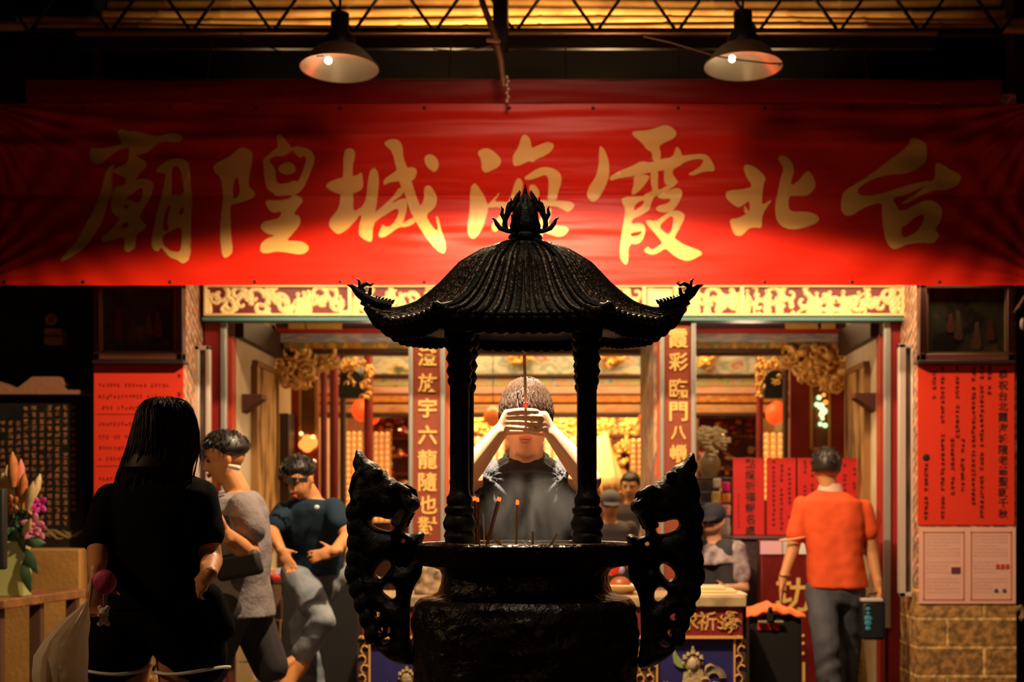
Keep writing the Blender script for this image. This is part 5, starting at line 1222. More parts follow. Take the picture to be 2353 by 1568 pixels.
b.ring_loft(rg, cap=False); mesh('collar', b, mat('collar_black', (.04, .038, .04), .9, bump=.3, bscale=300), t)
b = MB()
for s in (-1, 1):
    hj = hp + Vector((s * .085, 0, -.02)); kn = Vector((hp.x + s * .10, 4.84, .50)); an = Vector((hp.x + s * .11, 4.90, .06)); limb(b, [hj, kn, an], [.10, .075, .065])
b.ball(hp - Vector((0, 0, .0)), .16, .12, .12); organic('trousers', b, mat('trousers_black', (.02, .02, .024), .8), t, .012, 3, lambda v: .006 * noise.noise(v * 14))
for s in (-1, 1): shoe(t, Vector((hp.x + s * .11, 4.92, 0)), (s * .1, -1, 0))
# the incense he holds, a bundle of three
a = P(1208, 948, 4.54); c = P(1206, 790, 4.30)
t = thing('held_incense', 'bundle of long incense sticks with red ends held upright in the praying hands', 'incense stick', P(1208, 1000, 4.57))
for dx in (-.006, 0, .006):
    p0 = P(1210, 995, 4.60) + Vector((dx * .4, 0, 0)); p1 = P(1208, 925, 4.556) + Vector((dx * .4, 0, 0)); d = (p1 - p0).normalized()
    mesh('stick_end', MB().tube([p0, p1], .0034, 7), mat('stick_red', (.75, .02, .015), .4), t); mesh('stick', MB().tube([p1, p1 + d * .235 + Vector((dx * .3, 0, 0))], .0019, 6), mat('stick_tan', (.50, .30, .14), .7), t)

# ---------------------------------------------------------------- long-haired woman from behind
fr = Frame((.25, .97, 0)); hc = P(382, 1002, 4.55)
t = thing('person', 'long-haired person in a black t-shirt and white-edged shorts seen from behind at the left', 'person', (hc.x, 4.55, 0))
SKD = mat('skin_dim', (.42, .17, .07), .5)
Rr, Ff = Vector((.97, -.22, 0)), Vector((.22, .97, 0))
nb = P(375, 1085, 4.55); hp = P(352, 1420, 4.55)
b = MB(); head_prims(b, hc, fr, .98); b.capsule(nb - Vector((0, 0, .04)), hc - Vector((0, 0, .05)), .052, .05)
torso_loft(b, nb, None, hp, Rr, Ff, [(0, .055, .05), (.07, .13, .075), (.25, .14, .10), (.55, .115, .09), (.8, .14, .10), (1, .16, .11)])
sl, srr = P(258, 1150, 4.55), P(458, 1142, 4.55); el, wl = P(226, 1262, 4.48), P(222, 1330, 4.30); er, wr = P(486, 1290, 4.50), P(478, 1325, 4.32)
limb(b, [sl, el, wl], [.045, .036, .024]); limb(b, [srr, er, wr], [.045, .036, .024])
hand(b, wl, Vector((.1, -.3, -1)), Vector((1, .3, 0)), .9, (.9, 1.1, .8)); hand(b, wr, Vector((-.4, .6, -.3)), Vector((0, 0, 1)), .9, (.6, .7, .5))
for s in (-1, 1):
    hj = hp + Rr * s * .09 - Vector((0, 0, .02)); kn = hj + Vector((s * .01, .02, -.40)); an = Vector((kn.x, 4.52, .09)); limb(b, [hj, kn, an], [.085, .052, .036]); b.capsule(an - Vector((0, 0, .03)), an + Vector((.02, .15, -.06)), .032, .028)
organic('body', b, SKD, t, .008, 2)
face_parts(t, hc, fr)
TB_ = mat('tshirt_jet', (.0035, .0035, .004), .95, spec=.04)
b = MB(); torso_loft(b, nb, None, P(352, 1400, 4.55), Rr, Ff, [(0, .07, .06), (.05, .13, .09), (.14, .163, .115), (.35, .165, .125), (.62, .158, .12), (1, .178, .135)], 32)
b.capsule(P(258, 1150, 4.55), P(232, 1236, 4.50), .060, .062, 16, 4); b.capsule(P(458, 1142, 4.55), P(474, 1228, 4.52), .058, .058, 16, 4)
organic('t_shirt', b, TB_, t, .009, 3, lambda v: .005 * noise.noise(v * 12))
b = MB()
for s in (-1, 1):
    hj = hp + Rr * s * .085; b.capsule(hj, P(352 + s * 92, 1500, 4.55) , .125, .112, 20, 4)
b.capsule(P(470, 1380, 4.50), P(500, 1440, 4.50), .062, .055); b.ball(hp + Vector((0, 0, .02)), .17, .13, .13); organic('shorts', b, TB_, t, .010, 3, lambda v: .006 * noise.noise(v * 10))
b = MB()
for cx, s in ((258, -1), (441, 1)):
    c = P(cx, 1536, 4.55); n = 40; b.tube([c + Vector((.118 * math.cos(q), .112 * math.sin(q), .008 * math.cos(q * 2 + s))) for q in [2 * PI * i / n for i in range(n + 1)]], .0055, 6)
mesh('white_hem', b, mat('hem_white', (.62, .58, .60), .7), t)
# hair
b = MB(); rings = []
HR = [(912, 384, 4), (915, 384, 26), (924, 382, 44), (945, 380, 58), (975, 380, 68), (1005, 377, 74), (1040, 372, 77), (1075, 364, 82), (1110, 356, 86), (1160, 350, 84), (1205, 348, 74), (1228, 348, 50)]
for py, cx, hw in HR:
    c = P(cx, py, 4.53); c.y -= .02 if py > 1060 else 0; k = 4.53 / F; d = .052 if py > 1080 else .100
    rings.append([c + Rr * hw * k * math.cos(q) + Ff * min(d, hw * k * 1.3) * math.sin(q) for q in [2 * PI * i / 36 for i in range(36)]])
b.ring_loft(rings)
rd = random.Random(12); HP = [(py, cx, hw) for py, cx, hw in HR]
def hairpt(s, q, out):
    k_ = s * (len(HP) - 1); i = min(int(k_), len(HP) - 2); f_ = k_ - i; py, cx, hw = [HP[i][z] * (1 - f_) + HP[i + 1][z] * f_ for z in range(3)]
    c = P(cx, py, 4.53); c.y -= .02 if py > 1060 else 0; d = .100 if py < 1040 else .100 - .048 * min(1, (py - 1040) / 60); k = 4.53 / F; return c + Rr * (hw * k + out) * math.cos(q) + Ff * (min(d, hw * k * 1.3) + out) * math.sin(q)
for q_ in range(420):
    q = rd.uniform(0, 2 * PI); s0 = rd.uniform(.03, .4); s1 = min(1, s0 + rd.uniform(.5, .95)); o0 = rd.uniform(.001, .004); fl = rd.uniform(0, .006) if rd.random() < .85 else rd.uniform(.006, .03)
    b.tube([hairpt(s0 + (s1 - s0) * i / 8, q + .06 * math.sin(i + q_), o0 + fl * (i / 8) ** 2) for i in range(9)], [.001] + [.0022] * 6 + [.0012, .0003], 4)
mesh('hair', b, mat('hair_long', (.008, .004, .002), .5, spec=.12), t)
# charm on the shorts pocket
g = MB(); c = P(238, 1408, 4.27); gm = mat('charm_grey', (.50, .44, .50), .9)
tch = thing('plush_charm', 'small grey plush charm dangling at the hip of the long-haired person', 'charm', c)
for dx, dz, s in ((0, .0, .015), (-.010, .014, .008), (.012, .014, .008), (0, -.022, .014), (-.012, -.034, .008), (.012, -.034, .008)): g.ball(c + Vector((dx, 0, dz)), s, s * .8, s)
organic('plush_body', g, gm, tch, .002, 1); mesh('cord', MB().tube([c + Vector((0, 0, .02)), c + Vector((0, .0, .06)), c + Vector((.01, .03, .09))], .0012, 5), gm, tch)
t2 = thing('pouch', 'small magenta pouch hanging from the wrist of the long-haired person', 'pouch', P(240, 1337, 4.32))
b = MB(); c = P(240, 1338, 4.22); b.ellipsoid(c, (.036, 0, -.008), (0, .018, 0), (.008, 0, .036), 16, 10); mesh('purse', b, mat('magenta_cloth', (.42, .02, .13), .6, bump=.3), t2); mesh('zip_pull', MB().tube([c + Vector((-.034, -.004, .01)), c + Vector((-.038, -.004, -.03)), c + Vector((-.044, -.004, -.075))], [.004, .005, .002], 6), mat('pull_silver', (.6, .45, .4), .3, metal=.6), t2)
# translucent plastic bag
t3 = thing('plastic_bag', 'crumpled translucent plastic bag hanging from the hand of the long-haired person', 'bag', P(150, 1568, 4.3))
top = P(203, 1378, 4.30); rings = []
for s, hw, cx, py in ((0, 3, 202, 1378), (.12, 14, 190, 1402), (.3, 34, 171, 1432), (.5, 50, 152, 1470), (.65, 62, 140, 1508), (.8, 62, 138, 1545), (1, 60, 140, 1610), (1.1, 40, 142, 1650)):
    c = P(cx, py, 4.22); k = 4.22 / F; rings.append([c + Vector(((hw + 4 * noise.noise(Vector((q * 2, s * 4, 0)))) * k * math.cos(q), hw * k * .7 * math.sin(q) * (1 + .4 * noise.noise(Vector((q * 3, s * 5, 2)))), 0)) for q in [2 * PI * i / 40 for i in range(40)]])
b = MB(); b.ring_loft(rings, cap=False)
pm = mat('plastic_film', (.9, .82, .74), .22, alpha=.80, bump=.5, bscale=14)
_n = pm.node_tree; _b = _n.nodes['Principled BSDF']; _t = _n.nodes.new('ShaderNodeBsdfTranslucent'); _t.inputs[0].default_value = (.85, .72, .6, 1); _m = _n.nodes.new('ShaderNodeMixShader'); _m.inputs[0].default_value = .55
_n.links.new(_b.outputs[0], _m.inputs[1]); _n.links.new(_t.outputs[0], _m.inputs[2]); _n.links.new(_m.outputs[0], _n.nodes['Material Output'].inputs['Surface']); mesh('film', b, pm, t3)
mesh('handle_loop', MB().tube([P(202, 1380, 4.3), P(206, 1350, 4.3), P(212, 1335, 4.3), P(216, 1350, 4.3), P(204, 1380, 4.3)], .003, 6), pm, t3)
mesh('contents', MB().ball(P(140, 1590, 4.22), .06, .05, .07), mat('bag_contents', (.35, .2, .12), .7, var=.5), t3)

# ---------------------------------------------------------------- man in grey walking left
def simple_parts(t, hc, fr, hairm, **k): face_parts(t, hc, fr, 1.0, m=mat('lips_tan', (.42, .12, .05), .5)); hair_cap(t, hc, fr, hairm, 1.0, **k)
fr = Frame((-.93, -.30, -.22), (-.2, 0, 1)); hc = P(517, 1056, 6.5)
t = thing('person', 'person in a grey t-shirt with a white earbud walking left, forearm raised, seen in profile', 'person', (hc.x, 6.5, 0))
b = MB(); head_prims(b, hc, fr, .98); nb = P(548, 1132, 6.5); hp = P(548, 1400, 6.5)
Rr, Ff = Vector((.25, .95, 0)), Vector((-.95, .25, 0))
b.capsule(nb, hc + Vector((.02, 0, -.07)), .055, .052)
torso_loft(b, nb, None, hp, Rr, Ff, [(0, .06, .05), (.08, .14, .08), (.3, .15, .11), (.7, .13, .11), (1, .15, .12)])
srr = P(560, 1165, 6.36); er = P(575, 1278, 6.32); wr = P(517, 1225, 6.18); sl = P(520, 1160, 6.66); el = P(520, 1250, 6.66); wl = P(498, 1180, 6.5)
limb(b, [srr, er], [.048, .042]); limb(b, [er, lerp(er, wr, .4), wr], [.042, .044, .028]); limb(b, [sl, el, wl], [.046, .040, .028])
hand(b, wr, Vector((-.35, -.1, .9)), Vector((-.6, .8, 0)), 1.0, (.5, .8, .6)); hand(b, wl, Vector((-.2, -.3, .9)), Vector((.8, .5, 0)), 1.0, (.5, .8, .6))
for s, dx in ((-1, -.16), (1, .18)):
    hj = hp + Rr * s * .09; kn = Vector((hj.x + dx * .6, hj.y, .50)); an = Vector((hj.x + dx * 1.6, hj.y, .09)); limb(b, [hj, kn, an], [.085, .055, .038]); b.capsule(an - Vector((0, 0, .03)), an + Vector((-.15, .02, -.05)), .035, .03)
organic('body', b, SKIN2, t, .0075, 2)
simple_parts(t, hc, fr, HAIRM, th=.018, low=-.01, seed=3, tufts=260, tuft=.004, length=.03, fringe=.055)
GREY = mat('tshirt_grey', (.26, .225, .24), .85, bump=.3, bscale=60, spec=.2)
b = MB(); torso_loft(b, nb, None, P(552, 1418, 6.5), Rr, Ff, [(0, .075, .07), (.05, .14, .10), (.14, .17, .125), (.4, .165, .135), (.75, .15, .135), (1, .165, .15)], 32)
b.capsule(srr, P(573, 1212, 6.34), .072, .078, 16, 4); b.capsule(sl, P(520, 1205, 6.66), .068, .07, 16, 4)
organic('t_shirt', b, GREY, t, .010, 3, lambda v: .010 * noise.noise(v * 7) + .005 * noise.noise(v * 18))
b = MB()
for s, dx in ((-1, -.16), (1, .18)):
    hj = hp + Rr * s * .085; kn = Vector((hj.x + dx * .6, hj.y, .52)); b.capsule(hj, kn, .105, .085)
organic('shorts', b, mat('shorts_dark', (.03, .026, .03), .8), t, .012, 3)
mesh('earbud', MB().capsule(P(528, 1072, 6.40), P(546, 1076, 6.40), .010, .013), mat('earbud_white', (.85, .7, .55), .3), t)
b = MB(); b.tube([P(500, 1150, 6.42), P(520, 1190, 6.33), P(560, 1235, 6.33), P(590, 1270, 6.38)], .012, 8, flat=.4); mesh('bag_strap', b, BLACK, t)
for s, dx in ((-1, -.16), (1, .18)): hj = hp + Rr * s * .09; shoe(t, Vector((hj.x + dx * 1.6 + .03, hj.y, 0)), (-1, .1, 0))
t4 = thing('shoulder_bag', 'black shoulder bag at the waist of the person in grey', 'bag', P(545, 1330, 6.25))
b = MB(); c = P(548, 1300, 6.28); b.obox(c, (.10, 0, .02), (0, .03, 0), (-.015, 0, .055)); mesh('bag_body', b, mat('bag_black', (.012, .011, .011), .6), t4, bevel=.02)

# ---------------------------------------------------------------- man in navy polo and jeans
fr = Frame((-.50, -.80, -.52), (-.3, -.4, 1)); hc = P(689, 1102, 7.6)
t = thing('person', 'person in a navy polo and pale jeans looking down, one foot lifted, left of burner', 'person', (hc.x, 7.6, 0))
b = MB(); head_prims(b, hc, fr, .95); nb = P(716, 1146, 7.66); hp = P(722, 1318, 7.8)
b.capsule(nb, hc + Vector((.02, .03, -.04)), .055, .052); Rr, Ff = Vector((-.95, .30, 0)), Vector((-.3, -.95, 0))
torso_loft(b, nb, None, hp, Rr, Ff, [(0, .06, .05), (.08, .15, .08), (.3, .165, .11), (.7, .14, .11), (1, .15, .11)])
sl = P(766, 1168, 7.6); el = P(800, 1232, 7.5); wl = P(768, 1268, 7.35); srr = P(650, 1180, 7.62); er = P(621, 1215, 7.55); wr = P(645, 1264, 7.40)
limb(b, [sl, el, wl], [.048, .040, .028]); limb(b, [srr, er, wr], [.048, .040, .028])
hand(b, wl, Vector((-1, -.2, -.25)), Vector((0, .2, 1)), .9, (.4, .5, .4), .10); hand(b, wr, Vector((.5, -.1, -.85)), Vector((.8, 0, .5)), .9, (.4, .5, .4), .08)
kn1, an1 = P(742, 1428, 7.45), P(692, 1510, 7.52); kn2, an2 = P(692, 1440, 7.72), Vector((P(742, 0, 7.6).x, 7.62, .09))
hj1, hj2 = hp + Vector((-.08, -.06, 0)), hp + Vector((.09, 0, 0)); limb(b, [hj1, kn1, an1], [.085, .058, .04]); limb(b, [hj2, kn2, an2], [.085, .058, .04])
b.capsule(an1, an1 + Vector((-.07, -.05, -.04)), .036, .03); b.capsule(an2, an2 + Vector((-.05, -.14, -.05)), .036, .03)
organic('body', b, SKIN2, t, .0075, 2)
simple_parts(t, hc, fr, HAIRM, th=.016, low=-.005, seed=8, tufts=220, tuft=.004, length=.03, fringe=.06)
NAVY = mat('polo_navy', (.012, .028, .050), .8, spec=.2)
b = MB(); torso_loft(b, nb, None, P(722, 1322, 7.8), Rr, Ff, [(0, .08, .07), (.05, .15, .10), (.14, .20, .125), (.4, .19, .14), (.75, .17, .14), (1, .175, .145)], 32)
b.capsule(sl, P(784, 1200, 7.54), .062, .064, 16, 4); b.capsule(srr, P(636, 1202, 7.57), .060, .062, 16, 4)
organic('polo_shirt', b, NAVY, t, .010, 3, lambda v: .010 * noise.noise(v * 7) + .004 * noise.noise(v * 18))
JEAN = mat('jeans_pale', (.30, .33, .38), .8, color2=(.13, .16, .21), vscale=7, bump=.2)
b = MB(); limb(b, [hj1, kn1, an1], [.098, .068, .060]); limb(b, [hj2, kn2, an2], [.098, .068, .062]); b.ball(hp, .165, .13, .12)
organic('jeans', b, JEAN, t, .011, 2, lambda v: .006 * math.sin(v.z * 60 + 7 * noise.noise(v * 5)) * max(0, noise.noise(v * 4) + .3) + .005 * noise.noise(v * 16))
b = MB(); b.tube([P(668, 1098, 7.44), P(684, 1101, 7.41), P(708, 1098, 7.45)], .004, 6); b.obox(P(673, 1104, 7.43), (.022, 0, 0), (0, .002, 0), (0, 0, .012)); b.obox(P(697, 1104, 7.42), (.022, 0, 0), (0, .002, 0), (0, 0, .012)); mesh('glasses', b, BLACK, t)
mesh('chest_emblem', MB().ball(P(728, 1166, 7.50), .014, .006, .012), mat('emblem_white', (.75, .75, .85), .6), t)
b = MB(); n_ = (an1 - kn1).normalized(); b.capsule(an1 + Vector((.0, -.01, -.035)), an1 + Vector((-.045, -.02, -.10)), .050, .046); b.capsule(an1 + Vector((-.045, -.02, -.06)), an1 + Vector((-.06, -.06, -.14)), .048, .04); organic('shoe', b, mat('shoe_orange', (.62, .24, .07), .6), t, .008, 2)
shoe(t, Vector((an2.x + .02, an2.y + .03, 0)), (-.3, -1, 0))
tag(mesh('water_bottle', MB().lathe(Vector((P(662, 0, 8.66).x, 8.66, P(0, 1326, 8.55).z + .2205)), [(.005, -.22), (.042, -.22), (.042, .10), (.034, .13), (.018, .15), (.018, .19), (.004, .19)], 18), mat('bottle_blue', (.08, .34, .42), .35)), 'pale blue bottle standing behind the forearm of the person in the navy polo', 'bottle')

# ---------------------------------------------------------------- man in orange polo from behind
fr = Frame((.15, .98, 0)); hc = P(1899, 1078, 9.15)
t = thing('person', 'person in an orange polo shirt and jeans walking away into the right doorway', 'person', (hc.x, 9.15, 0))
Rr, Ff = Vector((.99, -.1, 0)), Vector((.1, .99, 0)); nb = P(1908, 1128, 9.15); hp = P(1920, 1360, 9.15)
b = MB(); head_prims(b, hc, fr); b.capsule(nb - Vector((0, 0, .03)), hc - Vector((0, 0, .05)), .058, .055)
torso_loft(b, nb, None, hp, Rr, Ff, [(0, .06, .05), (.08, .15, .08), (.3, .165, .11), (.7, .14, .11), (1, .15, .11)])
sl, el, wl = P(1845, 1165, 9.15), P(1822, 1262, 9.15), P(1798, 1335, 9.08); srr, er, wr = P(1982, 1170, 9.15), P(2003, 1270, 9.15), P(2018, 1345, 9.08)
limb(b, [sl, el, wl], [.05, .042, .028]); limb(b, [srr, er, wr], [.05, .042, .028])
hand(b, wl, Vector((-.1, -.15, -1)), Vector((.3, 1, 0)), 1.05, (.4, .6, .5)); hand(b, wr, Vector((.0, -.1, -1)), Vector((-.3, 1, 0)), 1.05, (1.0, 1.1, .9))
legs = []
for s, kx, ax, ky in ((-1, 1898, 1905, 9.0), (1, 1950, 1948, 9.3)):
    hj = hp + Rr * s * .09; kn = P(kx, 1478, ky); an = Vector((P(ax, 0, ky).x, ky + .05 * s, .09)); legs.append((hj, kn, an)); limb(b, [hj, kn, an], [.085, .058, .04]); b.capsule(an - Vector((0, 0, .03)), an + Vector((0, .15, -.05)), .036, .03)
organic('body', b, SKIN2, t, .0085, 2); simple_parts(t, hc, fr, mat('hair_dark_brown', (.03, .018, .012), .45), th=.020, low=-.05, seed=6, tufts=300, tuft=.0045, length=.03, fringe=.055)
OR = mat('polo_orange', (.82, .10, .025), .75, spec=.2)
b = MB(); torso_loft(b, nb, None, P(1925, 1352, 9.15), Rr, Ff, [(0, .08, .07), (.04, .13, .10), (.11, .20, .125), (.3, .205, .14), (.65, .18, .145), (1, .20, .15)], 36)
b.capsule(sl, P(1832, 1226, 9.15), .064, .070, 16, 4); b.capsule(srr, P(1993, 1223, 9.15), .064, .068, 16, 4)
organic('polo_shirt', b, OR, t, .010, 3, lambda v: .014 * noise.noise(Vector((v.x * 9 + v.z * 2, v.y * 3, v.z * 3))) + .004 * noise.noise(v * 18))
b = MB(); n = 36; b.ring_loft([[nb + Vector((a * math.cos(q), .01 + d * math.sin(q), z - .02 * math.sin(q) * 0)) for q in [2 * PI * i / n for i in range(n)]] for a, d, z in ((.068, .062, .045), (.085, .078, -.012), (.078, .070, -.014), (.060, .055, .040), (.068, .062, .045))], cap=False); mesh('collar', b, mat('collar_pale', (.80, .50, .38), .7), t)
b = MB(); 
for c, r_ in ((P(1822, 1238, 9.15), .085),): b.tube([c + Vector((r_ * math.cos(q), r_ * math.sin(q), .012 * math.cos(q))) for q in [2 * PI * i / 24 for i in range(25)]], .006, 6)
mesh('sleeve_trim', b, mat('trim_peach', (.85, .45, .25), .7), t)
b = MB()
for hj, kn, an in legs: limb(b, [hj, kn, an], [.11, .085, .075])
b.ball(hp, .17, .14, .12); organic('jeans', b, mat('jeans_dark', (.085, .085, .105), .8, color2=(.04, .04, .055), vscale=6), t, .011, 2, lambda v: .010 * math.sin(v.z * 40 + 5 * noise.noise(v * 5)) * max(0, noise.noise(v * 4) + .3))
for hj, kn, an in legs: shoe(t, Vector((an.x, an.y - .03, 0)), (0, 1, 0))
b = MB(); b.tube([P(1804, 1322, 9.08) + Vector((.034 * math.cos(q), .034 * math.sin(q), 0)) for q in [2 * PI * i / 16 for i in range(17)]], .007, 6); mesh('wristwatch', b, mat('watch_metal', (.6, .35, .15), .3, metal=.8), t)
t5 = thing('carry_bag', 'dark box-shaped bag with a pale rim carried by the person in the orange shirt', 'bag', P(2005, 1470, 9.05))
mesh('bag_body', MB().pbox(1981, 1382, 2036, 1472, 9.0, .16), mat('bag_dark', (.015, .016, .02), .4), t5, bevel=.02)
mesh('bag_rim', MB().pbox(1980, 1376, 2030, 1384, 8.99, .17), mat('rim_pale', (.62, .50, .48), .4), t5, bevel=.005); mesh('handle', MB().tube([P(1990, 1380, 9.06), P(1998, 1366, 9.06), P(2020, 1362, 9.06), P(2030, 1380, 9.06)], .008, 8), BLACK, t5)
g = MB()
for py, s in ((1400, .012), (1410, .010), (1422, .02), (1433, .018), (1445, .014)): g.ball(P(1995, py, 8.995), s * 1.3, .004, s)
mesh('printed_pattern', g, mat('print_teal', (.06, .28, .40), .4), t5)

# ---------------------------------------------------------------- seated and standing visitors deep inside
def visitor(px, py, Y, label, top, hatm, fdir, hat=True, hem=1320, mask=None, armr=True):
    fr = Frame(fdir); hc = P(px, py, Y); t = thing('person', label, 'person', (hc.x, Y, 0)); R_ = fr.r; nb = hc + Vector((0, 0, -.15)) - fr.f * .02; hp = Vector((nb.x, Y, .95)); b = MB(); head_prims(b, hc, fr)
    b.capsule(nb, hc - Vector((0, 0, .05)), .055, .05); torso_loft(b, nb, None, hp, R_, fr.f, [(0, .06, .05), (.1, .15, .08), (.35, .15, .11), (.7, .13, .10), (1, .15, .11)])
    for s in (-1, 1):
        sh = nb + R_ * s * .17 - Vector((0, 0, .06)); e = sh + R_ * s * .05 - Vector((0, 0, .26)); w_ = e + fr.f * .2 + Vector((0, 0, .06)) - R_ * s * .06; limb(b, [sh, e, w_], [.045, .038, .026]); hand(b, w_, fr.f - R_ * s * .4, Vector((0, 0, 1)), .95)
        hj = hp + R_ * s * .09; limb(b, [hj, Vector((hj.x, Y - .02, .5)), Vector((hj.x, Y, .09))], [.085, .055, .038]); b.capsule(Vector((hj.x, Y, .05)), Vector((hj.x, Y, .04)) + fr.f * .14, .034, .03)
    organic('body', b, SKIN, t, .010, 2); face_parts(t, hc, fr)
    if hat:
        b = MB(); b.ellipsoid(hc + fr.u * .045, fr.r * .094, fr.f * .108, fr.u * .080, 18, 10); b.ellipsoid(hc + fr.u * .035 + fr.f * .10, fr.r * .075, fr.f * .07, fr.u * .012, 14, 8); organic('cap', b, hatm, t, .008, 2)
    else: hair_cap(t, hc, fr, hatm, seed=2)
    if mask: mesh('face_mask', MB().ellipsoid(hc - fr.u * .035 + fr.f * .045, fr.r * .066, fr.f * .066, fr.u * .045, 16, 10), mask, t)
    b = MB(); torso_loft(b, nb, None, hp - Vector((0, 0, .05)), R_, fr.f, [(0, .08, .07), (.06, .15, .10), (.16, .19, .12), (.5, .18, .13), (1, .18, .14)], 28)
    for s in (-1, 1): sh = nb + R_ * s * .17 - Vector((0, 0, .06)); b.capsule(sh, sh + R_ * s * .03 - Vector((0, 0, .17)), .07, .07)
    organic('shirt', b, top, t, .014, 2); b = MB()
    for s in (-1, 1): hj = hp + R_ * s * .085; limb(b, [hj, Vector((hj.x, Y - .02, .5)), Vector((hj.x, Y, .06))], [.10, .075, .065])
    organic('trousers', b, mat('trousers_grey', (.04, .035, .04), .8), t, .016, 2); 
visitor(1402, 1160, 11.8, 'person with a grey cap seen between the burner column and the right-hand dragon', mat('shirt_slate', (.09, .07, .085), .8), mat('cap_grey', (.14, .12, .15), .8), (.1, -1, -.3))
visitor(1449, 1118, 12.6, 'dark-haired person in black further back behind the grey-capped one', mat('shirt_charcoal', (.04, .03, .035), .8), HAIRM, (-.3, -1, -.2), hat=False)
visitor(1638, 1196, 9.80, 'person in a dark blue cap and face mask just right of the right-hand dragon', mat('shirt_patterned', (.50, .40, .42), .8, color2=(.10, .06, .08), vscale=14), mat('cap_navy', (.02, .02, .035), .8), (-.45, -.85, -.25), mask=mat('mask_tan', (.45, .22, .15), .7))
# ================================================================ furniture around the burner
# offering table with embroidered front
t = thing('offering_table', 'long offering table with a maroon valance and a blue embroidered cloth front behind the burner', 'table', P(1270, 1600, 7.8))
a = P(822, 1396, 7.7); b = P(1716, 1372, 7.7); mesh('tabletop', MB().box((a.x, 7.7, a.z), (b.x, 8.3, b.z)), mat('table_stone', (.55, .40, .22), .3, var=.4, vscale=12), t, bevel=.006)
c = P(822, 1462, 7.72); mesh('valance', MB().box((a.x + .02, 7.72, c.z), (b.x - .02, 7.75, a.z)), mat('valance_maroon', (.20, .012, .014), .6), t)
mesh('gold_piping', MB().box((a.x + .02, 7.705, c.z - .014), (b.x - .02, 7.75, c.z)), mat('piping_gold', (.85, .42, .10), .5), t)
mesh('cloth_front', MB().box((a.x + .03, 7.74, .12), (b.x - .03, 7.76, c.z)), mat('cloth_blue', (.022, .018, .16), .6, var=.3), t)
GE = mat('embroidery_gold', (.72, .38, .10), .5, bump=.6, bscale=60); GE2 = mat('embroidery_pale', (.46, .34, .17), .6, bump=.6, bscale=40)
for u0, u1 in ((822, 849), (1688, 1714), (1460, 1512)): mesh('side_band', MB().pbox(u0, 1470, u1, 1640, 7.73, .01), mat('band_dark', (.07, .03, .03), .6), t)
rz = random.Random(21)
for cx in (835, 1701, 1475, 1497):
    g = MB()
    for k in range(7):
        py = 1480 + k * 22; c0 = P(cx, py, 7.722); s = 1 if k % 2 else -1; g.tube([c0 + Vector((s * .022 * (1 - .7 * i / 8) * math.cos(i * .62), 0, .03 - .0035 * i + .022 * (1 - .7 * i / 8) * math.sin(i * .62))) for i in range(9)], [.007 - .0004 * i for i in range(9)], 6)
    mesh('scroll_embroidery', g, GE, t)
g = MB()
for px in (849, 1688, 1510, 1460): g.pbox(px - 2, 1466, px + 2, 1640, 7.72, .01)
mesh('vertical_piping', g, MATS['piping_gold'], t)
for ch, px in (('求', 1584), ('祈', 1625)): g = MB(); put_glyph(g, ch, P(px, 1428, 7.715), .105); mesh('written_character', g, GE, t, smooth=False)
for px in (1673, 870):
    g = MB(); c0 = P(px, 1430, 7.715)
    for k in range(26): q = rz.uniform(0, 6.28); R = rz.uniform(.01, .06); g.tube([c0 + Vector((R * math.cos(q) + .02 * math.cos(q + i), 0, R * .9 * math.sin(q) + .016 * math.sin(q + i))) for i in range(4)], [.002, .006, .006, .002], 5)
    mesh('dragon_embroidery', g, GE, t)
def figure(cx, py, s, seed, sd=1):
    """embroidered padded figure: headdress, face, robe and ribbons standing out of the cloth"""
    r = random.Random(seed); g = MB(); c0 = P(cx, py, 7.735)
    g.ball(c0, .045 * s, .02, .055 * s); g.tube([c0 + Vector((0, 0, -.04 * s)), c0 + Vector((.02 * s, 0, -.16 * s)), c0 + Vector((.0, 0, -.34 * s))], [.05 * s, .085 * s, .12 * s], 12, flat=.25)
    for k in range(7): q = PI * k / 6; g.tube([c0 + Vector((.05 * s * math.cos(q), -.01, .055 * s * math.sin(q))), c0 + Vector((.058 * s * math.cos(q), -.012, (.072 + .022 * (k % 2)) * s * math.sin(q)))], [.016 * s, .005], 6)
    for k in range(16): q = r.uniform(0, 6.28); R = r.uniform(.08, .16) * s; p = c0 + Vector((R * math.cos(q), 0, -.16 * s + R * 1.1 * math.sin(q))); g.tube([p + Vector((.03 * s * math.cos(q + i * .8), -.008, .03 * s * math.sin(q + i * .8))) for i in range(5)], [.004, .010 * s, .012 * s, .008 * s, .002], 6)
    return g
mesh('embroidered_figure', figure(1592, 1525, 1.0, 1), GE2, t); mesh('embroidered_face', MB().ball(P(1592, 1527, 7.715), .024, .010, .032), mat('face_pale', (.60, .44, .32), .5), t)
mesh('embroidered_figure', figure(935, 1560, .8, 2), GE2, t)
g = MB(); c0 = P(1640, 1560, 7.73)
for k in range(15): q = PI * (k + .5) / 15; g.tube([c0 + Vector((.03 * math.cos(q), 0, .03 * math.sin(q))), c0 + Vector((.07 * math.cos(q), 0, .07 * math.sin(q)))], [.004, .002], 5)
mesh('fan_embroidery', g, GE2, t)
g = MB(); V, T = fill2d([[(P(u, v, 7.73).x, P(u, v, 7.73).z) for u, v in ((1548, 1478), (1552, 1500), (1570, 1522), (1582, 1535), (1560, 1536), (1545, 1520))]]); g.tris([(x, 7.728, z) for x, z in V.tolist()], [tuple(q) for q in T.tolist()]); mesh('green_wing', g, mat('wing_green', (.30, .36, .12), .6), t, smooth=False)
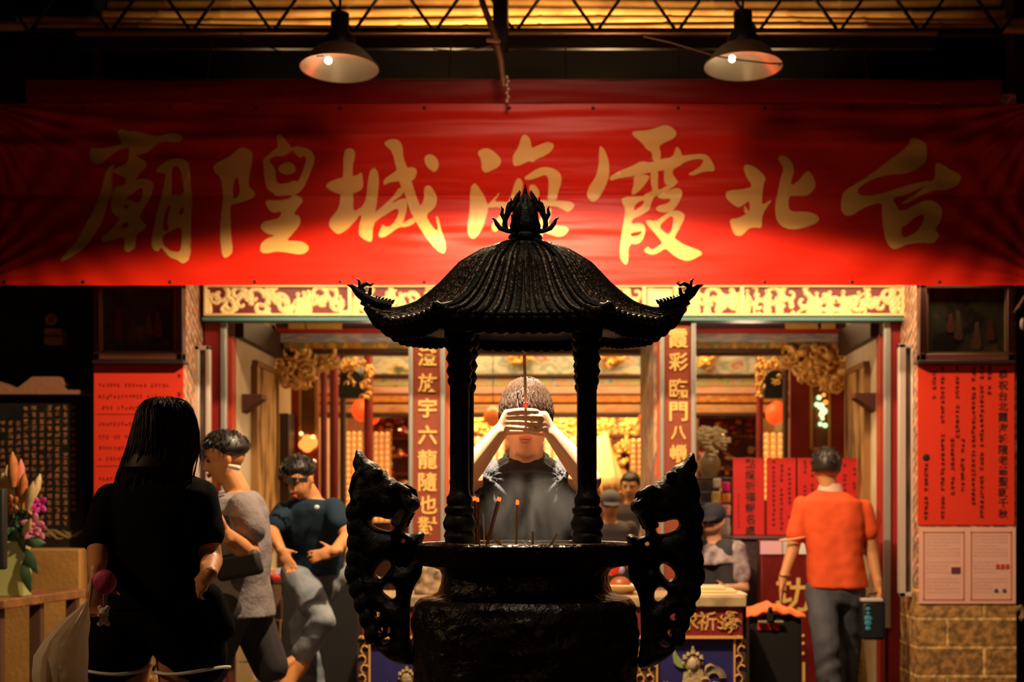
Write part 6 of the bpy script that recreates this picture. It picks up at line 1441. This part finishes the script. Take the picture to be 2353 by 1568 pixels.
for u0 in (830, 1690): x = P(u0, 0, 7.8).x; mesh('leg', MB().box((x, 7.8, 0), (x + .06, 7.86, a.z)), WOODF, t); mesh('leg', MB().box((x, 8.2, 0), (x + .06, 8.26, a.z)), WOODF, t)
PAP = mat('gilt_paper', (.90, .72, .42), .35, metal=.2)
for k, (u0, u1, v0, v1, lab) in enumerate(((1586, 1668, 1358, 1364, 'topmost short gilt tray edge on the offering table'), (1580, 1692, 1364, 1370, 'middle gilt tray edge on the offering table'), (1574, 1714, 1370, 1376, 'lowest long gilt tray edge on the offering table'))):
    a = P(u0, v1, 7.8); b = P(u1, v0, 7.8); z0 = P(0, 1372, 7.7).z + .017 * (2 - k); tag(mesh('gilt_tray', MB().box((a.x, 7.74 + .03 * (2 - k), z0), (b.x, 8.05, z0 + .014)), PAP, bevel=.003), lab, 'tray', 'gilt trays stacked on the offering table')
# stone lion seen through the left handle
t = thing('stone_ornament', 'speckled grey-brown stone ornament on the offering table seen beside the bowl neck', 'ornament', P(990, 1372, 7.95))
b = MB(); zt = P(0, 1372, 7.7).z
b.ball(P(985, 1318, 7.95), .085, .07, .09); b.ball(P(1000, 1345, 7.95), .11, .08, .07); b.box((P(955, 0, 7.95).x, 7.88, zt), (P(1030, 0, 7.95).x, 8.02, zt + .04)); b.ball(P(968, 1300, 7.93), .03); b.ball(P(1003, 1296, 7.93), .035); b.ball(P(1010, 1325, 7.9), .035)
organic('carved_stone', b, mat('speckled_stone', (.50, .36, .20), .8, color2=(.10, .06, .04), vscale=16), t, .010, 2, lambda v: .012 * noise.noise(v * 22))
t = thing('fruit_pile', 'red and yellow wrapped offering right of the bowl neck', 'offering', P(1425, 1372, 7.95))
for px, py, s, c in ((1405, 1305, .055, (.75, .02, .01)), (1425, 1345, .06, (.35, .08, .02)), (1437, 1358, .05, (.85, .12, .02)), (1424, 1310, .03, (.35, .25, .45))): mesh('wrapped_item', MB().ball(P(px, py, 7.95), s, s * .8, s * .8), mat('wrap_%d' % px, c, .4), t)
mesh('dish', MB().lathe((P(1425, 0, 7.95).x, 7.95, zt), [(.05, 0), (.06, .015), (.12, .05), (.115, .055), (.004, .03)], 24), PAP, t)
# black counter and brown table with tray at the left
t = thing('counter', 'black counter behind the person in the navy polo', 'counter', P(735, 1600, 8.6))
a = P(648, 1332, 8.55); b = P(826, 1326, 8.55); mesh('carcass', MB().box((a.x, 8.58, 0), (b.x - .02, 8.95, a.z)), BLACK, t); mesh('worktop', MB().box((a.x - .01, 8.55, a.z), (b.x, 8.98, b.z)), mat('worktop_brown', (.30, .12, .05), .35), t, bevel=.004)
t = thing('side_table', 'dark brown cloth-covered table with a thin gold hem between the two men at the left', 'table', P(560, 1600, 9.1))
a = P(486, 1340, 9.0); b = P(648, 1334, 9.0); h = P(0, 1424, 9.0)
mesh('tabletop', MB().box((a.x, 9.0, a.z), (b.x, 9.4, b.z)), mat('side_brown', (.10, .04, .018), .5), t); mesh('cloth', MB().box((a.x + .01, 9.01, h.z), (b.x - .01, 9.04, a.z)), mat('side_cloth', (.16, .08, .04), .7, var=.3), t); mesh('gold_hem', MB().box((a.x + .01, 9.0, h.z - .012), (b.x - .01, 9.04, h.z)), mat('piping_gold'), t)
for x in (a.x + .03, b.x - .07): mesh('leg', MB().box((x, 9.05, 0), (x + .04, 9.09, a.z)), mat('side_brown'), t); mesh('leg', MB().box((x, 9.32, 0), (x + .04, 9.36, a.z)), mat('side_brown'), t)
mesh('cross_rail', MB().pbox(548, 1520, 640, 1524, 9.05, .03), mat('rail_green', (.10, .14, .05), .5), t)
zt2 = b.z; a = P(590, 1340, 9.1); b = P(650, 1330, 9.1)
t = thing('red_tray', 'red tray of pale packets on the brown table', 'tray', (a.x + .08, 9.1, zt2)); mesh('tray', MB().box((a.x, 9.02, zt2), (b.x, 9.2, zt2 + .03)), mat('tray_red', (.70, .02, .015), .35), t, bevel=.008)
for k in range(6): x = a.x + .015 + k * .025; mesh('packet', MB().obox((x, 9.1, zt2 + .05), (.011, 0, .006), (0, .05, 0), (-.004, 0, .018)), mat('packet_pale_%d' % (k % 3), [(.8, .6, .45), (.7, .3, .1), (.55, .5, .6)][k % 3], .4), t)
# black bin with orange cloth cover and clip
t = thing('clothed_bin', 'black box bin topped with an orange cloth and clip, right of the offering table', 'bin', P(1780, 1600, 8.3))
a = P(1722, 1418, 8.2); b = P(1842, 1418, 8.2); mesh('box', MB().box((a.x, 8.2, 0), (b.x, 8.5, a.z)), mat('bin_black', (.012, .010, .010), .5), t, bevel=.01)
# draped cloth, rising to a low ridge
g = MB(); N = 30; M_ = 14; top = P(1777, 1387, 8.35).z; vs_ = []
for j in range(M_ + 1):
    for i in range(N + 1):
        u = i / N; v = j / M_; x = a.x - .025 + (b.x - a.x + .05) * u; y = 8.17 + .36 * v; rz_ = 1 - abs(u - .42) / .58 if u > .42 else u / .42
        z = a.z + .012 + (top - a.z) * (max(0, rz_) ** .8) * (1 - abs(v - .5) * .7) + .006 * math.sin(u * 28 + v * 5) - (.02 if j == 0 else 0); vs_.append((x, y, z))
g.tris(vs_, [(j * (N + 1) + i, j * (N + 1) + i + 1, (j + 1) * (N + 1) + i + 1, (j + 1) * (N + 1) + i) for j in range(M_) for i in range(N)])
o = mesh('cloth_cover', g, mat('cloth_orange', (.88, .17, .03), .6), t); o.modifiers.new('s', 'SOLIDIFY').thickness = .008
g = MB(); g.pbox(1764, 1404, 1777, 1430, 8.15, .03); g.ball(P(1770, 1400, 8.15), .014); mesh('clip', g, BLACK, t, bevel=.004)
g = MB(); g.pbox(1742, 1427, 1762, 1431, 8.16, .02); g.pbox(1780, 1427, 1800, 1431, 8.16, .02); mesh('clip_wire', g, mat('wire_pale', (.85, .6, .4), .3, metal=.5), t)
o = mesh('red_label', MB().pbox(1741, 1433, 1791, 1448, 8.19, .01), mat('label_red', (.75, .04, .015), .5), t); o['label'] = 'small red label'
t = thing('floor_sign', 'yellow folding floor sign behind the legs of the person in the orange shirt', 'sign', P(1975, 1600, 9.45))
mesh('sign_panel', MB().prism([(P(u, v, 9.42).x, P(u, v, 9.42).z) for u, v in ((1955, 1600), (1972, 1474), (1984, 1474), (1998, 1600))], 9.42, 9.45), mat('sign_yellow', (.70, .42, .08), .5), t)
g = MB()
for py in (1520, 1534, 1547): scrawl(g, P(1976, py, 9.415), .04, .035, rz, 6)
mesh('sign_writing', g, mat('print_maroon', (.30, .05, .03), .6), t, smooth=False)
# ---------------------------------------------------------------- left edge: plaque, sandstone plinth, table, flowers
t = thing('stone_plaque', 'black stone plaque engraved with rows of gold characters at the left edge', 'plaque', P(85, 1262, 9.3))
a = P(-120, 1258, 9.3); b = P(193, 908, 9.3); mesh('slab', MB().box((a.x, 9.3, a.z), (b.x, 9.41, b.z)), mat('slab_black', (.020, .017, .014), .45, var=.4), t)
PG = mat('engraved_gold', (.62, .26, .10), .6); rp = random.Random(17)
for c in range(14):
    x = 168 - c * 18; g = MB()
    y = 938 if c < 7 else 972
    while y < 1205:
        if rp.random() > .05: scrawl(g, P(x, y, 9.296), .036, .036, rp, 7)
        y += 15.6
    mesh('engraved_column', g, PG, t, smooth=False)
g = MB()
for k in range(9):
    c0 = P(30 + k * 18, 1228 + rp.uniform(-8, 8), 9.295); g.tube([c0 + Vector((.03 * (i - 3) , 0, .02 * math.sin(i * 1.3 + k))) for i in range(7)], [.002, .008, .010, .010, .008, .005, .002], 6)
mesh('engraved_scrollwork', g, mat('engraved_olive', (.30, .20, .08), .6), t)
mesh('coping', MB().prism([(P(u, v, 9.2).x, P(u, v, 9.2).z) for u, v in ((-120, 906), (192, 906), (191, 897), (150, 896), (136, 866), (74, 866), (24, 904), (16, 886), (-6, 876), (-60, 878), (-120, 900))], 9.2, 9.4), mat('cap_stone', (.34, .15, .075), .8, bump=.3), t)
t = thing('wall_bell', 'small round bell above a pale switch box on the dark left wall', 'bell', P(120, 780, 9.35)); c0 = P(120, 735, 9.34); k9 = 9.34 / F
mesh('bell_ring', MB().tube([c0 + Vector((10 * k9 * math.cos(q), -.02, 10 * k9 * math.sin(q))) for q in [2 * PI * i / 24 for i in range(25)]], .013, 8), mat('bell_brown', (.50, .24, .12), .4), t)
mesh('bell_boss', MB().ball(c0, .014, .03, .014), mat('bell_brown'), t); mesh('backplate', MB().lathe((0, 0, 0), [(.02, 0), (.03, .01)], 12).pbox(104, 722, 136, 748, 9.37, .05) if False else MB().pbox(106, 722, 134, 748, 9.37, .06), BLACK, t)
mesh('switch_box', MB().pbox(100, 754, 141, 791, 9.33, .1), mat('switch_pale', (.62, .38, .14), .5, var=.4), t, bevel=.01); mesh('box_seam', MB().pbox(100, 770, 141, 774, 9.322, .02), mat('seam_dark', (.12, .05, .02), .5), t)
tag(mesh('stone_plinth', MB().box((P(-120, 0, 9.0).x, 9.0, 0), (P(184, 0, 9.0).x, 9.4, P(0, 1262, 9.0).z)), mat('sandstone', (.60, .30, .07), .8, var=.3, vscale=3, bump=.3), bevel=.01), 'plain sandstone plinth under the black plaque', 'plinth')
t = thing('wooden_table', 'old brown wooden table under the flower box at the left edge', 'table', P(80, 1600, 8.0)); zt = CH - .47
Yn_, Yf_ = 7.35, 8.45; xr_n, xr_f = P(14, 0, Yn_).x, P(200, 0, Yf_).x
mb = MB(); mb.ring_loft([[(-4.2, Yn_, z), (-2.90, Yn_, z), (P(200, 0, 8.35).x + .0, 8.35, z), (-4.2, 8.35, z)] for z in (zt - .05, zt)]); mesh('tabletop', mb, mat('old_wood', (.36, .15, .05), .55, var=.4, vscale=9, bump=.3), t, bevel=.006)
for x, y in ((-2.98, 7.45), (-2.86, 8.25), (-4.1, 7.45), (-4.1, 8.25), (-2.92, 7.85)): mesh('leg', MB().box((x - .03, y - .03, 0), (x + .03, y + .03, zt - .05)), mat('leg_wood', (.12, .05, .025), .6), t)
t = thing('flower_box', 'square pale green flower box standing on the wooden table', 'flower box', P(28, 1366, 7.6)); ax_, bx_ = P(-40, 0, 7.6).x, P(54, 0, 7.6).x; zt_ = P(0, 1245, 7.6).z
mesh('box_wall', MB().box((ax_, 7.6, zt), (bx_, 7.72, zt_)), mat('box_green', (.46, .50, .19), .5), t, bevel=.006); mesh('soil', MB().box((ax_ + .01, 7.61, zt_), (bx_ - .01, 7.71, zt_ + .004)), mat('soil', (.03, .02, .015), .9), t)
LEAF = mat('leaf_green', (.05, .13, .06), .5, var=.5, vscale=12); rf = random.Random(2)
def leaf(g, p, d, L, w_):
    p = Vector(p); d = Vector(d).normalized(); s = d.cross(Vector((0, 1, 0))).normalized(); n_ = Vector((0, -1, 0)); q = []
    for i in range(7):
        u = i / 6; c = p + d * L * u + n_ * .02 * math.sin(u * 3) - Vector((0, 0, 1)) * L * .25 * u * u; ww = w_ * math.sin(PI * min(.97, u * .92 + .06)); q.append((c - s * ww, c + n_ * ww * .3, c + s * ww))
    g.tris([v for tr in q for v in tr], [(i * 3 + k, i * 3 + k + 1, i * 3 + k + 4, i * 3 + k + 3) for i in range(6) for k in range(2)])
t = thing('bouquet', 'bouquet of cream lily buds, orange blooms, pink orchids and leaves in the green box', 'flowers', P(30, 1245, 7.7))
def bloom(px, py, py0, px0, s, m, kind):
    c = P(px, py, 7.6 + rf.uniform(-.05, .1)); st = P(px0, py0, 7.66)
    mesh('stem', MB().tube([st, lerp(st, c, .5) + Vector((.01, 0, .01)), c], .004, 6), LEAF, t); g = MB()
    if kind == 'bud':
        d = (c - st).normalized(); g.tube([c - d * s * .2, c + d * s * .5, c + d * s * 1.2, c + d * s * 1.7], [s * .15, s * .28, s * .24, s * .03], 10)
    else:
        for k in range(5): q = 2 * PI * k / 5 + rf.random(); g.ellipsoid(c + Vector((s * .6 * math.cos(q), -.01, s * .6 * math.sin(q))), (s * .6 * math.cos(q), -.01, s * .6 * math.sin(q)), (-s * .38 * math.sin(q), 0, s * .38 * math.cos(q)), (0, .008, .0), 10, 6)
        g.ball(c + Vector((0, -.012, 0)), s * .22)
    mesh('bloom', g, m, t)
CRM = mat('lily_cream', (.82, .62, .30), .5, var=.25, vscale=20); ORG_ = mat('lily_orange', (.75, .26, .08), .5, var=.3, vscale=25); PNK = mat('orchid_pink', (.72, .22, .34), .5, var=.4, vscale=30); MAG = mat('orchid_magenta', (.55, .03, .35), .5); COR = mat('bloom_coral', (.75, .25, .16), .5)
for px, py, s, m, k in ((22, 1140, .10, CRM, 'bud'), (38, 1152, .11, CRM, 'bud'), (50, 1148, .09, ORG_, 'bud'), (64, 1165, .09, CRM, 'bud'), (80, 1138, .07, CRM, 'bud'), (10, 1118, .06, CRM, 'flower'), (30, 1110, .10, ORG_, 'bud'), (45, 1120, .09, COR, 'bud'), (92, 1160, .045, MAG, 'flower'), (78, 1206, .055, PNK, 'flower'), (90, 1222, .045, PNK, 'flower'),
        (74, 1224, .04, PNK, 'flower'), (38, 1212, .07, ORG_, 'bud'), (58, 1198, .08, CRM, 'bud'), (66, 1248, .04, COR, 'flower'), (57, 1225, .07, CRM, 'bud'), (74, 1172, .035, COR, 'flower'), (28, 1160, .045, ORG_, 'flower'), (66, 1290, .035, COR, 'flower'), (52, 1172, .07, ORG_, 'bud')): bloom(px, py, 1262 if py < 1240 else 1256, 36 + (px - 40) * .3, s, m, k)
for k in range(34):
    g = MB(); p = P(rf.uniform(0, 60), rf.uniform(1180, 1245), 7.66 + rf.uniform(-.03, .03)); leaf(g, p, (rf.uniform(-.6, 1), -.1, rf.uniform(-.3, 1)), rf.uniform(.07, .15), rf.uniform(.012, .026)); mesh('leaf', g, LEAF, t, recalc=False)
g = MB(); leaf(g, P(56, 1250, 7.58), (1, 0, .3), .12, .03); leaf(g, P(60, 1262, 7.58), (.6, 0, -1), .12, .03); leaf(g, P(54, 1290, 7.58), (.3, 0, -1), .14, .03); mesh('leaf', g, LEAF, t, recalc=False)
g = MB(); c = P(30, 1080, 7.66); g.tube([P(40, 1150, 7.66), P(32, 1120, 7.66), P(18, 1078, 7.66)], [.035, .04, .004], 8, flat=.25); g.tube([P(46, 1150, 7.64), P(40, 1115, 7.64), P(26, 1086, 7.64)], [.02, .022, .003], 8, flat=.3); mesh('spathe', g, mat('spathe_red', (.45, .10, .04), .5, var=.5, vscale=20), t)
# black speaker post at the very edge in front of the flower box
tag(mesh('dark_post', MB().pbox(-60, 1122, 8, 1310, 6.9, .06).box((P(-30, 0, 6.95).x, 6.92, 0), (P(-20, 0, 6.95).x, 6.98, P(0, 1300, 6.9).z)), BLACK, bevel=.01), 'flat black panel on a post at the left edge before the green flower box', 'panel')
# something hanging at the right edge
tag(mesh('wall_hook', MB().tube([P(2336, 1400, 9.0), P(2345, 1396, 9.0), P(2352, 1404, 9.0), P(2350, 1420, 9.0), P(2344, 1422, 9.0)], .018, 8), mat('hook_metal', (.55, .35, .22), .3, metal=.7)), 'bent metal hook at the right edge beside the stone courses', 'hook')
t = thing('hanging_ornament', 'small dark ornament with pale streaks hanging at the right edge beside the picture', 'ornament', P(2350, 740, 9.0))
mesh('ornament_body', MB().tube([P(2326, 722, 9.0), P(2340, 706, 9.0), P(2356, 680, 9.0)], [.004, .012, .010], 8), mat('orn_brown', (.30, .12, .05), .5), t); mesh('ornament_tip', MB().ball(P(2350, 745, 9.0), .02, .02, .04), mat('orn_pale', (.5, .36, .28), .5), t); mesh('ornament_cord', MB().tube([P(2352, 640, 9.0), P(2350, 745, 9.0)], .003, 5), BLACK, t)

# ---------------------------------------------------------------- sub-parts: small pieces belong to the part that carries them
OWN = {'ember': 'stick', 'ash_tip': 'stick', 'glass_pane': ('door_panel', 'frame'), 'moulding': 'door_panel', 'zip_pull': 'purse', 'chest_emblem': 'polo_shirt', 'collar': ('t_shirt', 'polo_shirt'), 'sleeve_trim': 'polo_shirt',
       'clip_wire': 'clip', 'hinge': 'frame', 'inner_fillet': 'frame', 'painted_figure': 'picture_panel', 'plaque_boss': 'plaque', 'white_hem': 'shorts', 'red_label': 'box', 'box_seam': 'switch_box', 'bell_boss': 'bell_ring',
       'paper_label': 'carcass', 'gold_studs': 'carcass', 'embroidered_face': 'embroidered_figure', 'eyelet': 'cloth', 'ash': 'bowl', 'eyebrow': 'body', 'eye': 'body', 'lips': 'body', 'printed_pattern': 'bag_body', 'fringe': 'painted_band', 'sign_writing': 'sign_panel'}
def stem_of(o): return o.name.split('.')[0]
for root in [o for o in COL.objects if o.type == 'EMPTY']:
    kids = [o for o in root.children if o.type == 'MESH']
    for o in kids:
        want = OWN.get(stem_of(o))
        if not want: continue
        want = (want,) if isinstance(want, str) else want
        host = next((k for k in kids if k is not o and stem_of(k) in want), None)
        if host: o.parent = host; o.matrix_parent_inverse = Matrix.Identity(4)
